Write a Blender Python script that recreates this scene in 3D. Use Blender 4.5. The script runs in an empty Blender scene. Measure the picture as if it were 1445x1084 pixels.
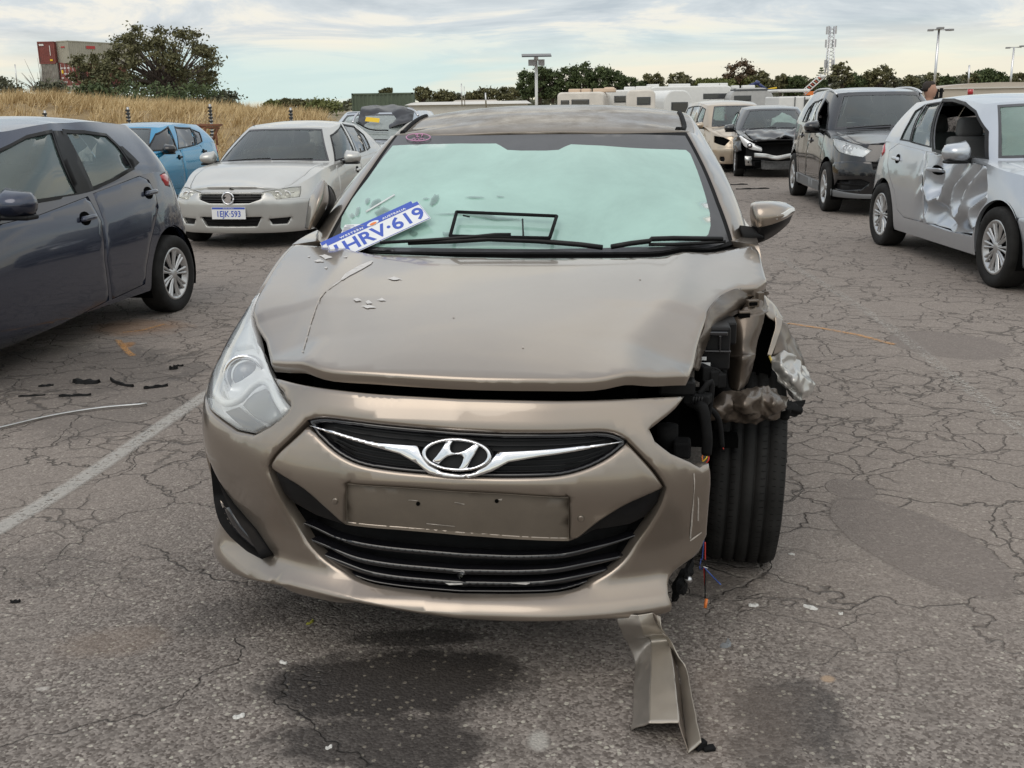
import bpy, bmesh, math, random
import numpy as np
from mathutils import Vector, Matrix, noise as mnoise
from mathutils.geometry import delaunay_2d_cdt
random.seed(7); np.random.seed(7)
SC = bpy.context.scene
COL = SC.collection
rad = math.radians

# ------------------------------------------------------------------ camera
CAM_H = 1.50
PITCH, ROLL = rad(14.83), rad(-0.9)
FPX = 1490.0
_F = np.array([0, math.cos(PITCH), -math.sin(PITCH)])
_R0 = np.array([1.0, 0, 0]); _U0 = np.array([0, math.sin(PITCH), math.cos(PITCH)])
_R = math.cos(ROLL)*_R0 + math.sin(ROLL)*_U0
_U = -math.sin(ROLL)*_R0 + math.cos(ROLL)*_U0
CAMP = np.array([0, 0, CAM_H])
cd = bpy.data.cameras.new('camera'); cam = bpy.data.objects.new('camera', cd); COL.objects.link(cam)
cd.sensor_fit = 'HORIZONTAL'; cd.sensor_width = 36; cd.lens = FPX/1445*36
cd.clip_start = 0.05; cd.clip_end = 3000
mr = Matrix((tuple(_R), tuple(_U), tuple(-_F))).transposed().to_4x4()
cam.matrix_world = Matrix.Translation((0, 0, CAM_H)) @ mr
SC.camera = cam

# ------------------------------------------------------------------ world
W = bpy.data.worlds.new('World'); SC.world = W; W.use_nodes = True
nt = W.node_tree; nt.nodes.clear()
def N(t, typ, **kw):
    n = t.nodes.new(typ)
    for k, v in kw.items():
        if k.startswith('_'): setattr(n, k[1:], v)
        else: n.inputs[k.replace('__', ' ')].default_value = v
    return n
SUN_EL, SUN_AZ = 48.0, 215.0     # degrees; azimuth clockwise from +Y
GX, GY = 5, -3
out = N(nt, 'ShaderNodeOutputWorld')
sky = N(nt, 'ShaderNodeTexSky', _sky_type='NISHITA', _sun_disc=False, _sun_elevation=rad(SUN_EL), _sun_rotation=rad(SUN_AZ))
sky.air_density = 1.0; sky.dust_density = 0.6
b_sky = N(nt, 'ShaderNodeBackground', Strength=0.12)
nt.links.new(sky.outputs[0], b_sky.inputs[0])
tc = N(nt, 'ShaderNodeTexCoord')
sep = N(nt, 'ShaderNodeSeparateXYZ'); nt.links.new(tc.outputs['Generated'], sep.inputs[0])
def mth(t, op, a, b=None, c=None, clamp=False):
    n = t.nodes.new('ShaderNodeMath'); n.operation = op; n.use_clamp = clamp
    for i, v in enumerate((a, b, c)):
        if v is None: continue
        if isinstance(v, (int, float)): n.inputs[i].default_value = v
        else: t.links.new(v, n.inputs[i])
    return n.outputs[0]
zc = mth(nt, 'MAXIMUM', sep.outputs[2], 0.0)
den = mth(nt, 'ADD', zc, 0.10)
cx = mth(nt, 'DIVIDE', sep.outputs[0], den); cy = mth(nt, 'DIVIDE', sep.outputs[1], den)
comb = N(nt, 'ShaderNodeCombineXYZ'); nt.links.new(cx, comb.inputs[0]); nt.links.new(cy, comb.inputs[1])
def wnoise(scale, detail, rough, dist, off):
    mp = N(nt, 'ShaderNodeMapping'); mp.inputs['Location'].default_value = off
    nt.links.new(comb.outputs[0], mp.inputs[0])
    n = N(nt, 'ShaderNodeTexNoise', Scale=scale, Detail=detail, Roughness=rough, Distortion=dist)
    nt.links.new(mp.outputs[0], n.inputs['Vector']); return n.outputs[0]
def ramp(t, fac, stops, interp='LINEAR'):
    n = t.nodes.new('ShaderNodeValToRGB'); n.color_ramp.interpolation = interp
    el = n.color_ramp.elements
    while len(el) > 1: el.remove(el[-1])
    for i, (p, c) in enumerate(stops):
        e = el[0] if i == 0 else el.new(p)
        e.position = p; e.color = tuple(c)+(1,) if len(c) == 3 else c
    t.links.new(fac, n.inputs[0]); return n.outputs[0]
n1 = wnoise(0.75, 7, 0.62, 0.6, (3.2, 1.4, 0)); n2 = wnoise(0.28, 4, 0.5, 0.3, (7.7, 2.1, 0))
cl = mth(nt, 'ADD', mth(nt, 'MULTIPLY', n1, 0.70), mth(nt, 'MULTIPLY', n2, 0.30))
# cloud body colour: cream lit parts to grey-blue bellies
ccol = ramp(nt, cl, [(0.38, (0.95, 0.90, 0.76)), (0.455, (0.88, 0.86, 0.79)), (0.50, (0.67, 0.72, 0.75)), (0.58, (0.50, 0.565, 0.62))])
hcol = ramp(nt, zc, [(0.0, (0.94, 0.88, 0.70)), (0.10, (0.95, 0.91, 0.79)), (0.30, (0.98, 0.98, 0.95)), (1.0, (1.0, 1.0, 1.0))])
hm = ramp(nt, zc, [(0.0, (0.0,)*3), (0.035, (0.15,)*3), (0.07, (0.95,)*3), (0.16, (0.95,)*3), (0.5, (0.6,)*3)])
mixc = nt.nodes.new('ShaderNodeMix'); mixc.data_type = 'RGBA'
# breaks in the cloud deck where pale blue-green sky shows through
n4 = wnoise(0.30, 4, 0.5, 0.3, (GX, GY, 0)); brk = ramp(nt, n4, [(0.42, (0.9,)*3), (0.52, (0,)*3)])
mixb = nt.nodes.new('ShaderNodeMix'); mixb.data_type = 'RGBA'; nt.links.new(brk, mixb.inputs['Factor']); nt.links.new(hcol, mixb.inputs['A']); mixb.inputs['B'].default_value = (0.66, 0.84, 0.82, 1)
nt.links.new(hm, mixc.inputs['Factor']); nt.links.new(mixb.outputs['Result'], mixc.inputs['A']); nt.links.new(ccol, mixc.inputs['B'])
b_cl = N(nt, 'ShaderNodeBackground', Strength=0.93)
# an overcast dome brightens evenly from the horizon to the zenith
zen = mth(nt, 'ADD', mth(nt, 'MULTIPLY', zc, 0.55), 0.87); nt.links.new(zen, b_cl.inputs[1])
nt.links.new(mixc.outputs['Result'], b_cl.inputs[0])
# thin gaps in the cloud where the pale blue-green sky shows
n3 = wnoise(0.22, 3, 0.5, 0.4, (-4.3, 6.5, 0))
gap = ramp(nt, n3, [(0.36, (0.45,)*3), (0.48, (1,)*3)])
ms = N(nt, 'ShaderNodeMixShader')
nt.links.new(gap, ms.inputs[0]); nt.links.new(b_sky.outputs[0], ms.inputs[1]); nt.links.new(b_cl.outputs[0], ms.inputs[2])
nt.links.new(ms.outputs[0], out.inputs[0])

sd = bpy.data.lights.new('sun', 'SUN'); sd.energy = 0.8; sd.angle = rad(40); sd.color = (1.0, 0.92, 0.80)
sun = bpy.data.objects.new('sun', sd); COL.objects.link(sun)
az, el_ = rad(SUN_AZ), rad(SUN_EL)
sdir = Vector((math.sin(az)*math.cos(el_), math.cos(az)*math.cos(el_), math.sin(el_)))
sun.rotation_euler = sdir.to_track_quat('Z', 'Y').to_euler()
SC.view_settings.view_transform = 'Standard'; SC.view_settings.look = 'None'
SC.view_settings.gamma = 1; SC.view_settings.exposure = 0.15; SC.view_settings.use_curve_mapping = False

# ------------------------------------------------------------------ numeric helpers
def wpix(P):
    X = P-CAMP; z = X@_F
    return np.stack([722.5+FPX*(X@_R)/z, 542-FPX*(X@_U)/z], -1)
def wray(px, py): return _F+_R*(px-722.5)/FPX-_U*(py-542)/FPX
def onground(px, py, z=0.0):
    d = wray(px, py); t = (z-CAM_H)/d[2]; return CAMP+d*t
def atY(px, py, Y):
    d = wray(px, py); return CAMP+d*(Y/d[1])
class Frame:
    """position of a car on the ground: origin, yaw, scale"""
    def __init__(s, X, Y, yaw, k=1.0):
        s.o = np.array([X, Y, 0.0]); s.yaw = yaw; s.k = k
        c, n = math.cos(yaw), math.sin(yaw)
        s.M = np.array([[c, n, 0], [-n, c, 0], [0, 0, 1]])   # local -> world
    def w(s, P): return (np.asarray(P)*s.k)@s.M.T+s.o
    def l(s, Q): return ((np.asarray(Q)-s.o)@s.M)/s.k
    def pix(s, P): return wpix(s.w(P))
    def at(s, px, py, ax, v):
        o = s.l(CAMP); d = s.l(CAMP+wray(px, py))-o; i = 'xyz'.index(ax)
        return o+d*((v-o[i])/d[i])
def crom(P, n=8, closed=False):
    P = np.asarray(P, float); m = len(P); out = []
    rng = range(m if closed else m-1)
    for i in rng:
        if closed: a, b, c, d = P[(i-1) % m], P[i], P[(i+1) % m], P[(i+2) % m]
        else: a, b, c, d = P[max(i-1, 0)], P[i], P[i+1], P[min(i+2, m-1)]
        # centripetal-ish tangents limited by chord
        l0 = np.linalg.norm((b-a)[:2])+1e-9; l1 = np.linalg.norm((c-b)[:2])+1e-9; l2 = np.linalg.norm((d-c)[:2])+1e-9
        t1 = (c-b)/l1*l1 if l0 < 1e-8 else ((b-a)/l0*l1+(c-b)/l1*l0)/(l0+l1)*l1
        t2 = (c-b)/l1*l1 if l2 < 1e-8 else ((c-b)/l1*l2+(d-c)/l2*l1)/(l1+l2)*l1
        for k in range(n):
            t = k/n; h = t*t*t; q = t*t
            out.append((2*h-3*q+1)*b+(h-2*q+t)*t1+(-2*h+3*q)*c+(h-q)*t2)
    if not closed: out.append(P[-1])
    return np.array(out)
def fn(pts):
    """smooth 1D function through points (monotone-limited)"""
    xs = np.array([p[0] for p in pts], float); ys = np.array([p[1] for p in pts], float)
    d = np.diff(ys)/np.diff(xs); m = np.zeros(len(xs)); m[0] = d[0]; m[-1] = d[-1]
    for i in range(1, len(xs)-1):
        m[i] = 0 if d[i-1]*d[i] <= 0 else 2*d[i-1]*d[i]/(d[i-1]+d[i])
    def f(x):
        x = np.clip(np.asarray(x, float), xs[0], xs[-1]); i = np.clip(np.searchsorted(xs, x)-1, 0, len(xs)-2)
        h = xs[i+1]-xs[i]; t = (x-xs[i])/h
        return (2*t**3-3*t**2+1)*ys[i]+(t**3-2*t**2+t)*h*m[i]+(-2*t**3+3*t**2)*ys[i+1]+(t**3-t**2)*h*m[i+1]
    return f
def inside(poly, P):
    x, y = P[:, 0], P[:, 1]; r = np.zeros(len(P), bool); q = np.roll(poly, -1, 0)
    for (ax, ay), (bx, by) in zip(poly, q):
        if ay == by: continue
        c = (ay > y) != (by > y)
        r ^= c & (x < (bx-ax)*(y-ay)/(by-ay)+ax)
    return r
def segdist(loop, P):
    a = loop; b = np.roll(loop, -1, 0); best = np.full(len(P), 1e9)
    for p, q in zip(a, b):
        d = q-p; L = d@d
        if L < 1e-16: continue
        t = np.clip(((P-p)@d)/L, 0, 1)
        best = np.minimum(best, np.hypot(*(P-p-t[:, None]*d).T))
    return best
def resamp(poly, step):
    poly = np.asarray(poly, float); out = []
    for a, b in zip(poly, np.roll(poly, -1, 0)):
        n = max(1, int(math.ceil(np.linalg.norm(b-a)/step)))
        for k in range(n): out.append(a+(b-a)*k/n)
    return np.array(out)
def area(poly):
    x, y = poly[:, 0], poly[:, 1]; return 0.5*np.sum(x*np.roll(y, -1)-y*np.roll(x, -1))
def smo(P, step=.02, it=6, fixed=True):
    '''resample an open polyline and relax it'''
    P = np.asarray(P, float); d = np.r_[0, np.cumsum(np.hypot(*np.diff(P, axis=0).T))]; n = max(3, int(d[-1]/step)+1)
    t = np.linspace(0, d[-1], n); Q = np.stack([np.interp(t, d, P[:, 0]), np.interp(t, d, P[:, 1])], -1)
    for _ in range(it):
        R_ = Q.copy(); R_[1:-1] = .25*Q[:-2]+.5*Q[1:-1]+.25*Q[2:]; Q = R_
    return [tuple(q) for q in Q]
def shrink(poly, d):
    poly = np.asarray(poly, float)
    if area(poly) < 0: poly = poly[::-1]
    e = np.roll(poly, -1, 0)-poly; e /= np.linalg.norm(e, axis=1)[:, None]+1e-12
    n = np.stack([-e[:, 1], e[:, 0]], -1); m = n+np.roll(n, 1, 0)
    m /= np.maximum((m*m).sum(1)/2, 0.35)[:, None]
    return poly+m*d
class Surf:
    def __init__(s, f, flip=1, uspan=None, vspan=None): s.f = f; s.flip = flip; s.us = uspan; s.vs = vspan
    def __call__(s, u, v): return s.f(np.asarray(u, float), np.asarray(v, float))
    def nrm(s, u, v, e=2e-3):
        n = np.cross(s(u+e, v)-s(u-e, v), s(u, v+e)-s(u, v-e))
        return s.flip*n/(np.linalg.norm(n, axis=-1)[:, None]+1e-12)
    def inv(s, T, proj, cam=None, us=None, vs=None, n=90):
        T = np.asarray(T, float); us = us or s.us; vs = vs or s.vs
        U, V = np.meshgrid(np.linspace(*us, n*2), np.linspace(*vs, n)); U = U.ravel(); V = V.ravel()
        P = s(U, V); q = proj(P); pen = np.zeros(len(U))
        if cam is not None: pen = np.where(((cam-P)*s.nrm(U, V)).sum(1) < 0, 1e3, 0)
        res = []
        for t in T:
            i = np.argmin(np.hypot(*(q-t).T)+pen); x = np.array([U[i], V[i]])
            for _ in range(12):
                X = np.array([[x[0], x[1]], [x[0]+1e-4, x[1]], [x[0], x[1]+1e-4]])
                r = proj(s(X[:, 0], X[:, 1])); J = np.array([(r[1]-r[0])/1e-4, (r[2]-r[0])/1e-4]).T
                d = np.linalg.lstsq(J, t-r[0], rcond=1e-3)[0]
                L = np.linalg.norm(d)
                if L > .03: d *= .03/L
                x = x+d; x[0] = min(max(x[0], us[0]), us[1]); x[1] = min(max(x[1], vs[0]), vs[1])
                if L < 1e-5: break
            res.append(x)
        return np.array(res)

# ------------------------------------------------------------------ object helpers
def link(o, parent=None):
    COL.objects.link(o)
    if parent is not None: o.parent = parent
    return o
def tag(o, label=None, cat=None, group=None, kind=None):
    for k, v in (('label', label), ('category', cat), ('group', group), ('kind', kind)):
        if v: o[k] = v
    return o
def thing(name, label, cat, loc=(0, 0, 0), rz=0.0, scale=1.0, group=None):
    o = bpy.data.objects.new(name, None); link(o); o.location = loc; o.rotation_euler = (0, 0, rz)
    o.scale = (scale,)*3; o.empty_display_size = .2
    return tag(o, label, cat, group)
def meshobj(name, V, Fc, mat, parent=None, smooth=True, ms=None):
    me = bpy.data.meshes.new(name); me.from_pydata([tuple(v) for v in V], [], [tuple(f) for f in Fc]); me.update()
    mats = mat if isinstance(mat, (list, tuple)) else [mat]
    for m in mats: me.materials.append(m)
    if smooth: me.polygons.foreach_set('use_smooth', [True]*len(me.polygons))
    if ms is not None: me.polygons.foreach_set('material_index', ms)
    return link(bpy.data.objects.new(name, me), parent)
def panel(name, S, outline, mat, parent, step=.04, holes=(), off=0.0, ret=.012, rnd=0.0, defo=None, mir=False, vsc=1.0, flatshade=False):
    sc = np.array([1.0, vsc]); loops = []
    for k, L in enumerate([outline]+list(holes)):
        L = np.asarray(L, float)*sc
        if (area(L) < 0) != (k > 0): L = L[::-1]
        loops.append(resamp(L, step))
    o = loops[0]; mn, mx = o.min(0), o.max(0)
    gx = np.arange(mn[0]+step*.5, mx[0], step); gy = np.arange(mn[1]+step*.5, mx[1], step*.92)
    if len(gx) and len(gy):
        X, Y = np.meshgrid(gx, gy); X[1::2] += step*.5; G = np.stack([X.ravel(), Y.ravel()], -1)
        G = G[inside(o, G)]
        for h in loops[1:]: G = G[~inside(h, G)] if len(G) else G
    else: G = np.zeros((0, 2))
    mind = max(step*.55, rnd*1.5)
    if len(G):
        for L in loops: G = G[segdist(L, G) > mind] if len(G) else G
    rings = []
    if rnd > 0:
        for d in (rnd*.3, rnd*1.05):
            for L in loops:
                e = np.roll(L, -1, 0)-np.roll(L, 1, 0); e /= np.linalg.norm(e, axis=1)[:, None]+1e-12
                q = L+np.stack([-e[:, 1], e[:, 0]], -1)*d; ok = np.ones(len(q), bool)
                for L2 in loops: ok &= segdist(L2, q) > d*.93
                ok &= inside(loops[0], q)
                rings.append(q[ok])
    pts = np.concatenate(loops+rings+[G]); edges = []; b = 0
    for L in loops:
        edges += [(b+i, b+(i+1) % len(L)) for i in range(len(L))]; b += len(L)
    cv, ce, cf = delaunay_2d_cdt([Vector(p) for p in pts], edges, [], 0, 1e-7)[:3]
    V2 = np.array([tuple(v) for v in cv]); F_ = np.array([tuple(f) for f in cf])
    C = V2[F_].mean(1); ok = inside(loops[0], C)
    for h in loops[1:]: ok &= ~inside(h, C)
    F_ = F_[ok]
    used = np.unique(F_); mp = np.full(len(V2), -1); mp[used] = np.arange(len(used)); V2 = V2[used]; F_ = mp[F_]
    uv = V2/sc; P = S(uv[:, 0], uv[:, 1]); n = S.nrm(uv[:, 0], uv[:, 1])
    dd = np.full(len(V2), float(off))
    if rnd > 0:
        ds = np.full(len(V2), 1e9)
        for L in loops: ds = np.minimum(ds, segdist(L, V2))
        q = np.clip(rnd-ds, 0, rnd); dd -= rnd-np.sqrt(np.maximum(rnd*rnd-q*q, 0))
    P = P+n*dd[:, None]
    if defo is not None: P, n = defo(P, n, uv)
    # orientation
    fn_ = np.cross(P[F_[:, 1]]-P[F_[:, 0]], P[F_[:, 2]]-P[F_[:, 0]])
    if (fn_*n[F_[:, 0]]).sum() < 0: F_ = F_[:, ::-1]
    V = [P]; Fc = [tuple(f) for f in F_]
    if ret:
        cnt = {}
        for f in F_:
            for a, c in ((f[0], f[1]), (f[1], f[2]), (f[2], f[0])): cnt[(a, c)] = 1
        be = [(a, c) for (a, c) in cnt if (c, a) not in cnt]
        bv = sorted({i for e in be for i in e}); k = len(P)
        top = {v: k+i for i, v in enumerate(bv)}; low = {v: k+len(bv)+i for i, v in enumerate(bv)}
        if rnd > 0: top = {v: v for v in bv}
        else: pass
        V.append(P[bv]); V.append(P[bv]-n[bv]*ret)
        for a, c in be: Fc.append((top[c], top[a], low[a], low[c]))
    V = np.concatenate(V)
    if mir: V = V*np.array([-1, 1, 1]); Fc = [f[::-1] for f in Fc]
    return meshobj(name, V, Fc, mat, parent)
def boxes(name, L, mat, parent=None, bev=0.0, smooth=False):
    """L: list of (cx,cy,cz,sx,sy,sz[,rotz]) joined in one mesh"""
    V = []; Fc = []
    for b in L:
        cx, cy, cz, sx, sy, sz = b[:6]; rz = b[6] if len(b) > 6 else 0; k = len(V); c, s = math.cos(rz), math.sin(rz)
        for dz in (-.5, .5):
            for dx, dy in ((-.5, -.5), (.5, -.5), (.5, .5), (-.5, .5)):
                x, y = dx*sx, dy*sy; V.append((cx+c*x-s*y, cy+s*x+c*y, cz+dz*sz))
        Fc += [tuple(k+i for i in f) for f in ((3, 2, 1, 0), (4, 5, 6, 7), (0, 1, 5, 4), (1, 2, 6, 5), (2, 3, 7, 6), (3, 0, 4, 7))]
    o = meshobj(name, V, Fc, mat, parent, smooth=False)
    if bev:
        m = o.modifiers.new('bevel', 'BEVEL'); m.width = bev; m.segments = 2; m.limit_method = 'ANGLE'
    return o
def tubemesh(paths, r, n=8, caps=True):
    V = []; Fc = []
    for path in paths:
        P = np.asarray(path, float); m = len(P); k0 = len(V)
        rr = r if hasattr(r, '__len__') else [r]*m
        T = np.gradient(P, axis=0); T /= np.linalg.norm(T, axis=1)[:, None]+1e-12
        up = np.array([0, 0, 1.0]) if abs(T[0][2]) < .9 else np.array([1.0, 0, 0])
        for i in range(m):
            a = np.cross(T[i], up); a /= np.linalg.norm(a)+1e-12; b = np.cross(a, T[i]); up = b
            ri = rr[min(i, len(rr)-1)]
            for j in range(n):
                t = 2*math.pi*j/n; V.append(P[i]+ri*(math.cos(t)*a+math.sin(t)*b))
        for i in range(m-1):
            for j in range(n):
                a = k0+i*n+j; b = k0+i*n+(j+1) % n; Fc.append((a, b, b+n, a+n))
        if caps: Fc.append(tuple(k0+j for j in range(n))[::-1]); Fc.append(tuple(k0+(m-1)*n+j for j in range(n)))
    return V, Fc
def tube(name, path, r, mat, parent=None, n=8, smooth_n=0):
    if smooth_n: path = crom(path, smooth_n)
    V, Fc = tubemesh([path], r, n); return meshobj(name, V, Fc, mat, parent)
def lathe(prof, n=48, axis='x', ang=2*math.pi):
    """prof: list of (axial, radius); revolve about the x axis"""
    V = []; Fc = []; m = len(prof)
    for j in range(n):
        t = ang*j/n; c, s = math.cos(t), math.sin(t)
        for a, r in prof: V.append((a, r*c, r*s))
    for j in range(n):
        k = (j+1) % n
        for i in range(m-1): Fc.append((j*m+i, j*m+i+1, k*m+i+1, k*m+i))
    return V, Fc
def gridmesh(name, G, mat, parent=None, thick=0.0, sub=4, noise=0.0, nscale=8.0, smooth=True, ridge=0.0):
    """G: rows x cols x 3 control points -> smooth sheet with thickness"""
    G = np.asarray(G, float)
    A = np.stack([crom3(G[i], sub) for i in range(G.shape[0])])
    A = np.stack([crom3(A[:, j], sub) for j in range(A.shape[1])], 1)
    r, c = A.shape[:2]; P = A.reshape(-1, 3)
    n = np.cross(np.gradient(A, axis=0), np.gradient(A, axis=1)).reshape(-1, 3); n /= np.linalg.norm(n, axis=1)[:, None]+1e-12
    if ridge:
        q_ = [Vector((p[0]*nscale+p[2]*nscale*.7, p[1]*nscale*.5, p[2]*nscale*1.3-p[0]*nscale*.5)) for p in P]
        d = np.array([(1-2.2*abs(mnoise.noise(q)))+.45*(1-2.2*abs(mnoise.noise(q*2.2+Vector((7, 1, 3))))) for q in q_]); P = P+n*((d-.5)*ridge)[:, None]
    if noise:
        d = np.array([mnoise.noise(Vector(p)*nscale)+.5*mnoise.noise(Vector(p)*nscale*2.3+Vector((3, 1, 7))) for p in P])
        P = P+n*(d*noise)[:, None]
    V = P; Fc = [(i*c+j, i*c+j+1, (i+1)*c+j+1, (i+1)*c+j) for i in range(r-1) for j in range(c-1)]
    if thick:
        k = len(P); V = np.concatenate([P, P-n*thick]); Fc += [tuple(k+x for x in f[::-1]) for f in Fc[:]]
        b = [j for j in range(c)]+[i*c+c-1 for i in range(1, r)]+[(r-1)*c+j for j in range(c-2, -1, -1)]+[i*c for i in range(r-2, 0, -1)]
        for x, y in zip(b, b[1:]+b[:1]): Fc.append((y, x, k+x, k+y))
    return meshobj(name, V, Fc, mat, parent, smooth=smooth)
def crom3(P, n):
    P = np.asarray(P, float); m = len(P); o = []
    for i in range(m-1):
        a, b, c, d = P[max(i-1, 0)], P[i], P[i+1], P[min(i+2, m-1)]
        for k in range(n):
            t = k/n; o.append(.5*(2*b+(c-a)*t+(2*a-5*b+4*c-d)*t*t+(3*b-a-3*c+d)*t**3))
    o.append(P[-1]); return np.array(o)
def text(name, s, size, mat, parent, M, ext=.0006, font_sx=1.0, bold=0.0, spacing=1.0):
    c = bpy.data.curves.new(name, 'FONT'); c.body = s; c.size = size; c.extrude = ext; c.align_x = 'CENTER'; c.align_y = 'CENTER'
    c.offset = bold; c.space_character = spacing; c.resolution_u = 3
    o = bpy.data.objects.new('t', c); COL.objects.link(o)
    me = bpy.data.meshes.new_from_object(o.evaluated_get(bpy.context.evaluated_depsgraph_get()))
    bpy.data.objects.remove(o); me.materials.clear(); me.materials.append(mat)
    me.transform(Matrix.Diagonal((font_sx, 1, 1, 1))); me.transform(M)
    return link(bpy.data.objects.new(name, me), parent)
# ------------------------------------------------------------------ materials
MATS = {}
def lnk(t, a, b): t.links.new(a, b)
def mat(name, col, rough=.5, metal=0.0, coat=0.0, spec=.5, var=0.0, vscale=6.0, bump=0.0, bscale=60.0, dust=0.0, dustcol=(.42, .38, .33), rvar=0.0, stretch=None, grime=0.0):
    if name in MATS: return MATS[name]
    m = bpy.data.materials.new(name); m.use_nodes = True; t = m.node_tree
    b = t.nodes['Principled BSDF']; b.inputs['Roughness'].default_value = rough; b.inputs['Metallic'].default_value = metal
    b.inputs['Coat Weight'].default_value = coat; b.inputs['Coat Roughness'].default_value = .04; b.inputs['Specular IOR Level'].default_value = spec
    b.inputs['Base Color'].default_value = tuple(col)+(1,)
    tcn = N(t, 'ShaderNodeTexCoord'); co = tcn.outputs['Object']
    if stretch:
        mp = N(t, 'ShaderNodeMapping'); mp.inputs['Scale'].default_value = stretch; lnk(t, co, mp.inputs[0]); co = mp.outputs[0]
    cur = None
    if var:
        n = N(t, 'ShaderNodeTexNoise', Scale=vscale, Detail=5, Roughness=.6); lnk(t, co, n.inputs['Vector'])
        cur = ramp(t, n.outputs[0], [(.3, [c*(1-var) for c in col]), (.7, [min(1, c*(1+var)) for c in col])])
        lnk(t, cur, b.inputs['Base Color'])
        if rvar:
            mr_ = N(t, 'ShaderNodeMapRange'); mr_.inputs['To Min'].default_value = max(0, rough-rvar); mr_.inputs['To Max'].default_value = min(1, rough+rvar)
            lnk(t, n.outputs[0], mr_.inputs[0]); lnk(t, mr_.outputs[0], b.inputs['Roughness'])
    if dust:
        n = N(t, 'ShaderNodeTexNoise', Scale=9.0, Detail=8, Roughness=.7); lnk(t, tcn.outputs['Object'], n.inputs['Vector'])
        n2_ = N(t, 'ShaderNodeTexNoise', Scale=2.2, Detail=3); lnk(t, tcn.outputs['Object'], n2_.inputs['Vector'])
        g = N(t, 'ShaderNodeNewGeometry'); sp = N(t, 'ShaderNodeSeparateXYZ'); lnk(t, g.outputs['Normal'], sp.inputs[0])
        up = mth(t, 'MAXIMUM', sp.outputs[2], 0.12)
        f = mth(t, 'MULTIPLY', mth(t, 'MULTIPLY', ramp(t, n.outputs[0], [(.35, (.25,)*3), (.7, (1,)*3)]), ramp(t, n2_.outputs[0], [(.3, (.4,)*3), (.7, (1,)*3)])), up)
        f = mth(t, 'MULTIPLY', f, dust, clamp=True)
        mx = t.nodes.new('ShaderNodeMixShader'); df = N(t, 'ShaderNodeBsdfDiffuse'); df.inputs[0].default_value = tuple(dustcol)+(1,)
        lnk(t, f, mx.inputs[0]); lnk(t, b.outputs[0], mx.inputs[1]); lnk(t, df.outputs[0], mx.inputs[2])
        lnk(t, mx.outputs[0], t.nodes['Material Output'].inputs[0])
    if bump:
        n = N(t, 'ShaderNodeTexNoise', Scale=bscale, Detail=4, Roughness=.6); lnk(t, co, n.inputs['Vector'])
        bp = N(t, 'ShaderNodeBump', Strength=bump, Distance=.01); lnk(t, n.outputs[0], bp.inputs['Height']); lnk(t, bp.outputs[0], b.inputs['Normal'])
    MATS[name] = m; return m
def paint(name, col, dust=.25, rough=.36, metal=.55, dustcol=(.42, .38, .33)):
    return mat(name, col, rough, metal, coat=1.0, var=.05, vscale=2.0, dust=dust, dustcol=dustcol)
def glass(name, tint=(.75, .85, .82), film=0.0, filmcol=(.5, .62, .58), fscale=3.0, rough=.02, streak=False):
    """car glass: tinted see-through + fresnel reflection + diffuse film for dust or painted reflection"""
    if name in MATS: return MATS[name]
    m = bpy.data.materials.new(name); m.use_nodes = True; t = m.node_tree; t.nodes.clear()
    o = N(t, 'ShaderNodeOutputMaterial'); tr = N(t, 'ShaderNodeBsdfTransparent'); tr.inputs[0].default_value = tuple(tint)+(1,)
    gl = N(t, 'ShaderNodeBsdfGlossy', Roughness=rough); gl.inputs[0].default_value = (1, 1, 1, 1)
    fr = N(t, 'ShaderNodeFresnel', IOR=1.5); f2 = mth(t, 'MULTIPLY', fr.outputs[0], 1.6, clamp=True)
    m1 = t.nodes.new('ShaderNodeMixShader'); df = N(t, 'ShaderNodeBsdfDiffuse'); df.inputs[0].default_value = tuple(filmcol)+(1,)
    tcn = N(t, 'ShaderNodeTexCoord'); n = N(t, 'ShaderNodeTexNoise', Scale=fscale, Detail=8, Roughness=.65, Distortion=.3)
    lnk(t, tcn.outputs['Object'], n.inputs['Vector'])
    ff = mth(t, 'MULTIPLY', ramp(t, n.outputs[0], [(.3, (.72,)*3), (.7, (1,)*3)]), film, clamp=True)
    lnk(t, ff, m1.inputs[0]); lnk(t, tr.outputs[0], m1.inputs[1]); lnk(t, df.outputs[0], m1.inputs[2])
    m2 = t.nodes.new('ShaderNodeMixShader'); lnk(t, f2, m2.inputs[0]); lnk(t, m1.outputs[0], m2.inputs[1]); lnk(t, gl.outputs[0], m2.inputs[2])
    lnk(t, m2.outputs[0], o.inputs[0]); MATS[name] = m; return m
PT = paint('tan metallic paint', (.300, .254, .212), dust=.20, rough=.30, metal=.84, dustcol=(.42, .385, .35))
PTD = paint('tan paint dusty', (.20, .17, .14), dust=1.0, rough=.55, metal=.5, dustcol=(.20, .178, .155))
PTM = mat('tan satin plastic', (.15, .125, .10), .55, .0, var=.12, vscale=7, bump=.04, bscale=120)
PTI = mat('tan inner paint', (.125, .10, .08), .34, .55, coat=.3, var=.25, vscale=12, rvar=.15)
BLK = mat('black trim', (.008, .008, .009), .42, spec=.22, var=.3, vscale=20, dust=.04)
BLKG = mat('gloss black plastic', (.008, .008, .010), .16, coat=.6)
BLKM = mat('matt black rubber', (.010, .010, .0105), .75, spec=.15, var=.3, vscale=14, bump=.15, bscale=90)
VOID = mat('black cavity', (.003, .003, .003), .95, spec=.05)
FRIT = mat('ceramic black band', (.030, .030, .034), .35, coat=.3, dust=.25, dustcol=(.25, .25, .26))
CHR = mat('chrome', (.86, .86, .88), .10, 1.0)
CHRD = mat('satin chrome', (.62, .62, .63), .28, 1.0)
ALU = mat('bare aluminium', (.55, .55, .54), .35, 1.0, var=.12, vscale=18, bump=.05)
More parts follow.
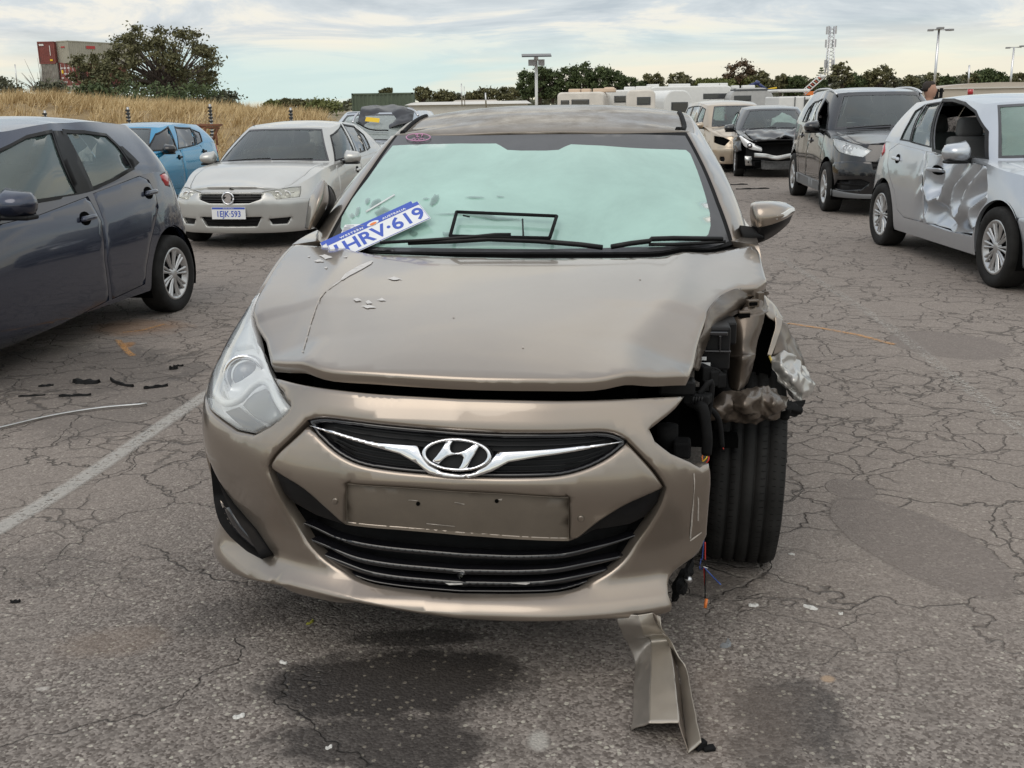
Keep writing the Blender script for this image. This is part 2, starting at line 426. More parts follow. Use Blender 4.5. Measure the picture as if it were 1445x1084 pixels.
SILV = mat('wheel silver', (.50, .50, .50), .32, .75, coat=.4, var=.08, vscale=9)
TYRE = mat('tyre rubber', (.020, .0195, .019), .78, spec=.2, var=.35, vscale=10, bump=.10, bscale=150)
WHT = mat('white plastic', (.75, .75, .74), .35, coat=.3)
LAMPW = mat('lamp reflector', (.92, .93, .94), .30, .25)
LENS = glass('lamp lens', (.98, 1, 1), .24, (.90, .92, .93), 2.5)
LENSH = glass('hazy lamp lens', (.93, .93, .88), .38, (.72, .70, .60), 4.0)
REDL = mat('red lamp lens', (.42, .015, .02), .14, coat=1.0)
ORG = mat('orange plastic', (.75, .20, .04), .4)
SEAT = mat('dark seat fabric', (.03, .031, .034), .85)
SEATG = mat('grey seat fabric', (.14, .14, .14), .85)
INT = mat('cabin plastic', (.03, .031, .033), .7, spec=.2)
MINT = glass('windscreen painted sky reflection', (.72, .90, .84), .90, (.42, .64, .565), 2.2, rough=.10)  # mint film colour stands in for sky reflected in the glass
GLS = glass('side window glass', (.70, .84, .80), .22, (.30, .42, .40))
GLSD = glass('dark privacy glass', (.10, .11, .12), .03, (.2, .2, .22))
GLSW = glass('windscreen glass', (.62, .74, .70), .10, (.34, .42, .40))
GLSM = glass('pale mint windscreen', (.66, .80, .74), .50, (.30, .45, .38))  # pale green film over the tinted glass
BLUE = mat('plate blue', (.035, .085, .45), .4, coat=.2)
PLW = mat('plate white', (.74, .75, .76), .4, coat=.2, var=.03)
SCR = mat('bare scrape primer', (.55, .53, .51), .6, var=.15, vscale=60)
SCR2 = mat('pale scuff', (.40, .36, .32), .65, var=.2, vscale=80)
CLOTH = mat('airbag cloth', (.72, .76, .75), .9)
YEL = mat('yellow paper', (.75, .50, .03), .7)
PINK = mat('pink marker ink', (.60, .30, .48), .6)
GRYF = mat('frosted grey film', (.30, .40, .38), .5)
# ------------------------------------------------------------------ wheels
def wheel(parent, x, y, R, wid, side, nsp=10, mt_rim=None, rimR=None, steer=0.0, tread=False, style='multi', z=None, camber=0.0):
    """side=+1: outer face towards +x. one wheel hub mesh with tyre and rim children"""
    rimR = rimR or R*.68; z = R*.985 if z is None else z
    h = wid/2
    V, Fc = lathe([(-h*.8, rimR*.55), (-h*.8, rimR*.99), (h*.55, rimR*.97), (h*.35, rimR*.6), (h*.35, .01)], 32)
    hub = meshobj('wheel', V, Fc, BLKM, parent); hub.location = (x, y, z)
    hub.rotation_euler = (0, camber, steer) if side > 0 else (0, camber, math.pi+steer)
    prof = [(-h*.75, rimR*.96), (-h*.98, rimR*1.06), (-h*1.04, (R+rimR)/2), (-h*.98, R*.955), (-h*.80, R*.988)]
    if tread:
        n = 5; e = h*.78
        gx = [-.52, -.18, .18, .52]
        xs = [-e]
        for g in gx:
            g *= h; w = .0045; xs += [g-w, g-w, g+w, g+w]
        xs += [e]
        rr = [R*.99]
        for g in gx: q = R*(1-.008*abs(g)); rr += [q, q-.008, q-.008, q]
        rr += [R*.99]; prof += list(zip(xs, rr))
    else: prof += [(-h*.4, R), (h*.4, R)]
    prof += [(h*.80, R*.988), (h*.98, R*.955), (h*1.04, (R+rimR)/2), (h*.98, rimR*1.06), (h*.75, rimR*.96)]
    V, Fc = lathe(prof, 72 if tread else 44)
    if tread:  # lateral sipes cut into the shoulders and ribs
        for j in range(72*0): pass
    meshobj('tyre', V, Fc, TYRE, hub)
    if tread:
        V = []; Fc = []
        for j in range(90):
            for (a0, a1, sk) in ((-.97, -.66, .35), (-.46, -.34, -.2), (.34, .46, -.2), (.66, .97, .35)):
                t0 = 2*math.pi*j/90+(.02 if a0 > 0 else 0); k = len(V)
                for s_, ax in ((0, a0*h), (1, a1*h)):
                    t = t0+sk*(s_-.5)*.03; rr_ = R*(.9925 if abs(ax) > h*.75 else 1.0)+.0006
                    if abs(ax) > h*.9: rr_ = R*.962
                    for dt in (-.0019, .0019): V.append((ax, rr_*math.cos(t+dt), rr_*math.sin(t+dt)))
                Fc.append((k, k+1, k+3, k+2))
        s_ = meshobj('tread_sipes', V, Fc, VOID, hub, smooth=False); s_['kind'] = 'stuff'
    V = []; Fc = []; r0 = rimR*.16; r1 = rimR*.93
    VV, FF = lathe([(h*.50, rimR*.80), (h*.84, rimR*.90), (h*.92, rimR*.97), (h*.80, rimR*1.02)], 40); V += VV; Fc += FF
    k = len(V); VV, FF = lathe([(h*.60, r0*1.9), (h*.72, r0*1.5), (h*.80, r0), (h*.84, r0*.6), (h*.84, .001)], 24); V += VV; Fc += [tuple(i+k for i in f) for f in FF]
    for j in range(nsp):
        tw = [0.0] if style != 'twin' else [-.11, .11]
        for d in tw:
            t = 2*math.pi*j/nsp+d; wj = (math.pi*rimR/nsp)*(.30 if style == 'twin' else .50)
            k = len(V)
            for (rr_, w_, ax) in ((r0*.9, .45, .78), (rimR*.45, .62, .74), (rimR*.75, .95, .80), (r1, 1.25, .84)):
                for sgn in (-1, -.55, .55, 1):
                    lift = 0 if abs(sgn) == 1 else h*.10
                    y_, z_ = rr_, sgn*w_*wj*.62; c, s = math.cos(t), math.sin(t)
                    V.append((h*ax-h*.10+lift, y_*c-z_*s, y_*s+z_*c))
            for a in range(3):
                for b in range(3):
                    q = k+a*4+b; Fc.append((q, q+1, q+5, q+4))
    meshobj('rim', V, Fc, mt_rim or SILV, hub)
    return hub
# ------------------------------------------------------------------ generic car body
class Body:
    def __init__(s, sp):
        s.sp = sp
        P = crom(sp['plan'], 14); d = np.r_[0, np.cumsum(np.hypot(*np.diff(P[:, :2], axis=0).T))]
        s.smax = d[-1]; u = np.linspace(0, s.smax, 900)
        s.u = u; s.c = [np.interp(u, d, P[:, i]) for i in range(4)]   # x y ztop inset
        nx = np.gradient(s.c[1], u); ny = -np.gradient(s.c[0], u)
        k = np.ones(25)/25
        sm = lambda a: np.convolve(np.pad(a, 12, 'edge'), k, 'valid')
        nx, ny = sm(nx), sm(ny); L = np.hypot(nx, ny); s.n = [nx/L, ny/L]
        s.n[0][0] = 0; s.n[0][-1] = 0
        s.belt = Surf(s._belt, 1, (-s.smax, s.smax), (.15, 1.25))
        G = crom(sp['green'], 14); s.G = G; dg = np.r_[0, np.cumsum(np.hypot(*np.diff(G[:, :2], axis=0).T))]; s.dg = dg; s.gmax = dg[-1]
        s.green = Surf(s._green, 1, (-s.gmax, s.gmax), (0, 1))
        s.gh = sp.get('gh', .5)
        s.zc = fn(sp['zc']); s.zr = fn(sp['zr'])
        yy = [0.0]; i0 = s.c[1]
        s.xe = lambda y: np.interp(y, s.c[1], s.c[0]-s.c[3]*s.n[0])
        # deck edge curve (x,y,z) along the belt top
        ex = s.c[0]-s.c[3]*s.n[0]; ey = s.c[1]-s.c[3]*s.n[1]
        o = np.argsort(ey); s.ey, s.ex, s.ez = ey[o], ex[o], s.c[2][o]; s.edge = np.stack([ex, ey], -1)
        if 'xe' in sp:
            a = np.array(sp['xe']); k_ = s.ey > a[-1, 0]; s.dy = np.r_[a[:, 0], s.ey[k_]]; s.dx = np.r_[a[:, 1], s.ex[k_]]; s.dz = np.r_[a[:, 2], s.ez[k_]]
        else: s.dy, s.dx, s.dz = s.ey, np.maximum(s.ex, .62*max(s.ex)), s.ez
        s.deck = Surf(s._deck, 1, (-1, 1), (0, sp['plan'][-1][1]))
        o = np.argsort(G[:, 3]*0+G[:, 4]-0)  # upper curve sorted by y (xu,yu,zu)=cols 2,3,4
        gy, gx, gz = G[:, 3], G[:, 2], G[:, 4]; o = np.argsort(gy); s.ry, s.rx, s.rz = gy[o], gx[o], gz[o]
        s.roof = Surf(s._roof, 1, (-1, 1), (s.ry[0], s.ry[-1]))
        s.low = sp.get('low', [(.15, .07), (.22, .03), (.45, 0), (1.3, 0)]); s.lowf = fn(s.low)
        s.mid = sp.get('zmid', .55)
    def _belt(s, u, z):
        a = np.abs(u); g = np.where(u < 0, -1.0, 1.0)
        x, y, zt, A = [np.interp(a, s.u, c) for c in s.c]; nx = np.interp(a, s.u, s.n[0]); ny = np.interp(a, s.u, s.n[1])
        t = np.clip((z-s.mid)/(zt-s.mid), 0, 1.3)
        lm = 1.0 if 'lowmod' not in s.sp else np.interp(a, [s.sp['lowmod'][0], s.sp['lowmod'][1]], [1, s.sp['lowmod'][2]])
        ip = s.sp.get('ip', 2.2) if 'ipm' not in s.sp else np.interp(a, s.sp['ipm'][0], s.sp['ipm'][1])
        ins = A*t**ip+s.lowf(z)*lm
        return np.stack([g*(x-nx*ins), y-ny*ins, z+0*x], -1)
    def _deck(s, x, y):
        xe = np.interp(y, s.dy, s.dx); ze = np.interp(y, s.dy, s.dz); zc = s.zc(y)
        t = np.clip(np.abs(x)/xe, 0, 1.4); z = ze+(zc-ze)*(1-t**s.sp.get('dp', 2.4))
        if 'crease' in s.sp:
            cxx, w, hgt = s.sp['crease']; z = z+hgt*np.exp(-((np.abs(x)-cxx*xe)/w)**2)
        return np.stack([x, y+0*x, z], -1)
    def _green(s, u, v):
        a = np.abs(u); g = np.where(u < 0, -1.0, 1.0)
        c = [np.interp(a, s.dg, s.G[:, i]) for i in range(5)]
        zl = s._deck(c[0], c[1])[..., 2]-.004
        b = s.sp.get('bulge', .03)*4*v*(1-v)
        x = c[0]+(c[2]-c[0])*v; y = c[1]+(c[3]-c[1])*v; z = zl+(c[4]-zl)*v
        nx = np.interp(a, s.dg, np.gradient(s.G[:, 1], s.dg+1e-9*np.arange(len(s.dg)))); ny = -np.interp(a, s.dg, np.gradient(s.G[:, 0], s.dg+1e-9*np.arange(len(s.dg))))
        L = np.hypot(nx, ny)+1e-9
        return np.stack([g*(x+nx/L*b), y+ny/L*b, z], -1)
    def _roof(s, x, y):
        xe = np.maximum(np.interp(y, s.ry, s.rx), .02); ze = np.interp(y, s.ry, s.rz); zc = np.maximum(s.zr(y), ze)
        t = np.clip(np.abs(x)/xe, 0, 1.2); return np.stack([x, y+0*x, ze+(zc-ze)*(1-t**2.5)], -1)
    def cv(s, poly, f):
        if poly[0] == 'p':
            F = s.sp['frame']; r = s.belt.inv(poly[1], F.pix, F.l(CAMP), (-s.smax*.97, s.smax*.97), (.15, 1.3), 70)
            if r[:, 0].mean() < 0 and not (len(poly) > 2): r[:, 0] *= -1
            zt = np.interp(np.abs(r[:, 0]), s.u, s.c[2]); r[:, 1] = np.minimum(r[:, 1], zt-.004)
            return [tuple(x) for x in r]
        return f(poly)
    def gcv(s, px):
        F = s.sp['frame']; v = s.sp['vis']; a, b = s.gmax*.12, s.gmax*.92
        r = s.green.inv(px, F.pix, F.l(CAMP), (a, b) if v > 0 else (-b, -a), (.02, .98), 70); r[:, 0] *= v; return [tuple(x) for x in r]
    def U(s, y): return np.interp(y, s.c[1], s.u)
    def Ux(s, x):
        i = np.argmax(s.c[0]); return np.interp(np.abs(x), s.c[0][:i+1], s.u[:i+1])*np.sign(x)
    def sy(s, poly): return [(float(s.U(y)), z) for y, z in poly]
    def fx(s, poly): return [(float(s.Ux(x)), z) for x, z in poly]
    def gside(s, poly, sgn=1):
        r = s.green.inv(poly, lambda P: P[:, 1:], us=(s.dg[s.sp['ga']*14]*.55, s.dg[s.sp['gc']*14]+.25), vs=(0, 1)); r[:, 0] *= 1; return r
def mirpoly(p): return [(-a, b) for a, b in p]
def arch(yc, zc, r, n=22, zb=.05):
    return [(yc-r, zb)]+[(yc-r*math.cos(math.pi*i/n), zc+r*math.sin(math.pi*i/n)) for i in range(n+1)]+[(yc+r, zb)]
def wheelwell(B, yc, zc, r, x0, sgn, parent):
    V = []; Fc = []; n = 20
    for i in range(n+1):
        t = math.pi*(-.12+1.24*i/n); y, z = yc-(r+.012)*math.cos(t), zc+(r+.012)*math.sin(t)
        V += [(sgn*(x0-.012), y, z), (sgn*(x0-.36), y, z)]
    for i in range(n): Fc.append((2*i, 2*i+1, 2*i+3, 2*i+2))
    k = len(V); V.append((sgn*(x0-.36), yc, zc))
    for i in range(n): Fc.append((k, 2*i+1, 2*i+3))
    meshobj('wheel_arch_liner', V, Fc, VOID, parent)
def seat(parent, x, y, z, k=1.0, m=None):
    m = m or SEAT
    def rb(cx, cy, cz, sx, sy, sz, lean=0):
        o = []
        for dz in (-.5, .5):
            for dx, dy in ((-.5, -.5), (.5, -.5), (.5, .5), (-.5, .5)):
                o.append((cx+dx*sx*(1 if dz < 0 else .82), cy+dy*sy+lean*(dz+.5), cz+dz*sz))
        return o
    V = rb(x, y, z+.05, .5, .5, .16)+rb(x, y+.26, z+.38, .5, .14, .60, .14)+rb(x, y+.41, z+.76, .26, .10, .18, .02)
    Fc = []
    for q in (0, 8, 16): Fc += [tuple(q+i for i in f) for f in ((3, 2, 1, 0), (4, 5, 6, 7), (0, 1, 5, 4), (1, 2, 6, 5), (2, 3, 7, 6), (3, 0, 4, 7))]
    o = meshobj('seat', V, Fc, m, parent, smooth=True); md = o.modifiers.new('b', 'BEVEL'); md.width = .045; md.segments = 3
    return o
def mirror(parent, x, y, z, sgn, m, glassm=None, w=.22, h=.15, d=.13):
    """door mirror: rounded shell with black foot"""
    V = []; Fc = []; nu, nv = 14, 9
    for i in range(nu):
        for j in range(nv):
            a = math.pi*i/(nu-1); b = -math.pi/2+math.pi*j/(nv-1)
            # shell half facing forward (-y)
            X = math.cos(a); Z = math.sin(b); Y = -math.sin(a)*math.cos(b)
            sx = math.copysign(abs(X)**.7, X)*math.sqrt(max(0, 1-Z*Z*.55)); V.append((x+sgn*(w*.5+sx*w*.5), y+Y*d-.0*X, z+Z*h*.5*(1-.18*X)))
    for i in range(nu-1):
        for j in range(nv-1):
            q = i*nv+j; f = (q, q+1, q+nv+1, q+nv); Fc.append(f if sgn < 0 else f[::-1])
    s = meshobj('door_mirror', V, Fc, m, parent)
    sl = s.modifiers.new('solid', 'SOLIDIFY'); sl.thickness = .01; sl.offset = 0
    o = boxes('mirror_foot', [(x-sgn*.02, y+.0, z-h*.42, .13, .06, .05), (x+sgn*w*.5, y-.02, z-h*.50, w*.8, d*.9, .028)], BLK, s, bev=.01)
    boxes('mirror_glass', [(x+sgn*w*.5, y+.002, z, w*.86, .004, h*.78)], glassm or CHR, s)
    return s
def basis(o, xa, ya):
    xa = Vector(xa).normalized(); ya = Vector(ya); za = xa.cross(ya).normalized(); ya = za.cross(xa)
    return Matrix.Translation(o) @ Matrix((xa, ya, za)).transposed().to_4x4()
def plate(parent, B, s, z, ux=0.0, wdt=.372, hgt=.134, lean=0):
    P = B.belt(np.array([ux]), np.array([z]))[0]; nn = B.belt.nrm(np.array([ux]), np.array([z]))[0]; P = P+nn*.02
    M = basis(P, (1, 0, 0), (0, .06, 1))
    pl = boxes('number_plate', [(0, 0, 0, wdt, hgt, .004)], PLW, parent, bev=.002); pl.matrix_local = M
    boxes('plate_band', [(0, hgt*.41, .0035, wdt*.97, hgt*.15, .002)], BLUE, pl)
    text('plate_characters', s, .098, BLUE, pl, Matrix.Translation((0, -hgt*.08, .004)), font_sx=.86, bold=.0012)
    text('state_name', 'WESTERN AUSTRALIA', .014, PLW, pl, Matrix.Translation((0, hgt*.41, .005)))
    return pl
def genericcar(sp, root):
    B = Body(sp); pm = sp['paint']; g = sp.get('step', .07); R = sp['R']; yw = sp['yw']; ra = R+sp.get('ag', .055); x0 = max(B.c[0])
    st = B.smax; zb = sp.get('zb', .2); p = {}
    zt = lambda u: np.interp(abs(u), B.u, B.c[2])
    fs = sp.get('fsplit'); rs = sp.get('rsplit')  # y of the front bumper seam end and the rear
    arches = [B.sy(arch(y, R, ra)) for y in yw]
    sides = [1, -1]
    doors = [B.cv(d, B.sy) for d in sp.get('doors', [])]
    holes_all = []
    def both(poly): return [poly, mirpoly(poly)]
    fh = sp.get('front_holes', []); rh = sp.get('rear_holes', [])
    for h in arches+doors: holes_all += both(h)
    for h in sp.get('front_lights', []): holes_all += both(B.cv(h, B.fx))
    for h in sp.get('rear_lights', []): holes_all += both(B.cv(h, B.sy))
    fb = sp.get('bumper_f'); rb = sp.get('bumper_r')
    if fb: # bumper polygon in (x or y): list of u,z for the right half top edge from centre to arch
        top = B.fx(fb[0])+B.sy(fb[1]); ue = top[-1][0]
        poly = [(-u, z) for u, z in top[::-1]]+top+[(ue, zb), (-ue, zb)]
        hl = []
        for h in fh:
            q = B.cv(h['poly'], B.fx); hl += [q] if h.get('mid') else both(q)
        for a_ in arches[:1]: hl += both(a_)
        if not sp.get('no_bumper'):
            panel('front_bumper', B.belt, poly, pm, root, g*.7, holes=hl, off=.004, ret=.03, rnd=.008, defo=sp.get('defo_b'))
        holes_all.append(poly)
    if rb:
        top = B.sy(rb); us = top[0][0]; yE = st
        for sg in (1, -1):
            q = [(us*sg, zb)]+[(u*sg, z) for u, z in top]+[(yE*sg, top[-1][1]), (yE*sg, zb)]
            panel('rear_bumper', B.belt, q, pm, root, g, holes=[[(u*sg, z) for u, z in arches[1]]], off=.004, ret=.03)
            holes_all.append(q)
    n = 60; us = np.linspace(-st, st, 2*n)
    outline = [(u, float(zt(u))) for u in us]+[(u, zb) for u in us[::-1]]
    if 'front_cut' in sp: # remove the front of the belt (crash)
        c_ = B.U(sp['front_cut']); outline = [(u, float(zt(u))) for u in np.linspace(c_, st, n)]+[(u, zb) for u in np.linspace(st, c_, n)]
        panel('body', B.belt, outline, pm, root, g, holes=[h for h in holes_all if np.mean([q[0] for q in h]) > 0], ret=.03, defo=sp.get('defo'))
        panel('body', B.belt, outline, pm, root, g, holes=[mirpoly(h) for h in holes_all if np.mean([q[0] for q in h]) < 0], ret=.03, mir=True)
    else:
        panel('body', B.belt, outline, pm, root, g, holes=holes_all, ret=.03, defo=sp.get('defo'))
    # dark liner behind every gap
    lo = [(u, float(zt(u))-.03) for u in us]+[(u, zb+.02) for u in us[::-1]]
    if 'front_cut' in sp:
        c_ = B.U(sp['front_cut']+.15); lo = [(u, float(zt(u))-.03) for u in np.linspace(c_, st, n)]+[(u, zb+.02) for u in np.linspace(st, c_, n)]
        for mr_ in (False, True): panel('inner_liner', B.belt, lo, VOID, root, .2, holes=arches, off=-.05, ret=0, mir=mr_)
    else: panel('inner_liner', B.belt, lo, VOID, root, .2, holes=[h for a in arches for h in both(a)], off=sp.get('liner', -.05), ret=0)
    for i, d in enumerate(doors):
        for sg in sides:
            q = shrink(d, .003); dm = sp.get('door_defo') if sg == sp.get('dent_side', 0) else None
            o = panel('door', B.belt, q, pm, root, g*(.36 if dm else 1), off=.001, ret=.02, rnd=.004, mir=(sg < 0), defo=dm)
            hy, hz = sp['handles'][i]; hu = float(B.U(hy))
            if hy > 20: hu, hz = B.cv(('p', [(hy, hz)]), None)[0]
            e = sp.get('handle_w', .09)
            hp = [(hu-e, hz-.014), (hu-e*.8, hz-.02), (hu+e*.8, hz-.016), (hu+e, hz), (hu+e*.8, hz+.018), (hu-e*.8, hz+.014)]
            cup = [(hu-.02+.06*math.cos(t), hz+.045*math.sin(t)) for t in np.linspace(0, 2*math.pi, 14)[:-1]]
            panel('handle_cup', B.belt, cup, VOID, o, .03, off=.005, ret=.002, mir=(sg < 0), defo=dm)
            panel('handle', B.belt, hp, sp.get('handle_mat', pm), o, .02, off=.034, ret=.02, rnd=.008, mir=(sg < 0), defo=dm)
    for y in yw:
        for sg in sides: wheelwell(B, y, R, ra, x0-.02, sg, root)
    # lamps
    for h in sp.get('front_lights', []):
        q = B.cv(h, B.fx)
        for sg in sides:
            if sg in sp.get('skip_lamp', ()): continue
            o = panel('headlight', B.belt, shrink(q, .004), LAMPW, root, .06, off=-.05, ret=-.045, mir=(sg < 0))
            c = np.mean(q, 0)
            for du in sp.get('lampdots', (-.06, .07)):
                P = B.belt(np.array([c[0]+du]), np.array([c[1]]))[0]; nn = B.belt.nrm(np.array([c[0]+du]), np.array([c[1]]))[0]
                V, F_ = lathe([(.0, .052), (.02, .058), (.02, .05), (.0, .035), (.012, .02), (.016, .001)], 20); V = np.array(V)
                f = np.array([0, -1.0, 0]); a = np.cross(f, (0, 0, 1)); M3 = np.stack([f, a, np.cross(f, a)], 1)
                VV = V@M3.T+P-nn*.045; VV = VV*np.array([sg, 1, 1]); meshobj('reflector', VV, F_ if sg > 0 else [q_[::-1] for q_ in F_], CHR, o)
            panel('lamp_lens', B.belt, shrink(q, .004), sp.get('lens', LENS), o, .06, off=.0, ret=.01, rnd=.008, mir=(sg < 0))
    for h in sp.get('rear_lights', []):
        for sg in sides: panel('tail_light', B.belt, shrink(B.cv(h, B.sy), .004), REDL, root, .05, off=.012, ret=.03, rnd=.015, mir=(sg < 0))
    for h in fh:
        q = B.cv(h['poly'], B.fx)
        if sp.get('no_bumper'): continue
        for q_ in ([q] if h.get('mid') else both(q)):
            o = panel(h.get('name', 'air_intake'), B.belt, q_, h.get('mat', BLK), root, .08, off=-.035, ret=-.02)
            zs = [p_[1] for p_ in q_]; us_ = [p_[0] for p_ in q_]
            for k in range(h.get('slats', 0)):
                z_ = min(zs)+(max(zs)-min(zs))*(k+1)/(h['slats']+1); w = .006
                uu = [uu_ for uu_ in np.linspace(min(us_), max(us_), 60) if inside(np.array(q_), np.array([[uu_, z_]]))[0]]
                if len(uu) > 2: panel('slat', B.belt, [(uu[0], z_-w), (uu[-1], z_-w), (uu[-1], z_+w), (uu[0], z_+w)], h.get('slatmat', BLK), o, .08, off=-.015, ret=.02)
    # deck: bonnet, boot, shoulders
    eo = B.edge; ring = [tuple(p_) for p_ in eo[::12]]; ring = ring+[(-x, y) for x, y in ring[::-1]]
    gl = B.G[::4, :2]; gring = [tuple(p_) for p_ in gl]; gring = gring+[(-x, y) for x, y in gring[::-1]]
    bon = sp['bonnet']; bpoly = bon+[(-x, y) for x, y in bon[::-1]]
    hl = [gring, bpoly]; bt = sp.get('boot')
    if bt: hl.append(bt+[(-x, y) for x, y in bt[::-1]])
    if sp.get('deck_front', True):
        half = [p_ for p_ in ring[:len(ring)//2]]; half = [(0.0, half[0][1])]+half+[(0.0, half[-1][1])]
        for mr_ in (False, True): panel('wing', B.deck, half, pm, root, g, holes=hl, ret=.02, mir=mr_)
    panel('bonnet', B.deck, shrink(bpoly, .004), sp.get('bonnet_paint', pm), root, g*.6, off=.003, ret=.03, rnd=.01, defo=sp.get('defo_bonnet'))
    if bt: panel('boot_lid', B.deck, shrink(hl[2], .004), pm, root, g, off=.002, ret=.03, rnd=.008)
    panel('underbonnet_void', B.deck, [p_ for p_ in bpoly], VOID, root, .3, off=-.09, ret=0)  # black sheet added under the bonnet, standing in for the shade there
    # roof and pillars
    rx = np.stack([B.rx, B.ry], -1)[::6]; rp = [tuple(p_) for p_ in rx]; rp = rp+[(-x, y) for x, y in rp[::-1]]
    if sp.get('roof_on', True): panel('roof', B.roof, rp, sp.get('roof_paint', pm), root, g, ret=.02, defo=sp.get('defo_roof'))
    wins = []; gm = B.gmax
    for wd in sp['windows']:
        if wd['t'] == 'ws': q = [(-wd['u'], wd['v0']), (wd['u'], wd['v0']), (wd['u2'], wd['v1']), (-wd['u2'], wd['v1'])]; wins.append((wd, q, 0))
        elif wd['t'] == 'rear':
            wins.append((wd, [(gm-wd['u'], wd['v0']), (gm, wd['v0']), (gm, wd['v1']), (gm-wd['u2'], wd['v1'])], 0)); wins.append((wd, [(-gm+wd['u'], wd['v0']), (-gm+wd['u2'], wd['v1']), (-gm, wd['v1']), (-gm, wd['v0'])], 0))
        else:
            q = B.gcv(wd['px']) if 'px' in wd else [tuple(x) for x in B.gside(wd['poly'])]; wins.append((wd, q, 1)); wins.append((wd, mirpoly(q), -1))
    gp = [(-gm, 0), (gm, 0), (gm, 1), (-gm, 1)]
    panel('pillars', B.green, gp, pm, root, g*.8, holes=[w[1] for w in wins], ret=.02, vsc=B.gh)
    for wd, q, sg in wins:
        if sg and 'trim' in wd and wd['trim']:
            big = shrink(np.array(q)*[1, B.gh], -wd['trim'])/[1, B.gh]
            panel('window_trim', B.green, [tuple(x) for x in big], BLK, root, .08, holes=[[tuple(x) for x in shrink(np.array(q)*[1, B.gh], .006)/[1, B.gh]]], off=.004, ret=.008, vsc=B.gh)
        if sg and sg == wd.get('open'): continue
        nm = {'ws': 'windscreen', 'rear': 'rear_window'}.get(wd['t'], 'side_window')
        if wd['t'] == 'ws':
            qq = np.array(q)*[1, B.gh]; inn = shrink(qq, .028)/[1, B.gh]
            o = panel(nm, B.green, q, wd['mat'], root, .1, off=-.003, ret=0, vsc=B.gh)
            panel('black_border', B.green, q, FRIT, o, .1, holes=[[tuple(x) for x in inn]], off=.0, ret=.002, vsc=B.gh)
            for sx in ((-.58, .02), (.05, .58)):
                a = B.green(np.linspace(sx[0], sx[1], 8), np.linspace(.03, .07, 8)); tube('wiper', a+np.array([0, -.02, .012]), .008, BLK, root, 6)
        else: panel(nm, B.green, q, wd['mat'], root, .1, off=-.006, ret=0, vsc=B.gh)
    # wheels
    tr = sp.get('track', x0-.105)
    for i, y in enumerate(yw):
        for sg in sides: wheel(root, sg*tr, y, R, sp.get('tw', .2), sg, sp.get('nsp', 10), style=sp.get('wstyle', 'multi'), steer=(sp.get('steer', 0) if i == 0 else 0))
    mx, my, mz = sp['mirror']
    for sg in sides: mirror(root, sg*mx, my, mz, sg, sp.get('mirror_mat', pm))
    # cabin
    y0, y1 = B.G[0][1], B.G[-1][1]
    if sp.get('cabin', True):
        boxes('dashboard', [(0, y0+.28, .80, x0*1.55, .42, .24)], INT, root, bev=.05)
        for sx in (-.38, .38):
            seat(root, sx, y0+1.15, .42, m=sp.get('seatm')); seat(root, sx, y0+1.95, .44, m=sp.get('seatm'))
        V, F_ = tubemesh([[(.38*sp.get('rhd', -1)+.17*math.cos(t), y0+.62-.08*math.sin(t), .93+.16*math.sin(t)) for t in np.linspace(0, 2*math.pi, 24)]], .014, 6); meshobj('steering_wheel', V, F_, INT, root)
    ye = B.c[1][-1]
    boxes('underbody', [(0, ye/2, .27, x0*1.15, ye*.9, .12), (0, ye/2, .38, x0*1.2, ye-2*yw[0]-.7, .16)], VOID, root)
    return B
# ------------------------------------------------------------------ hero car
HF = Frame(-.150, 2.49, rad(7.7))
HEROSP = dict(
  plan=[(0, 0, .800, .085), (.30, .022, .800, .088), (.52, .095, .797, .11), (.66, .19, .800, .15), (.785, .31, .818, .18), (.85, .45, .845, .17), (.885, .62, .885, .135), (.90, .9, .94, .10), (.905, 1.3, 1.0, .055),
        (.908, 2.0, 1.03, .055), (.905, 2.8, 1.05, .06), (.895, 3.5, 1.07, .09), (.87, 4.1, 1.09, .11), (.80, 4.45, 1.08, .11), (.6, 4.66, 1.07, .09), (.3, 4.74, 1.07, .08), (0, 4.76, 1.07, .08)],
  lowmod=(.55, .95, .40), zmid=.57, ip=1.45, ipm=([0, .45, .85, 1.1, 1.6], [1.45, 1.6, 2.6, 2.8, 2.2]), xe=[(0, .60, .765), (.10, .60, .775), (.2, .60, .785), (.35, .615, .80), (.48, .675, .832), (.6, .73, .868)],
  low=[(.16, .10), (.19, .02), (.215, .0), (.235, .004), (.262, .042), (.29, .060), (.36, .058), (.44, .034), (.50, .012), (.56, 0), (1.3, 0)],
  zc=[(0, .805), (.08, .828), (.2, .866), (.4, .912), (.7, .960), (1.0, .997), (1.2, 1.015), (1.5, 1.03), (3.5, 1.10), (4.2, 1.11), (4.7, 1.09)],
  dp=2.6, crease=(.70, .055, .012),
  green=[(0, 1.16, 0, 1.93, 1.385), (.30, 1.175, .28, 1.94, 1.383), (.55, 1.23, .48, 1.98, 1.384), (.71, 1.33, .61, 2.04, 1.384), (.81, 1.50, .645, 2.16, 1.375), (.835, 1.9, .645, 2.45, 1.425), (.835, 2.5, .625, 2.8, 1.45), (.82, 3.2, .60, 3.2, 1.43), (.76, 3.75, .58, 3.5, 1.375), (.68, 4.05, .52, 3.62, 1.36), (.45, 4.2, .35, 3.68, 1.37), (0, 4.25, 0, 3.7, 1.375)],
  ga=3, gc=9, bulge=.028, gh=.75,
  zr=[(1.9, 1.385), (2.1, 1.43), (2.4, 1.472), (2.8, 1.495), (3.2, 1.47), (3.7, 1.375)])
hero = thing('wrecked_car', 'large tan sedan facing the camera in the foreground, one front corner torn open', 'car', HF.o, -HF.yaw)
HB = Body(HEROSP); HC = HF.l(CAMP)
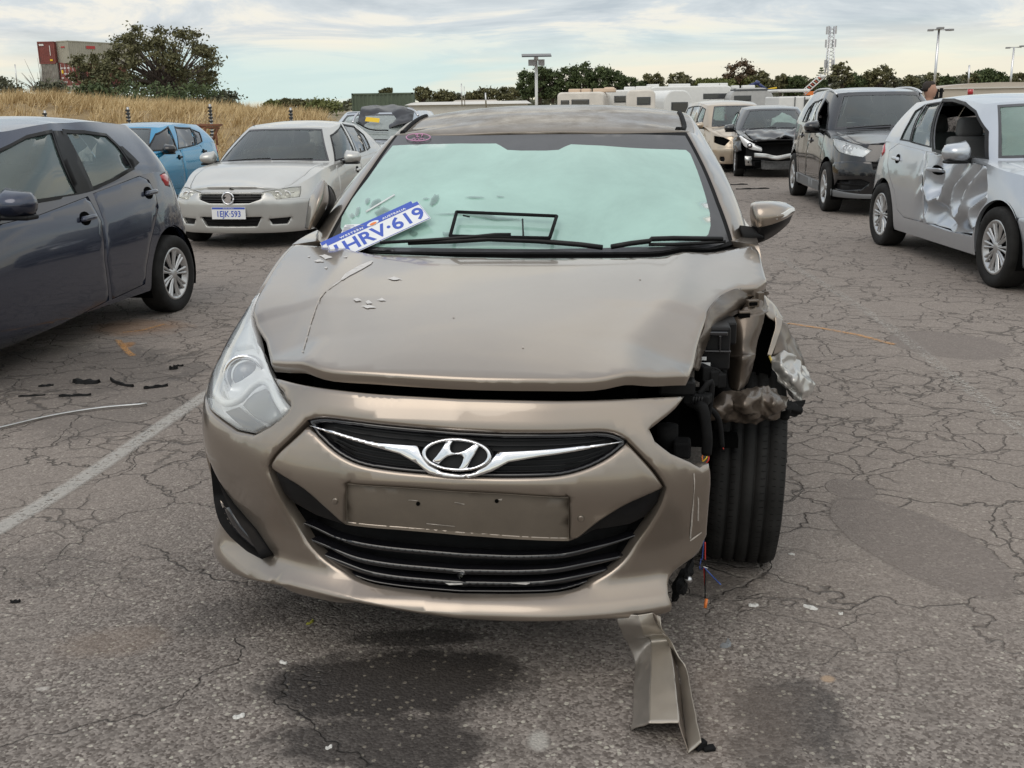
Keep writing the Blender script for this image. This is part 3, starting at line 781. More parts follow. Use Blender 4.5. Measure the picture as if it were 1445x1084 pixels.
def hb(px, us=(-1.5, 1.3)): return [tuple(x) for x in HB.belt.inv(px, HF.pix, HC, us, (.17, 1.0))]
def hd(px): return [tuple(x) for x in HB.deck.inv(px, HF.pix, HC, (-.9, .9), (.04, 1.6))]
def hg(px): return [tuple(x) for x in HB.green.inv(px, HF.pix, HC, (-1.6, 1.6), (-.02, 1.0))]
def at(px, py, y): return HF.at(px, py, 'y', y)
hU = HB.U
# ---- front bumper with its big mouth opening
GT = [(431, 592), (449, 587), (503, 594), (595, 604), (640, 608), (700, 611), (762, 611), (859, 608), (878, 613), (886, 621)]
RR = [(908, 644), (929, 666), (942, 690)]
LO = [(938, 711), (913, 753), (881, 796), (846, 820), (800, 834), (700, 837), (640, 836), (580, 831), (519, 822), (467, 801), (430, 767), (406, 731), (388, 694)]
LL = [(375, 659), (382, 642), (406, 620)]
def sm(px, it=6, step=.02, **k): return smo(hb(px, **k), step, it)
sGT, sRR, sLO, sLL = sm(GT, 3), sm([GT[-1]]+RR, 3), sm([RR[-1]]+LO+[LL[0]], 6), sm(LL+[GT[0]], 3)
mouth = sGT+sRR[1:]+sLO[1:]+sLL[1:-1]
topedge = sm([(384, 531), (400, 534), (440, 544), (500, 552), (560, 557), (650, 562), (750, 564), (850, 563), (905, 560), (940, 558), (968, 557)])
topedge = [(u, min(z, float(np.interp(abs(u), HB.u, HB.c[2])))) for u, z in topedge]
rlamp = hb([(955, 575), (935, 592), (918, 605), (925, 622), (948, 640), (975, 652), (990, 661), (1003, 655)])
rend = hb([(1003, 700), (999, 755), (988, 782), (962, 800), (946, 815), (944, 838), (948, 869)])
lip = smo(hb([(925, 876), (900, 873), (860, 873), (800, 877), (720, 880), (650, 877), (560, 862), (480, 843), (430, 829), (405, 825)]), .03, 16)+[(-.83, .185), (-.88, .178)]
side = [(-hU(.42), .185), (-hU(.52), .19), (-hU(.60), .20)]+[(-hU(.955-.37*math.cos(t)), .325+.37*math.sin(t)) for t in np.linspace(.1, .95, 7)]
lampo = [(290, 560), (289, 530), (292, 500), (299, 475), (316, 450), (337, 428), (357, 410)]
lampb = hb([(308, 590), (333, 608), (358, 613), (382, 600), (406, 580)])
lampi = hb([(409, 574), (398, 553)])
lo_out = hb(lampo[:1])
fb = topedge+rlamp+rend+lip+side+[(-hU(.74), .66)]+lo_out+lampb+lampi
fog = hb([(285, 626), (299, 661), (313, 688), (330, 713), (346, 732), (361, 749), (384, 784), (361, 774), (335, 755), (318, 736), (300, 707), (290, 676)])
tri = mouth
def fbdef(P, n, uv):
    # small torn nibble and crumple on the broken end, scrapes elsewhere
    w = np.clip((P[:, 0]-.70)/.12, 0, 1)
    d = np.array([mnoise.noise(Vector(p)*14) for p in P])*.012*w
    return P+n*d[:, None], n
bump = panel('front_bumper', HB.belt, fb, PT, hero, .022, holes=[mouth, fog], ret=.03, rnd=.009, defo=fbdef)
# fog recess
HBf = Body(dict(HEROSP, low=[(.15, .012), (1.3, 0)]))
o = panel('fog_lamp_recess', HBf.belt, fog, BLK, bump, .03, off=-.05, ret=-.04)
panel('trim_strip', HBf.belt, hb([(316, 716), (324, 716), (345, 742), (372, 766), (380, 779), (362, 770), (336, 750)]), BLKG, bump, .02, off=-.022, ret=.015, rnd=.006)
# ---- centre panel with the registration plate recess
GBm = [(443, 611), (473, 641), (504, 657), (560, 666), (595, 669), (653, 673), (701, 675), (792, 673), (829, 663), (865, 644), (886, 624)]
sGB = sm(GBm, 4)
cp = sm([(378, 660), (385, 643), (408, 623), (431, 601)], 2)+sGB+sm([(906, 646), (926, 668), (939, 690)], 2)+sm([(939, 690), (914, 702), (877, 717), (838, 745), (813, 766)], 5)[1:]+sm([(803, 767), (720, 762), (640, 757), (560, 750), (486, 744)], 4)+sm([(476, 737), (455, 717), (424, 689), (378, 661)], 3)[:-1]
rec = hb([(488, 684), (560, 689), (640, 695), (720, 699), (803, 704), (803, 765), (720, 762), (640, 756), (560, 749), (488, 742)])
cpo = panel('bumper_centre', HB.belt, cp, PT, hero, .02, holes=[rec], off=-.004, ret=.03, rnd=.009)
po = panel('plate_mount', HB.belt, rec, PTM, cpo, .03, off=-.016, ret=-.012)
for px, py in ((588, 716), (700, 712)):
    q = [(px+3.0*math.cos(t), py+3*math.sin(t)) for t in np.linspace(0, 6.28, 9)[:-1]]
    panel('screw_hole', HB.belt, hb(q), VOID, cpo, .01, off=-.0145, ret=.001)
for poly in ([(640, 713), (655, 716), (654, 717.5), (639, 714.5)], [(575, 710), (588, 711), (587, 712), (574, 711.2)], [(702, 703+6), (708, 708), (707, 711), (703, 710.5)], [(600, 744), (640, 748), (640, 749), (600, 745)]):
    panel('scuff_mark', HB.belt, hb(poly), SCR2, cpo, .01, off=-.0148, ret=0)
for px, py in ((472, 708), (820, 733)):
    q = lambda r: hb([(px+r*math.cos(t), py+r*math.sin(t)) for t in np.linspace(0, 6.283, 17)[:-1]])
    panel('parking_sensor', HB.belt, q(5.4), PTM, cpo, .01, off=-.0035, ret=.002)
    panel('sensor_face', HB.belt, q(4.0), PT, cpo, .01, off=.0005, ret=.004, rnd=.002)
# ---- lower intake: cavity, upper blanking panel, slats
lowo = hb([(378, 661), (424, 690), (455, 718), (486, 745), (640, 758), (803, 768), (838, 746), (877, 718), (914, 703), (942, 692)]+LO)
HBq = Body(dict(HEROSP, low=[(.15, .012), (1.3, 0)]))
cav = panel('lower_intake', HBq.belt, lowo, BLKM, hero, .05, off=-.13, ret=-.05)
ub = hb([(379, 664), (424, 690), (455, 718), (486, 745), (640, 758), (803, 768), (838, 746), (877, 718), (914, 703), (940, 694), (934, 716), (915, 738), (893, 748), (840, 757), (812, 772), (640, 763), (484, 750), (440, 735), (398, 712), (388, 694)])
panel('intake_blank', HB.belt, ub, BLK, cav, .03, off=-.022, ret=.02, rnd=.004)
def slat(py0, pts, w=7.5, thick=.022, m=BLKG):
    bot = [(x, y+w*(1 if 470 < x < 840 else .45)) for x, y in pts[::-1]]
    panel('grille_slat', CS, csx(CS, pts)+csx(CS, bot), m, cav, .03, off=0, ret=.03, rnd=.004)
HBs = Body(dict(HEROSP, low=[(.15, .012), (1.3, 0)]))
def cavf(off): return Surf(lambda u, v: HBs.belt(u, v)+HBs.belt.nrm(np.atleast_1d(u), np.atleast_1d(v))*off, 1)
CS = cavf(-.068); FS = cavf(-.085)
def csx(S_, px, it=3): return smo(S_.inv(px, HF.pix, HC, (-1.3, 1.2), (.15, .6), 60), .02, it)
slat(0, [(412, 733), (440, 741), (470, 757), (500, 764), (560, 773), (640, 780), (720, 784), (800, 781), (830, 773), (870, 764), (905, 752)])
slat(0, [(428, 757), (460, 769), (500, 786), (560, 796), (640, 803), (720, 805), (790, 802), (830, 793), (880, 784)])
slat(0, [(448, 779), (480, 791), (515, 805), (560, 813), (640, 820), (720, 822), (780, 819), (820, 811), (858, 803)])
slat(0, [(470, 799), (520, 819), (580, 828), (640, 833), (700, 834), (790, 832), (830, 820)], w=3)
panel('road_rash', CS, csx(CS, [(636, 805), (655, 805.6), (668, 806.6), (655, 807.4)]), SCR, cav, .01, off=.0012, ret=0)
panel('road_rash', CS, csx(CS, [(628, 822.5), (645, 821.5), (662, 823.5), (648, 825), (634, 825.5)]), SCR, cav, .01, off=.0012, ret=0)
panel('road_rash', CS, csx(CS, [(720, 823), (745, 821), (760, 822), (742, 825)]), SCR, cav, .01, off=.0012, ret=0)
# ---- upper grille
gro = sGT+sGB[::-1]
gcav = panel('grille', HB.belt, gro, BLK, hero, .03, off=-.045, ret=-.035)
rim = shrink(np.array(gro), .010)
panel('grille_surround', HB.belt, gro, BLKG, gcav, .02, holes=[[tuple(x) for x in rim]], off=-.010, ret=.03, rnd=.004)
for k in range(7):
    f = (k+1)/8
    pts = []
    for t in np.linspace(.06, .94, 14):
        i = int(t*200)
        xt = 436+(884-436)*t; yt = np.interp(xt, [p[0] for p in GT], [p[1] for p in GT]); yb = np.interp(xt, [p[0] for p in GBm], [p[1] for p in GBm])
        yb = yb if xt > 443 else yt+10
        if yb-yt > 10: pts.append((xt, yt+(yb-yt)*f))
    if len(pts) > 3:
        panel('grille_bar', HB.belt, hb(pts+[(x, y+1.6) for x, y in pts[::-1]]), BLK, gcav, .03, off=-.030, ret=.014)
wing = [(436.6, 600.5), (473, 608.5), (534, 625), (589, 629), (595, 643), (606, 656), (625, 666), (647, 669), (668, 666.5), (685, 657), (696, 646), (703, 638), (762, 635), (823, 629), (880, 623), (823, 635.5), (762, 645), (718, 652.5), (695, 665), (670, 673), (647, 675.5), (625, 674), (604, 668), (589, 655), (564, 641), (534, 632.5), (473, 614)]
panel('chrome_wing', HB.belt, hb(wing), CHR, gcav, .02, off=.004, ret=.02, rnd=.004)
ce, sn = math.cos(rad(2.5)), math.sin(rad(2.5))
def ell(a, b, n=56): return [(645.8+a*math.cos(t)*ce-b*math.sin(t)*sn, 641.8+a*math.cos(t)*sn+b*math.sin(t)*ce) for t in np.linspace(0, 2*math.pi, n+1)[:-1]]
emb = panel('emblem', HB.belt, hb(ell(50, 24)), BLK, gcav, .02, off=-.004, ret=.03)
panel('emblem_ring', HB.belt, hb(ell(48.3, 22.8)), CHR, emb, .015, holes=[hb(ell(43, 18.6))], off=.018, ret=.012, rnd=.003)
Hs = [(515, 458), (585, 450), (558, 500), (556, 540), (570, 562), (600, 573), (640, 570), (700, 548), (755, 515), (795, 485), (850, 500), (800, 590), (760, 650), (722, 720), (680, 738), (628, 738), (655, 705), (676, 665), (688, 620), (672, 598), (640, 590), (590, 592), (530, 608), (485, 638), (440, 680), (372, 655), (420, 600), (462, 545), (495, 495)]
panel('emblem_letter', HB.belt, hb([(560+x/7.225, 560+y/7.225) for x, y in Hs]), CHR, emb, .01, off=.017, ret=.012, rnd=.0028)
# ---- headlight (left of the picture)
lo_pts = hb([(290, 560), (288, 530), (291, 500), (299, 475), (316, 450), (337, 428), (355, 411)])
tipin = [(-.775, .845), (-.745, .74), (-.715, .655), (-.672, .55), (-.628, .46), (-.595, .375)]
li_pts = hb([(367, 407), (362, 428), (361, 452), (366, 480), (376, 512), (390, 545), (408, 574)])
lz = lambda u: float(np.interp(abs(u), HB.u, HB.c[2]))
lp = [(u, min(z, lz(u))) for u, z in lo_pts+li_pts]+[tuple(x) for x in hb([(400, 588), (380, 600), (357, 611), (334, 606), (309, 588)])]
# wrap the lamp a little further round the wing so its outer edge is not the silhouette
lp = [( -hU(.62), .775), ( -hU(.72), .845)]+[p for p in lp]
lamp_pix = [(290, 560), (289, 530), (292, 500), (299, 475), (316, 450), (337, 430), (357, 410), (366, 409), (362, 430), (361, 452), (366, 480), (376, 512), (390, 545), (408, 574), (400, 588), (380, 600), (357, 611), (334, 606), (309, 588)]
L3 = []
LY = {290: .47, 289: .52, 292: .56, 299: .61, 316: .68, 337: .76, 357: .84, 366: .83, 362: .73, 361: .655, 376: .46, 390: .36, 408: .27, 400: .25, 380: .25, 334: .31, 309: .38}
lampS = hb(lamp_pix, (-1.5, -.3)); lampS = [(u, min(z, lz(u)+.0)) for u, z in lampS]
hl = panel('headlight', HB.belt, lampS, LAMPW, hero, .03, off=-.045, ret=-.04)
panel('lamp_lens', HB.belt, lampS, LENS, hl, .025, off=.0, ret=.012, rnd=.006)
def lampat(px, py, off):
    uv = np.array(hb([(px, py)], (-1.5, -.3))); P = HB.belt(uv[:, 0], uv[:, 1]); n_ = HB.belt.nrm(uv[:, 0], uv[:, 1]); return (P+n_*off)[0], n_[0]
drl = [lampat(x, y, -.014)[0] for x, y in [(304, 488), (300, 503), (299, 520), (300, 550), (314, 566), (334, 560), (351, 542), (367, 534), (378, 541), (385, 559), (397, 579)]]
V, Fc = tubemesh([crom3(drl, 6)], .011, 8); meshobj('running_light', V, Fc, mat('light guide', (.85, .86, .86), .3), hl)
for x, y, r_, m_ in ((331, 510, .050, 0),):
    P, n_ = lampat(x, y, -.060); f = np.array([0.05, -1.0, .12]); f /= np.linalg.norm(f); a = np.cross(f, (0, 0, 1)); a /= np.linalg.norm(a); M3 = np.stack([f, a, np.cross(f, a)], 1)
    V, Fc = lathe([(-.01, .060), (.034, .066), (.040, .060), (.028, .050), (.014, .046)], 32); meshobj('projector_ring', np.array(V)@M3.T+P, Fc, CHR, hl)
    V, Fc = lathe([(-.01, .042), (.016, .041), (.028, .036), (.036, .025), (.040, .011), (.041, .001)], 32); meshobj('projector_lens', np.array(V)@M3.T+P, Fc, mat('lens glass', (.12, .14, .17), .04, coat=1.0), hl)
q = hb([(333, 566), (352, 548), (368, 541), (377, 552), (386, 580), (372, 596), (350, 585)], (-1.5, -.3))
panel('high_beam_box', HB.belt, q, mat('lamp grey', (.22, .23, .24), .3, .3), hl, .03, off=-.018, ret=.03, rnd=.008)
q = hb([(310, 578), (330, 570), (352, 590), (366, 602), (357, 607), (336, 603)], (-1.5, -.3))
panel('lower_bezel', HB.belt, q, mat('lamp dark', (.05, .052, .055), .2, .2), hl, .03, off=-.020, ret=.03)
q = hb([(312, 560), (300, 540), (306, 495), (318, 468), (345, 440), (358, 425), (358, 455), (361, 480), (345, 478), (318, 486), (306, 505)], (-1.5, -.3))
panel('lamp_bezel', HB.belt, [(u, min(z, lz(u)-.01)) for u, z in q], mat('lamp silver trim', (.82, .84, .85), .4, .2), hl, .03, off=-.026, ret=.02, rnd=.01)
# ---- bonnet
bf = smo(hd([(381, 512), (400, 513), (440, 522), (500, 529), (560, 533), (640, 537), (700, 539), (780, 539), (860, 537), (915, 533), (974, 531)]), .03, 8)+hd([(980, 519), (985, 491), (992, 466)])
br = hd([(1003, 436), (1020, 416), (1046, 405.5), (1070, 404)])+[(.848, .97), (.848, 1.1), (.85, 1.25), (.84, 1.38)]
brr = hd([(1034, 351), (1000, 356), (940, 361), (860, 364), (750, 365), (650, 363), (560, 359), (500, 354), (470, 348)])
bl = [(-float(np.interp(y, HB.dy, HB.dx))+.007, y) for y in (1.36, 1.28, 1.2, 1.1, 1.0, .92, .84, .77, .70, .64, .58)]+[(-.645, .47)]
bonnet_poly = bf+br+brr+bl
def bondef(P, n, uv):
    w = np.clip((P[:, 0]-.50)/.3, 0, 1)*np.clip((1.1-P[:, 1])/.6, 0, 1)
    d = np.array([mnoise.noise(Vector((p[0]*5, p[1]*4, 2.0))) for p in P])*.010*w
    d2 = np.array([mnoise.noise(Vector((p[0]*1.7, p[1]*1.5, 9.0))) for p in P])*.0015
    lift = .004*np.clip((.7-P[:, 1])/.6, 0, 1)
    Q = P.copy(); Q[:, 2] += d+d2+lift; return Q, n
bon = panel('bonnet', HB.deck, bonnet_poly, PT, hero, .03, off=.002, ret=.022, rnd=.012, defo=bondef)
def hoodmark(px, m=SCR, name='paint_scrape'):
    uv = hd(px)
    return panel(name, HB.deck, uv, m, bon, .02, off=.0042, ret=0, defo=bondef)
rs = random.Random(5)
def ragged(c, n=9, j=.35):
    out = []
    for i in range(len(c)):
        a, b = c[i], c[(i+1) % len(c)]
        for k in range(3):
            t = k/3; L = math.hypot(b[0]-a[0], b[1]-a[1])*.16*j*3
            out.append((a[0]+(b[0]-a[0])*t+rs.uniform(-L, L)*.35, a[1]+(b[1]-a[1])*t+rs.uniform(-L, L)*.25))
    return out
for c_ in ([(450, 362), (459, 360.5), (470, 365), (460, 367.5)], [(443, 370), (452, 367), (458, 370.5), (448, 371.5)], [(484, 364), (491, 362.5), (489, 364.5)], [(458, 379), (463, 378), (461, 381)], [(547, 394.5), (556, 392.5), (568, 396), (556, 397.5)],
           [(499, 424), (505, 422.5), (511, 425.5), (503, 427)], [(532, 425), (539, 422.5), (545, 426), (538, 426.5)], [(516, 427.5), (521, 425.5), (526, 430), (518, 431)], [(510, 434), (521, 432.5), (531, 436), (519, 437.5)], [(434, 363.5), (438, 362.8), (437, 364.5)]):
    hoodmark(ragged(c_))
hoodmark([(481, 396), (487, 388), (497, 382), (508, 376), (518, 372), (524, 369.5), (527, 370), (524, 374), (514, 380), (503, 386), (493, 391), (484, 397)], SCR)
sp_ = crom3([(483, 396, 0), (470, 405, 0), (459, 413, 0), (451, 424, 0), (445, 440, 0), (439, 459, 0), (434, 478, 0), (429, 496, 0)], 7)
for i in range(len(sp_)-1):
    if rs.random() < .12 and i > 8: continue
    a, b = sp_[i], sp_[i+1]; w = (2.2 if i < 20 else 1.5)*rs.uniform(.5, 1.1)
    hoodmark([(a[0]-w*.5, a[1]), (b[0]-w*.5, b[1]), (b[0]+w*.5, b[1]), (a[0]+w*.5, a[1])], SCR2 if i > 6 else SCR)
for px, py in ((738, 493), (428, 499), (903, 395), (640, 450)): hoodmark([(px-1.5, py), (px, py-1), (px+2, py+.3), (px, py+1)], SCR2, 'stone_chip')
# folded right edge of the bonnet
fold_o = [HB.deck([x], [y])[0]+np.array([0, 0, .0]) for x, y in ((.615, .36), (.64, .46), (.675, .55), (.715, .64), (.76, .77), (.80, .88), (.835, .97))]
fold_o = [at(980, 519, .37), at(985, 491, .46), at(993, 467, .55), at(1001, 437, .64), at(1019, 416, .77), at(1048, 406, .88), at(1084, 412, .97)]
fold_m = [at(983, 522, .40), at(990, 495, .50), at(1002, 470, .60), at(1020, 445, .70), at(1042, 428, .82), at(1062, 418, .92), at(1085, 413, .985)]
fold_i = [at(985, 524, .44), at(993, 498, .55), at(1000, 477, .66), at(1022, 456, .78), at(1048, 437, .90), at(1070, 421, .97), at(1086, 415, 1.0)]
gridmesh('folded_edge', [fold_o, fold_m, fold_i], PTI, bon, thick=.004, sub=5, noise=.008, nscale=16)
# wing on the left side
edge_pts = [(-float(np.interp(y, HB.ey, HB.ex)), y) for y in np.linspace(.86, 1.5, 10)]
af = [(-hU(.955-.37*math.cos(t)), .325+.37*math.sin(t)) for t in np.linspace(.95, 3.05, 16)]
wl = [(-hU(.74), .66)]+lo_out+[(-hU(.56), .74), (-hU(.68), .80), (-hU(.80), .86), (-hU(.86), lz(hU(.86)))]+[(-hU(y), lz(hU(y))) for y in np.linspace(.95, 1.42, 7)]+[(-hU(1.42), .2), (-hU(1.33), .2)]+[(u, z) for u, z in af[::-1]]
panel('front_wing', HB.belt, wl, PT, hero, .05, ret=.02, rnd=.006)
# sides: doors, sills, quarter panels and rear
st = HB.smax; arR = [(hU(3.72-.37*math.cos(t)), .325+.37*math.sin(t)) for t in np.linspace(-.2, math.pi+.2, 18)]
d1 = HB.sy([(1.42, .30), (1.40, .6), (1.38, .97), (2.46, 1.01), (2.46, .27)]); d2 = HB.sy([(2.47, .27), (2.47, 1.01), (3.42, 1.03), (3.46, .80), (3.30, .48), (3.22, .30)])
us_ = np.linspace(-st, st, 160)
for sg in (1, -1):
    ul = np.linspace(hU(1.36 if sg > 0 else 1.425), st, 80)
    q = [(u, lz(u)) for u in ul]+[(u, .2) for u in ul[::-1]]
    panel('side_body', HB.belt, q, PT, hero, .09, holes=[arR, d1, d2], ret=.03, mir=sg < 0)
    for d in (d1, d2):
        do = panel('door', HB.belt, shrink(d, .004), PT, hero, .09, off=.002, ret=.02, rnd=.006, mir=sg < 0)
        hu = d[2][0]*.0+(hU(2.28) if d is d1 else hU(3.28)); panel('handle', HB.belt, [(hu-.1, .84), (hu+.1, .85), (hu+.1, .88), (hu-.1, .87)], CHR, do, .03, off=.035, ret=.02, rnd=.008, mir=sg < 0)
    panel('inner_liner', HB.belt, [(u, lz(u)-.04) for u in np.linspace(hU(1.5), st, 30)]+[(u, .22) for u in np.linspace(st, hU(1.5), 30)], VOID, hero, .2, holes=[arR], off=-.05, ret=0, mir=sg < 0)
    wheelwell(HB, 3.72, .325, .375, .88, sg, hero)
    panel('tail_light', HB.belt, [(hU(4.3), .84), (hU(4.62), .86), (hU(4.62), 1.0), (hU(4.3), 1.02)], REDL, hero, .06, off=.012, ret=.03, rnd=.015, mir=sg < 0)
wheelwell(HB, .955, .325, .38, .88, -1, hero)
panel('inner_liner', HB.belt, [(u, lz(u)-.05) for u in np.linspace(-hU(1.42), hU(.07), 60)]+[(u, .27) for u in np.linspace(hU(.07), -hU(1.42), 60)], VOID, hero, .1, holes=[[(-hU(.955-.38*math.cos(t)), .325+.38*math.sin(t)) for t in np.linspace(-.3, math.pi+.3, 16)]], off=-.13, ret=0)
panel('underbonnet_void', HB.deck, [(-.75, 1.2), (-.68, .5), (-.45, .24), (.45, .24), (.5, .6), (.55, 1.2)], VOID, hero, .2, off=-.11, ret=0)  # black void sheet in place of the darkness below the bonnet
# rear deck
ring = [(x, y) for x, y in zip(HB.ex, HB.ey) if y > 3.4][::6]; ring = ring+[(0, HB.ey[-1])]; gl_ = [(x, y) for x, y in HB.G[::3, :2] if y > 3.4]
panel('boot_lid', HB.deck, ring+[(-x, y) for x, y in ring[::-1]][0:]+[(-x, y) for x, y in gl_]+[(x, y) for x, y in gl_[::-1]], PT, hero, .1, ret=.02)
for sg in (1, -1):
    e_ = [(float(np.interp(y, HB.ey, HB.ex)), y) for y in np.linspace(1.36, 3.45, 12)]; g_ = [(float(np.interp(y, HB.G[:, 1], HB.G[:, 0]))-.02, y) for y in np.linspace(3.45, 1.42, 12)]
    panel('shoulder', HB.deck, e_+g_, PT, hero, .1, ret=.02, mir=sg < 0)
# cowl
panel('cowl', HB.deck, [(-.83, 1.40), (-.78, 1.2), (-.6, 1.02), (0, .98), (.6, 1.02), (.78, 1.2), (.83, 1.40), (.70, 1.50), (.5, 1.35), (0, 1.25), (-.5, 1.35), (-.70, 1.50)], BLK, hero, .06, off=-.022, ret=.02)
# greenhouse
wso = hg([(563, 188), (640, 186), (700, 186), (760, 186), (830, 187), (900, 189), (967, 191), (990, 235), (1010, 285), (1029, 340), (1000, 350), (900, 356), (760, 358), (600, 356), (520, 352), (464, 343), (500, 280), (530, 235)])
wso = [(u, min(max(v, .0), .995)) for u, v in wso]
mint = hg([(554, 205), (600, 203), (650, 202), (700, 202), (706, 205), (716, 211), (735, 212), (770, 212), (788, 211), (798, 206), (806, 203), (850, 205), (890, 208), (940, 210), (968, 211), (974, 216), (984, 240), (994, 270), (1002, 300), (1003, 318), (1000, 330), (990, 340), (975, 344), (900, 348), (760, 351), (600, 349), (510, 344), (488, 335), (480, 320), (482, 306), (497, 280), (520, 250), (540, 222)])
gm = HB.gmax; ih = 1.0
gout = shrink(np.array(wso)*[1, HB.gh], -.032)/[1, HB.gh]; gout = [(u, min(max(v, -.01), 1.0)) for u, v in gout]
sws = [[tuple(x) for x in HB.green.inv(q, lambda P: P[:, 1:], us=(.9, 4.3), vs=(0, 1))] for q in ([(1.88, 1.07), (2.52, 1.08), (2.54, 1.39), (2.42, 1.38), (2.15, 1.27)], [(2.62, 1.08), (3.35, 1.12), (3.40, 1.16), (3.1, 1.37), (2.64, 1.395)])]
rw = [(gm-.62, .08), (gm, .08), (gm, .93), (gm-.42, .93)]
gh_ = [gout]+sws+[mirpoly(q) for q in sws]+[rw, mirpoly(rw)]
panel('pillars', HB.green, [(-gm, 0), (gm, 0), (gm, 1), (-gm, 1)], PT, hero, .05, holes=gh_, ret=.02, vsc=HB.gh, rnd=.008)
panel('windscreen_seal', HB.green, gout, BLKM, hero, .04, holes=[wso], off=-.004, ret=.02, vsc=HB.gh)
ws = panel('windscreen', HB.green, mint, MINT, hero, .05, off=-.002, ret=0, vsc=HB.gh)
panel('black_border', HB.green, wso, FRIT, ws, .04, holes=[mint], off=-.002, ret=.004, vsc=HB.gh)
for q in sws:
    for sg in (1, -1): panel('side_window', HB.green, q, GLS, hero, .1, off=-.006, ret=0, vsc=HB.gh, mir=sg < 0)
panel('rear_window', HB.green, rw, GLS, hero, .1, off=-.006, ret=0, vsc=HB.gh); panel('rear_window', HB.green, mirpoly(rw), GLS, hero, .1, off=-.006, ret=0, vsc=HB.gh)
rp = [(x, y) for x, y in zip(HB.rx[::5], HB.ry[::5])]; rp.append((0, HB.ry[-1]))
panel('roof', HB.roof, rp+[(-x, y) for x, y in rp[::-1]], PTD, hero, .06, ret=.02, rnd=.01)
for sg in (1, -1):
    c_ = [HB.roof([sg*.93*np.interp(y, HB.ry, HB.rx)], [y])[0]+np.array([0, 0, .002]) for y in np.linspace(2.05, 2.62, 10)]
    tube('roof_ditch_trim', c_, .011, BLKM, hero, 6)
def gp(px, py, off=.0):
    uv = np.array(hg([(px, py)])); return (HB.green(uv[:, 0], uv[:, 1])+HB.green.nrm(uv[:, 0], uv[:, 1])*off)[0]
def gsmear(px, m, name='glass_smear', off=.002): return panel(name, HB.green, hg(px), m, ws, .04, off=off, ret=0, vsc=HB.gh)
GS = glass('grey smear', (.9, .94, .93), .42, (.14, .19, .18), 24.0); GS2 = glass('pale smear', (.95, .97, .96), .15, (.20, .28, .26), 14.0)
def blob(cx_, cy_, a, b, rot_=0, n=14, j=.25):
    return [(cx_+(a*math.cos(t)*math.cos(rot_)-b*math.sin(t)*math.sin(rot_))*rs.uniform(1-j, 1+j), cy_+(a*math.cos(t)*math.sin(rot_)+b*math.sin(t)*math.cos(rot_))*rs.uniform(1-j, 1+j)) for t in np.linspace(0, 6.283, n+1)[:-1]]
gsmear([(528, 300), (541, 292), (560, 301), (575, 306), (556, 313), (540, 313)], GS)
gsmear([(610, 303), (640, 301), (672, 299), (682, 298), (700, 306), (740, 310), (700, 311), (660, 304)], GS)
for c_ in ((613, 283, 5, 9, .5), (601, 281, 5, 1.5, 0), (671, 279, 14, 1.4, .02), (706, 278, 6, 1, .1), (505, 299, 3, 8, .3), (519, 284, 3, 5, .2), (497, 305, 4, 3, 0), (632, 332, 8, 4, .3), (530, 288, 9, 6, -.4), (583, 330, 6, 4, .2)): gsmear(blob(*c_), GS)
tube('glass_scratch_strip', [gp(517, 300, .003), gp(557, 276, .003)], .0035, PLW, ws, 6)
pk = [gp(590.5+17*math.cos(t), 195+5.2*math.sin(t), .004) for t in np.linspace(0, 6.283, 26)]
V, Fc = tubemesh([pk, [gp(x, y, .004) for x, y in ((586, 192), (590, 191), (588, 194), (592, 194))], [gp(x, y, .004) for x, y in ((594, 191), (597, 190.5), (595, 194))], [gp(x, y, .004) for x, y in ((581, 199), (585, 196), (586, 199), (590, 196), (591, 199), (596, 196.5), (599, 198))]], .0022, 4); meshobj('marker_writing', V, Fc, PINK, ws)
V, Fc = lathe([(0, .012), (.004, .010), (.005, .001)], 16)
# wipers
def wip(pts, r, off=.02, nm='wiper'): return tube(nm, [gp(x, y, off) for x, y in pts], r, BLK, hero, 8, 0)
wip([(578, 349), (640, 347), (690, 344), (760, 347), (820, 352), (850, 356)], .009)
wip([(540, 352), (600, 349), (660, 345), (700, 341), (722, 341)], .006, .03, 'wiper_blade')
wip([(862, 355), (890, 350), (915, 347), (918, 344), (950, 343), (1015, 343)], .009)
wip([(915, 349), (950, 349), (985, 347), (1020, 344)], .006, .012, 'wiper_blade')
# mirrors
mp_ = at(1089, 307, 1.52)
m1 = gridmesh('door_mirror', [[at(1061, 286, 1.62), at(1068, 284, 1.60), at(1088, 283.5, 1.60), at(1108, 286, 1.61), at(1121, 293, 1.63)], [at(1059, 290, 1.52), at(1068, 288, 1.49), at(1088, 288, 1.49), at(1108, 292, 1.52), at(1122, 295, 1.60)], [at(1058, 304, 1.50), at(1068, 304, 1.455), at(1088, 303, 1.455), at(1108, 303, 1.49), at(1121.5, 298, 1.60)], [at(1060, 318, 1.51), at(1070, 321, 1.46), at(1089, 317, 1.46), at(1107, 310, 1.50), at(1120, 302, 1.61)]], PT, hero, thick=.012, sub=6)
gridmesh('mirror_housing', [[at(1060, 318, 1.52), at(1070, 321, 1.475), at(1089, 317, 1.475), at(1107, 310, 1.515), at(1119, 303, 1.61)], [at(1064, 330, 1.53), at(1074, 334, 1.50), at(1090, 326, 1.50), at(1106, 317, 1.53), at(1116, 309, 1.61)], [at(1068, 338, 1.58), at(1078, 340, 1.57), at(1092, 333, 1.57), at(1106, 322, 1.58), at(1114, 314, 1.62)]], BLK, m1, thick=.012, sub=5)
gridmesh('mirror_foot', [[at(1044, 318, 1.50), at(1060, 320, 1.50), at(1072, 324, 1.50)], [at(1047, 332, 1.49), at(1062, 334, 1.49), at(1078, 336, 1.49)], [at(1052, 348, 1.50), at(1064, 345, 1.50), at(1080, 340, 1.52)]], BLK, m1, thick=.05, sub=4)
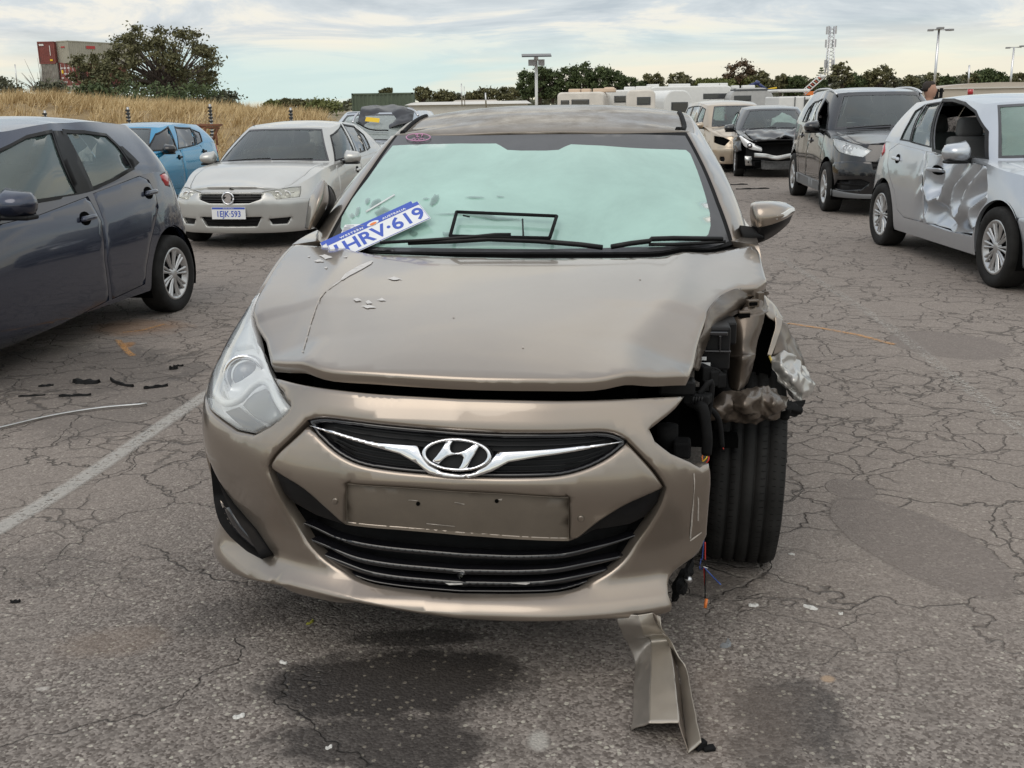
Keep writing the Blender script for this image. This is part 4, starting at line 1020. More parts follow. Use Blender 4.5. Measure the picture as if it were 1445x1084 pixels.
gridmesh('indicator', [[at(1097, 304, 1.463), at(1108, 299, 1.49), at(1115, 294.5, 1.535), at(1121, 293, 1.60)], [at(1096, 310, 1.463), at(1109, 306, 1.492), at(1117, 300, 1.54), at(1122.5, 297, 1.60)]], WHT, m1, thick=.006, sub=5)
m2 = gridmesh('door_mirror', [[at(430, 322, 1.50), at(433, 300, 1.50), at(438, 276, 1.52), at(455, 253, 1.56)], [at(436, 324, 1.45), at(444, 303, 1.43), at(452, 278, 1.45), at(459, 256, 1.54)], [at(444, 322, 1.52), at(455, 304, 1.53), at(464, 284, 1.56), at(463, 262, 1.60)]], PT, hero, thick=.012, sub=6)
gridmesh('mirror_housing', [[at(444, 322, 1.53), at(455, 303, 1.54), at(465, 284, 1.57), at(464, 262, 1.60)], [at(450, 326, 1.60), at(462, 306, 1.62), at(473, 286, 1.64), at(468, 268, 1.64)]], BLK, m2, thick=.01, sub=4)
# wheels
wheel(hero, -.79, .955, .325, .215, -1, 10, tread=True)
fw = wheel(hero, .800, .985, .330, .222, 1, 10, tread=True, steer=rad(-3), camber=rad(1.5))
for sg in (1, -1): wheel(hero, sg*.79, 3.72, .325, .215, sg, 10)
# cabin
boxes('dashboard', [(0, 1.62, .86, 1.35, .5, .2)], INT, hero, bev=.05)
for sx in (-.38, .38): seat(hero, sx, 2.35, .42); seat(hero, sx, 3.15, .44)
boxes('underbody', [(0, 2.6, .26, 1.05, 3.9, .10), (0, 1.35, .5, .9, 1.2, .45)], VOID, hero)
boxes('radiator_support', [(0, .33, .66, .9, .04, .22), (0, .30, .42, 1.0, .05, .3)], VOID, hero)
# ---- exposed parts on the damaged corner
boxes('inner_wing', [(.55, .95, .62, .04, .75, .5)], VOID, hero)
boxes('bay_floor', [(.60, .95, .50, .30, .6, .03)], VOID, hero)
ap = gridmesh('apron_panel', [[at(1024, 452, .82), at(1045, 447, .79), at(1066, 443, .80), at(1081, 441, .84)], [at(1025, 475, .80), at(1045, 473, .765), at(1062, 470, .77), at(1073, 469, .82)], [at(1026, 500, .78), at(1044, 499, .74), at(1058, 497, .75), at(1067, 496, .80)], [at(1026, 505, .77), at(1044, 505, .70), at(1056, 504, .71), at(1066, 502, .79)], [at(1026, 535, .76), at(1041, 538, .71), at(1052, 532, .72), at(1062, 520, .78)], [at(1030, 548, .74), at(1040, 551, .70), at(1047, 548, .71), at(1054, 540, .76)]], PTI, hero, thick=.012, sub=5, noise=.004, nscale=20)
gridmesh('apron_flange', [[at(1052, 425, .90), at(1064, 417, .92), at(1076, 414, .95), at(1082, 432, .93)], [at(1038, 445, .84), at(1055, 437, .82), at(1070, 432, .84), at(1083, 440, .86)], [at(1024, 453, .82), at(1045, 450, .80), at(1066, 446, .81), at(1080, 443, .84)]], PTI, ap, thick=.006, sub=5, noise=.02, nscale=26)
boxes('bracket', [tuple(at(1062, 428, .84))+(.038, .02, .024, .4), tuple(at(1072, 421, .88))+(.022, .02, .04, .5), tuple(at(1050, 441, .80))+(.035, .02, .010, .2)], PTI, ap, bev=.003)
boxes('bracket_hole', [tuple(at(1050, 445, .79))+(.035, .01, .012, .2), tuple(at(1063, 429, .825))+(.024, .01, .010, .4)], VOID, ap)
# crumpled support under the apron
cr = [[at(1003, 574, .62), at(1015, 560, .64), at(1035, 549, .66), at(1056, 545, .68), at(1078, 547, .70), at(1096, 553, .72), at(1112, 562, .73)],
      [at(1000, 580, .58), at(1016, 572, .56), at(1036, 566, .60), at(1054, 560, .55), at(1076, 562, .62), at(1094, 568, .60), at(1108, 573, .66)],
      [at(996, 590, .60), at(1014, 588, .57), at(1034, 586, .60), at(1052, 584, .56), at(1072, 584, .61), at(1086, 584, .62), at(1100, 584, .66)],
      [at(990, 595, .62), at(1012, 593, .62), at(1034, 594, .63), at(1050, 597, .62), at(1068, 596, .65), at(1080, 590, .66), at(1092, 592, .68)]]
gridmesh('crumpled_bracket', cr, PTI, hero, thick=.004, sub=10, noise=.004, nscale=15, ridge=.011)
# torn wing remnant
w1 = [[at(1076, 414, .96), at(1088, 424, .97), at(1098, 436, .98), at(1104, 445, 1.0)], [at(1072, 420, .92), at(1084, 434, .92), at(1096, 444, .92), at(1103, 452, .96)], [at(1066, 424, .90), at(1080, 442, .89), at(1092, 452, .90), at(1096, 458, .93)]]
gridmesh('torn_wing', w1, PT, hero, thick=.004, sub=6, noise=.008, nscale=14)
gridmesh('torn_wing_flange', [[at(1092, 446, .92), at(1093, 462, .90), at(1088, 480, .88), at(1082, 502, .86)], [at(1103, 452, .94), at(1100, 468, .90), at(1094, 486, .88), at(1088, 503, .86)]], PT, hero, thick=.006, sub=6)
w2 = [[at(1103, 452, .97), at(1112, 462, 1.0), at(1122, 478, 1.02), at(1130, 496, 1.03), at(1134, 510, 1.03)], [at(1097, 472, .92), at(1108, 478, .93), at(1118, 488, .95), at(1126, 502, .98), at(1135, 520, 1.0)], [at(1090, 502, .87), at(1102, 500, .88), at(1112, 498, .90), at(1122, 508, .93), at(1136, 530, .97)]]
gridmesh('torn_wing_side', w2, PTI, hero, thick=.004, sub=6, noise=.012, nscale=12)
w3 = [[at(1087, 504, .86), at(1100, 499, .87), at(1114, 499, .89), at(1124, 509, .92), at(1137, 520, .96)], [at(1091, 515, .82), at(1103, 514, .78), at(1116, 518, .84), at(1128, 524, .86), at(1145, 530, .93)], [at(1095, 530, .80), at(1108, 536, .80), at(1120, 537, .74), at(1132, 538, .82), at(1148, 537, .90)], [at(1104, 545, .80), at(1116, 552, .76), at(1126, 553, .80), at(1134, 552, .80), at(1144, 550, .88)], [at(1118, 562, .80), at(1124, 564, .79), at(1130, 567, .80), at(1134, 569, .82), at(1138, 562, .86)]]
SLVP = paint('torn silver side', (.42, .41, .39), dust=.15, rough=.34)
gridmesh('crumpled_wing', w3, SLVP, hero, thick=.004, sub=9, noise=.003, nscale=13, ridge=.012)
gridmesh('gap_void', [[at(1066, 436, 1.0), at(1080, 438, 1.0), at(1096, 446, 1.0)], [at(1064, 470, .98), at(1078, 472, .98), at(1092, 476, .97)], [at(1058, 510, .96), at(1074, 512, .95), at(1090, 510, .94)], [at(1048, 548, .92), at(1062, 550, .91), at(1082, 550, .90)]], VOID, hero, thick=.01, sub=3)  # black sheet added behind the torn wing to paint the gap dark
tube('sealant_edge', [at(1086, 503, .855), at(1089, 510, .84), at(1092, 517, .82)], .004, mat('yellow sealant', (.55, .42, .10), .6), hero, 6)
gridmesh('liner_remnant', [[at(1092, 572, .74), at(1104, 563, .72), at(1120, 563, .74), at(1136, 568, .80)], [at(1096, 580, .70), at(1108, 576, .66), at(1120, 578, .70), at(1132, 578, .76)], [at(1102, 586, .72), at(1112, 590, .70), at(1122, 588, .73), at(1128, 584, .76)]], BLKM, hero, thick=.01, sub=5, noise=.03, nscale=30)
tube('clip_bolt', [at(1098, 576, .66), at(1107, 574, .66)], .012, ALU, hero, 10)
# black plastics, boxes, looms in the opening
fz = boxes('fuse_box', [tuple(at(1008, 486, .66))+(.085, .12, .13), tuple(at(1014, 466, .72))+(.10, .10, .07)], BLK, hero, bev=.008)
boxes('fuse_box_lid', [tuple(at(1008, 470, .60))+(.075, .03, .012), tuple(at(1009, 496, .59))+(.09, .01, .008), tuple(at(1016, 485, .59))+(.008, .01, .05)], BLKG, fz, bev=.003)
boxes('warning_label', [tuple(at(992, 506, .575))+(.020, .002, .010), tuple(at(994, 516, .575))+(.034, .002, .018)], PLW, fz)
boxes('relay', [tuple(at(992, 527, .54))+(.03, .05, .05, .5), tuple(at(1004, 533, .54))+(.028, .04, .045, .5), tuple(at(1015, 536, .55))+(.028, .04, .04, .4), tuple(at(995, 543, .52))+(.02, .04, .03, .4)], BLKM, fz, bev=.004)
boxes('crash_bar_end', [tuple(at(955, 545, .40))+(.10, .05, .045)], BLK, hero, bev=.008)
boxes('lamp_connector', [tuple(at(985, 562, .40))+(.07, .05, .028, -.3)], BLKM, hero, bev=.005)
for k in range(4): tube('connector_rib', [at(979+k*4, 560, .37), at(977+k*4, 570, .37)], .004, BLK, hero, 6)
tube('horn', [at(942, 600, .42), at(942, 630, .42)], .030, BLKM, hero, 16)
boxes('bumper_bracket', [tuple(at(962, 632, .40))+(.05, .06, .05)], BLKM, hero, bev=.008)
tube('wire_loom', [at(972, 566, .40), at(985, 572, .38), at(995, 590, .36), at(998, 615, .36), at(997, 640, .37)], .015, BLKM, hero, 10, 6)
tube('wire_loom', [at(990, 572, .44), at(1008, 582, .44), at(1016, 600, .46), at(1019, 630, .48)], .008, BLKM, hero, 8, 6)
tube('wire_loom', [at(985, 556, .40), at(1003, 565, .42), at(1001, 578, .42), at(985, 578, .40)], .008, BLKM, hero, 8, 6)
tube('wire_loom', [at(1000, 520, .56), at(1012, 522, .56), at(1020, 530, .56)], .005, BLKM, hero, 8, 5)
for c_, pts in ((ORG, [(995, 638, .37), (990, 648, .36), (994, 655, .36)]), (mat('red wire', (.6, .05, .04), .4), [(998, 638, .37), (999, 648, .36), (996, 656, .36)]), (YEL, [(996, 636, .37), (996, 646, .355), (992, 652, .355)]), (mat('blue wire', (.05, .10, .35), .4), [(993, 760, .45), (991, 775, .45), (990, 790, .45), (994, 801, .42), (1003, 812, .40), (1018, 825, .36)]),
               (mat('red wire', 0), [(995, 765, .45), (994, 785, .45), (994, 800, .43)]), (BLKM, [(995, 790, .44), (994, 820, .42), (996, 845, .40)]), (mat('red wire', 0), [(1019, 628, .48), (1020, 634, .48)]), (ALU, [(985, 796, .44), (992, 800, .42), (1000, 802, .42)])):
    tube('loose_wire', [at(p[0]+1.2*math.sin(i*2.1), p[1], p[2]) for i, p in enumerate(pts)], .0020, c_, hero, 5, 5)
tube('wire_end', [at(997, 845, .40), at(995, 858, .39)], .005, ORG, hero, 6)
# broken bumper end: black bracket bits
gridmesh('torn_bracket', [[at(965, 800, .48), at(974, 792, .5), at(980, 785, .52)], [at(955, 812, .44), at(966, 812, .42), at(976, 808, .48)], [at(950, 828, .42), at(960, 826, .40), at(970, 828, .46)], [at(948, 850, .42), at(956, 842, .40), at(962, 838, .44)]], BLKM, hero, thick=.015, sub=3, noise=.014, nscale=26, smooth=False)
tube('bolt', [at(971, 818, .40), at(973, 818, .43)], .010, CHRD, hero, 10)
# scuffs down the right end of the bumper
for c_ in ([(978, 668), (980, 668), (979, 700), (977, 740), (975, 760), (973, 760), (976, 720)], [(984, 700), (986, 704), (986, 735), (984, 735)], [(973, 762), (990, 750), (990, 752), (974, 764)]):
    panel('scuff_mark', HB.belt, hb(c_), SCR2, bump, .02, off=.001, ret=0, defo=fbdef)
# ------------------------------------------------------------------ loose things on and by the hero car
def worldof(P): return HF.w(P)
def gpw(px, py, off): return HF.w(gp(px, py, off))
# registration plates leaning on the windscreen
def looseplate(name, label, pA, pB, pC, off, chars=True):
    A, Bq, C = gpw(*pA, off), gpw(*pB, off), gpw(*pC, off)   # top right, bottom right, a point down the top edge
    xa = A-C; xa /= np.linalg.norm(xa); ya = A-Bq; ya -= xa*(ya@xa); ya /= np.linalg.norm(ya)
    o = (A+Bq)/2-xa*.186
    o = A-xa*.186-ya*.067
    t = thing(name, label, 'number plate', group=None); M = basis(o, xa, ya); t.matrix_world = M
    pl = boxes('plate_sheet', [(0, 0, 0, .372, .134, .003)], PLW, t, bev=.0012)
    boxes('plate_band', [(0, .0555, .0022, .368, .021, .0016)], BLUE, t)
    V, Fc = tubemesh([[(-.183, -.064, .0015), (.183, -.064, .0015), (.183, .064, .0015), (-.183, .064, .0015), (-.183, -.064, .0015)]], .0016, 4); meshobj('plate_rim', V, Fc, BLUE, t)
    if chars:
        text('plate_characters', '1HRV·619', .108, BLUE, t, Matrix.Translation((0, -.012, .0018)), font_sx=.80, bold=.0022)
        text('state_name', 'WESTERN', .017, PLW, t, Matrix.Translation((-.085, .0545, .0034)), bold=.0004, spacing=1.3)
        text('state_name', 'AUSTRALIA', .017, PLW, t, Matrix.Translation((.085, .0545, .0034)), bold=.0004, spacing=1.1)
        V = [(.026*math.cos(a)*.9, .055+.013*math.sin(a), .0036) for a in np.linspace(0, 6.283, 17)[:-1]]; meshobj('state_crest', V, [tuple(range(16))], PLW, t, smooth=False)
        V = [(.014*math.cos(a), .051+.008*math.sin(a), .0042) for a in np.linspace(0, 6.283, 13)[:-1]]; meshobj('crest_emblem', V, [tuple(range(12))], ORG, t, smooth=False)
    return t
looseplate('number_plate', 'blue and white registration plate reading HRV 619 lying on the tan car windscreen', (592, 294.5), (611, 312), (478, 347), .030)
looseplate('number_plate', 'second registration plate, its blue edge showing behind the HRV 619 plate', (583, 291.5), (602, 310), (469, 344), .022, False)
# loose black plate surround
t = thing('plate_surround', 'empty black rectangular plate frame propped on the tan car windscreen above the wiper', 'plate frame', gpw(712, 330, .03))
fr = [gpw(646, 309, .03), gpw(786, 315, .03), gpw(776, 346, .03), gpw(637, 343, .03), gpw(646, 309, .03)]
c0 = np.array(t.location)
V, Fc = tubemesh([[fr[i]-c0, fr[i+1]-c0] for i in range(4)], .0065, 6); meshobj('frame', V, Fc, BLKM, t)
V, Fc = tubemesh([[gpw(738, 318, .026)-c0, gpw(739, 344, .026)-c0], [gpw(655, 314, .03)-c0, gpw(664, 316, .03)-c0]], .003, 6); meshobj('cross_bar', V, Fc, BLK, t)
# paper card
V = [gpw(488, 319, .006), gpw(523, 317.5, .006), gpw(518, 332, .006), gpw(481, 334, .006)]; V = [v-np.array([0, 0, 0]) for v in V]+[v+np.array([0, .001, -.001]) for v in V]
pc_ = meshobj('paper_card', V, [(0, 1, 2, 3), (7, 6, 5, 4), (0, 4, 5, 1), (1, 5, 6, 2), (2, 6, 7, 3), (3, 7, 4, 0)], PLW, None, smooth=False)
tag(pc_, 'small white printed card in the lower corner of the tan car windscreen', 'card')
V = []; Fc = []
for i, y in enumerate((320.6, 323, 325, 327, 329, 331)):
    for x0, x1 in (((490, 501), (508, 519)) if i < 1 else ((487-i*.6, 496), (500, 507+i))):
        k = len(V); V += [gpw(x0, y, .0075), gpw(x1, y-.5, .0075), gpw(x1, y+.3, .0075), gpw(x0, y+.7, .0075)]; Fc.append((k, k+1, k+2, k+3))
meshobj('printed_lines', V, Fc, mat('grey ink', (.25, .25, .28), .8), pc_, smooth=False)
# torn strip hanging to the ground
SCRF = paint('scraped strip paint', (.26, .235, .21), dust=.5, rough=.5); PTF = paint('pale tan strip', (.36, .32, .27), dust=.2)
def gz(px, py, z): return onground(px, py, z)
RW = [[(868, 866, .215), (900, 868, .215), (921, 865, .215), (926, 868, .21), (931, 870, .21)],
      [(873, 882, .185), (905, 884, .185), (926, 879, .185), (930, 885, .18), (934, 888, .18)],
      [(880, 898, .13), (908, 896, .14), (938, 893, .14), (941, 903, .12), (946, 905, .12)],
      [(893, 925, .06), (918, 904, .10), (944, 905, .10), (951, 926, .065), (958, 928, .08)],
      [(896, 952, .025), (919, 932, .08), (951, 945, .08), (959, 958, .03), (969, 948, .055)],
      [(893, 990, .012), (917, 975, .07), (955, 983, .07), (964, 1008, .012), (979, 1000, .045)],
      [(890, 1030, .006), (916, 1020, .06), (959, 1019, .06), (971, 1063, .004), (989, 1047, .035)]]
G = np.array([[gz(*p) for p in r] for r in RW]); c0 = G[2].mean(0)*[1, 1, 0]
t = thing('torn_bumper_strip', 'long folded strip of tan plastic hanging from the bumper end down onto the asphalt', 'car part', c0)
# sharp folds across: separate strips so that edges stay crisp
for j in range(4):
    a = G[:, j:j+2]-c0; mid = (a[:, :1]+a[:, 1:])/2
    gridmesh(['lower_flange', 'upper_face', 'side_face', 'outer_flange'][j], np.concatenate([a[:, :1], mid, a[:, 1:]], 1), [SCRF, PTF, PTI, PTF][j], t, thick=.003, sub=6, noise=.006 if j == 0 else .003, nscale=18)
V = gz(988, 1052, .01)-c0
boxes('clip', [(V[0], V[1], .012, .03, .02, .02, .5), (V[0]+.02, V[1]-.005, .006, .03, .02, .01, .2)], BLKM, t, bev=.003)
# ------------------------------------------------------------------ ground
def build_asphalt():
    m = bpy.data.materials.new('weathered asphalt'); m.use_nodes = True; t = m.node_tree; b = t.nodes['Principled BSDF']
    g = N(t, 'ShaderNodeNewGeometry'); P = g.outputs['Position']
    def noise(scale, detail=5, rough=.6, dist=0.0, off=None, src=P):
        if off:
            mp = N(t, 'ShaderNodeMapping'); mp.inputs['Location'].default_value = off; lnk(t, src, mp.inputs[0]); src = mp.outputs[0]
        n = N(t, 'ShaderNodeTexNoise', Scale=scale, Detail=detail, Roughness=rough, Distortion=dist); lnk(t, src, n.inputs['Vector']); return n
    def vec(op, a, b_):
        n = t.nodes.new('ShaderNodeVectorMath'); n.operation = op
        for i, v in enumerate((a, b_)):
            if isinstance(v, tuple): n.inputs[i].default_value = v
            elif v is not None: lnk(t, v, n.inputs[i])
        return n
    def mix(f, a, b_, mode='MIX'):
        n = t.nodes.new('ShaderNodeMix'); n.data_type = 'RGBA'; n.blend_type = mode
        for k, v in (('Factor', f), ('A', a), ('B', b_)):
            i = n.inputs[k] if k != 'Factor' else n.inputs[0]
            if k != 'Factor': i = [x for x in n.inputs if x.name == k and x.type == 'RGBA'][0]
            if isinstance(v, (int, float)): i.default_value = v
            elif isinstance(v, tuple): i.default_value = v+(1,)
            else: lnk(t, v, i)
        return [o for o in n.outputs if o.type == 'RGBA'][0]
    def band(f, lo, hi): return ramp(t, f, [(lo, (0,)*3), (hi, (1,)*3)])
    # aggregate: stones of two sizes with their own tone, binder between
    def agg(scale, seedoff):
        v = N(t, 'ShaderNodeTexVoronoi', Scale=scale, _feature='F1'); mp = N(t, 'ShaderNodeMapping'); mp.inputs['Location'].default_value = seedoff
        lnk(t, P, mp.inputs[0]); lnk(t, mp.outputs[0], v.inputs['Vector']); s_ = N(t, 'ShaderNodeSeparateColor'); lnk(t, v.outputs['Color'], s_.inputs[0])
        return v.outputs['Distance'], s_.outputs[0], s_.outputs[1]
    d1, c1, e1 = agg(125, (0, 0, 0)); d2, c2, e2 = agg(70, (3.3, 1.2, 0))
    base_n = noise(.35, 4, .62).outputs[0]; fine = noise(7, 6, .7).outputs[0]; mid = noise(1.7, 4, .6, 0, (5, 2, 0)).outputs[0]
    col = mix(band(base_n, .35, .68), (.138, .110, .093), (.214, .173, .148))
    col = mix(mth(t, 'MULTIPLY', band(mid, .45, .75), .5), col, (.135, .112, .096))
    stone = mth(t, 'MULTIPLY', ramp(t, c1, [(.0, (0,)*3), (1, (1,)*3)]), 1.0)
    col = mix(.60, col, mix(stone, (.052, .044, .040), (.42, .38, .345)))
    bright = mth(t, 'MULTIPLY', mth(t, 'GREATER_THAN', c2, .90), mth(t, 'LESS_THAN', d2, .42))
    col = mix(mth(t, 'MULTIPLY', bright, .75), col, (.50, .47, .40))
    col = mix(mth(t, 'MULTIPLY', band(fine, .40, .72), .35), col, (.085, .077, .07))
    # distance blend so far asphalt keeps its mean tone and only large features
    # cracks (two networks) strongest beyond ~4 m, older surface
    w = noise(2.2, 4, .6, 0, (1, 9, 0)).outputs['Color']; w2 = noise(9, 3, .6, 0).outputs['Color']
    def warp(amt, amt2):
        a = vec('MULTIPLY_ADD', w, (amt, amt, 0)); a = t.nodes[-1]; a.inputs[2].default_value = (0, 0, 0)
        lnk(t, P, a.inputs[2]); c = vec('MULTIPLY_ADD', w2, (amt2, amt2, 0)); c = t.nodes[-1]; lnk(t, a.outputs[0], c.inputs[2]); return c.outputs[0]
    def cracks(scale, amt, amt2, lo, hi, sx=1.0):
        v = N(t, 'ShaderNodeTexVoronoi', Scale=scale, _feature='DISTANCE_TO_EDGE'); src = warp(amt, amt2)
        mp = N(t, 'ShaderNodeMapping'); mp.inputs['Scale'].default_value = (sx, 1, 1); lnk(t, src, mp.inputs[0]); lnk(t, mp.outputs[0], v.inputs['Vector'])
        return ramp(t, v.outputs['Distance'], [(lo, (1,)*3), (hi, (0,)*3)])
    sp = N(t, 'ShaderNodeSeparateXYZ'); lnk(t, P, sp.inputs[0]); X, Y = sp.outputs[0], sp.outputs[1]
    old = mth(t, 'ADD', mth(t, 'MULTIPLY', noise(.6, 4, .6, 0, (2, 2, 0)).outputs[0], 2.2), mth(t, 'MULTIPLY', Y, .5)); oldm = ramp(t, mth(t, 'DIVIDE', old, 6.0), [(.42, (0,)*3), (.52, (1,)*3)])
    rgt = mth(t, 'MULTIPLY', band(mth(t, 'DIVIDE', mth(t, 'ADD', X, mth(t, 'MULTIPLY', fine, .3)), 3.0), .27, .36), band(mth(t, 'DIVIDE', Y, 10.0), .22, .32))
    cm = mth(t, 'MAXIMUM', oldm, rgt)
    k1 = mth(t, 'MULTIPLY', cracks(2.1, .55, .09, .003, .013), cm); k2 = mth(t, 'MULTIPLY', mth(t, 'MULTIPLY', cracks(5.6, .30, .06, .004, .024, .75), cm), band(noise(1.1, 3, .5, 0, (8, 1, 0)).outputs[0], .42, .52))
    k3 = mth(t, 'MULTIPLY', cracks(.9, .8, .10, .0012, .0045), .9)
    crack = mth(t, 'MAXIMUM', mth(t, 'MAXIMUM', k1, mth(t, 'MULTIPLY', k2, .75)), mth(t, 'MULTIPLY', k3, band(noise(.5, 2, .5, 0, (4, 4, 0)).outputs[0], .50, .56)))
    # worn coarse stone-dust look of the old surface
    col = mix(mth(t, 'MULTIPLY', cm, .50), col, (.30, .257, .225))
    def ellipse(px, py, rx_, ry_, rot_=0.0, soft=.25, jag=.35, nsrc=None, jsc=3.0):
        mp = N(t, 'ShaderNodeMapping', _vector_type='TEXTURE'); mp.inputs['Location'].default_value = (px, py, 0); mp.inputs['Rotation'].default_value = (0, 0, rot_); mp.inputs['Scale'].default_value = (rx_, ry_, 1)
        lnk(t, P, mp.inputs[0]); L = vec('LENGTH', mp.outputs[0], None); n = JN[jsc > 3.5]
        v = mth(t, 'ADD', L.outputs['Value'], mth(t, 'MULTIPLY', mth(t, 'SUBTRACT', n, .5), jag*2))
        return ramp(t, v, [(1-soft, (1,)*3), (1.0, (0,)*3)])
    JN = {False: noise(2.6, 4, .6, .3, (3, 2, 0)).outputs[0], True: noise(5.0, 5, .65, .3, (1, 7, 0)).outputs[0]}
    # smooth repair patches
    for px, py, rx_, ry_, r_ in ((1290, 765, .21, .46, .25), (1338, 486, .34, .42, .3), (1200, 690, .10, .12, 0)):
        c_ = onground(px, py); e = ellipse(c_[0], c_[1], rx_, ry_, r_, .06, .12, jsc=2.0)
        col = mix(mth(t, 'MULTIPLY', e, .42), col, (.135, .115, .106)); crack = mth(t, 'MULTIPLY', crack, mth(t, 'SUBTRACT', 1.0, e))
        ring = ellipse(c_[0], c_[1], rx_*1.03, ry_*1.03, r_, .06, .12, jsc=2.0); edge = mth(t, 'SUBTRACT', ring, e); crack = mth(t, 'MAXIMUM', crack, mth(t, 'MULTIPLY', edge, .45))
    nsp = mth(t, 'SUBTRACT', 1.0, mth(t, 'MULTIPLY', crack, .50)); col = mix(1.0, col, mixc_(t, nsp), 'MULTIPLY')
    # oil and water stains
    stain = None
    for px, py, rx_, ry_, r_, k in ((555, 965, .40, .22, .1, .90), (450, 960, .16, .12, .2, .8), (580, 1060, .22, .12, 0, .8), (520, 1040, .26, .14, .2, .78), (650, 950, .20, .14, 0, .82), (590, 900, .26, .06, 0, .75), (470, 935, .10, .06, .5, .6), (1125, 1010, .16, .22, .3, .62), (1080, 1060, .1, .1, 0, .5), (330, 870, .24, .14, .3, .35), (140, 560, .6, .9, .3, .30), (1000, 830, .15, .10, 0, .35), (100, 520, 1.0, .7, -.5, .5), (60, 800, .25, .2, 0, .18)):
        c_ = onground(px, py); e = mth(t, 'MULTIPLY', ellipse(c_[0], c_[1], rx_, ry_, r_, .30, .60, jsc=4.5), k); stain = e if stain is None else mth(t, 'MAXIMUM', stain, e)
    col = mix(stain, col, mix(bright, (.030, .026, .024), (.13, .112, .09)))
    # orange mark, rusty dirt and pale stains
    for px, py, rx_, ry_, r_, k, cc in ((195, 462, .42, .34, -.4, .45, (.30, .155, .07)), (180, 487, .05, .12, .2, .6, (.42, .20, .06)), (160, 905, .2, .12, .2, .35, (.22, .165, .125)), (1168, 958, .022, .02, .3, .9, (.40, .29, .20)), (1030, 1010, .25, .3, 0, .25, (.20, .155, .125)), (60, 972, .02, .012, 0, .7, (.5, .47, .43)), (760, 1045, .03, .05, 0, .6, (.5, .48, .44))):
        c_ = onground(px, py); e = mth(t, 'MULTIPLY', ellipse(c_[0], c_[1], rx_, ry_, r_, .5, .5, jsc=6), k); col = mix(e, col, cc)
    lnk(t, col, b.inputs['Base Color']); b.inputs['Roughness'].default_value = .88; b.inputs['Specular IOR Level'].default_value = .35
    rr = mth(t, 'SUBTRACT', .90, mth(t, 'MULTIPLY', stain, .35)); lnk(t, rr, b.inputs['Roughness'])
    h = mth(t, 'SUBTRACT', mth(t, 'MULTIPLY', c1, .35), mth(t, 'MULTIPLY', d1, .6)); h = mth(t, 'ADD', h, mth(t, 'MULTIPLY', fine, .5)); h = mth(t, 'SUBTRACT', h, mth(t, 'MULTIPLY', crack, 3.5))
    bp = N(t, 'ShaderNodeBump', Strength=.75, Distance=.006); lnk(t, h, bp.inputs['Height']); lnk(t, bp.outputs[0], b.inputs['Normal'])
    return m
def mixc_(t, v):
    c = N(t, 'ShaderNodeCombineColor')
    for i in range(3): lnk(t, v, c.inputs[i])
    return c.outputs[0]
ASPH = build_asphalt()
gm_ = meshobj('asphalt', [(-60, -4, 0), (60, -4, 0), (60, 60, 0), (-60, 60, 0)], [(0, 1, 2, 3)], ASPH, None); tag(gm_, kind='structure')
FIELD = mat('dry ground', (.22, .18, .11), .95, var=.3, vscale=.3)
fg = meshobj('ground', [(-900, -5, -.03), (900, -5, -.03), (900, 1500, -.03), (-900, 1500, -.03)], [(0, 1, 2, 3)], FIELD, None); tag(fg, kind='structure')
# worn painted bay lines (thin sheets with paint worn through)
def wornpaint(name, col, cover, scale=18):
    m = bpy.data.materials.new(name); m.use_nodes = True; t = m.node_tree; b = t.nodes['Principled BSDF']; b.inputs['Base Color'].default_value = tuple(col)+(1,); b.inputs['Roughness'].default_value = .85
    g = N(t, 'ShaderNodeNewGeometry'); n = N(t, 'ShaderNodeTexNoise', Scale=scale, Detail=9, Roughness=.8); lnk(t, g.outputs['Position'], n.inputs['Vector'])
    v = N(t, 'ShaderNodeTexVoronoi', Scale=110.0); lnk(t, g.outputs['Position'], v.inputs['Vector']); s_ = N(t, 'ShaderNodeSeparateColor'); lnk(t, v.outputs['Color'], s_.inputs[0])
    uvn = N(t, 'ShaderNodeUVMap'); sx = N(t, 'ShaderNodeSeparateXYZ'); lnk(t, uvn.outputs[0], sx.inputs[0])
    e = mth(t, 'MULTIPLY', mth(t, 'MULTIPLY', sx.outputs[0], mth(t, 'SUBTRACT', 1.0, sx.outputs[0])), 4.0)
    e = ramp(t, e, [(.0, (0,)*3), (.7, (1,)*3)])
    a = mth(t, 'ADD', mth(t, 'MULTIPLY', n.outputs[0], 1.0), mth(t, 'MULTIPLY', s_.outputs[0], .45)); a = ramp(t, a, [(1.02-cover, (0,)*3), (1.22-cover, (1,)*3)])
    lnk(t, mth(t, 'MULTIPLY', mth(t, 'MULTIPLY', a, e), .52), b.inputs['Alpha']); return m
def line(name, pts, w, m, z=.004, lab=None):
    P = np.array([onground(x, y) for x, y in pts]); V = []; Fc = []; n = len(P)
    T = np.gradient(P, axis=0); T /= np.linalg.norm(T, axis=1)[:, None]
    for p, d in zip(P, T): nn = np.array([-d[1], d[0], 0]); V += [p+nn*w/2+[0, 0, z], p-nn*w/2+[0, 0, z]]
    Fc = [(2*i, 2*i+1, 2*i+3, 2*i+2) for i in range(n-1)]
    o = meshobj(name, V, Fc, m, None); uv = o.data.uv_layers.new(name='UVMap')
    for f in o.data.polygons:
        for li in f.loop_indices: vi = o.data.loops[li].vertex_index; uv.data[li].uv = (vi % 2, vi//2)
    return tag(o, kind='structure')
WP = wornpaint('worn white paint', (.60, .58, .54), .58); WP2 = wornpaint('faded white paint', (.50, .48, .44), .30); OP = wornpaint('orange spray', (.70, .36, .12), .50, 9)
line('painted_line', [(-40, 770), (60, 712), (140, 661), (210, 613), (285, 562), (300, 552)], .105, WP)
line('painted_line', [(1250, 458), (1300, 497), (1360, 545), (1445, 610), (1520, 668)], .10, WP2)
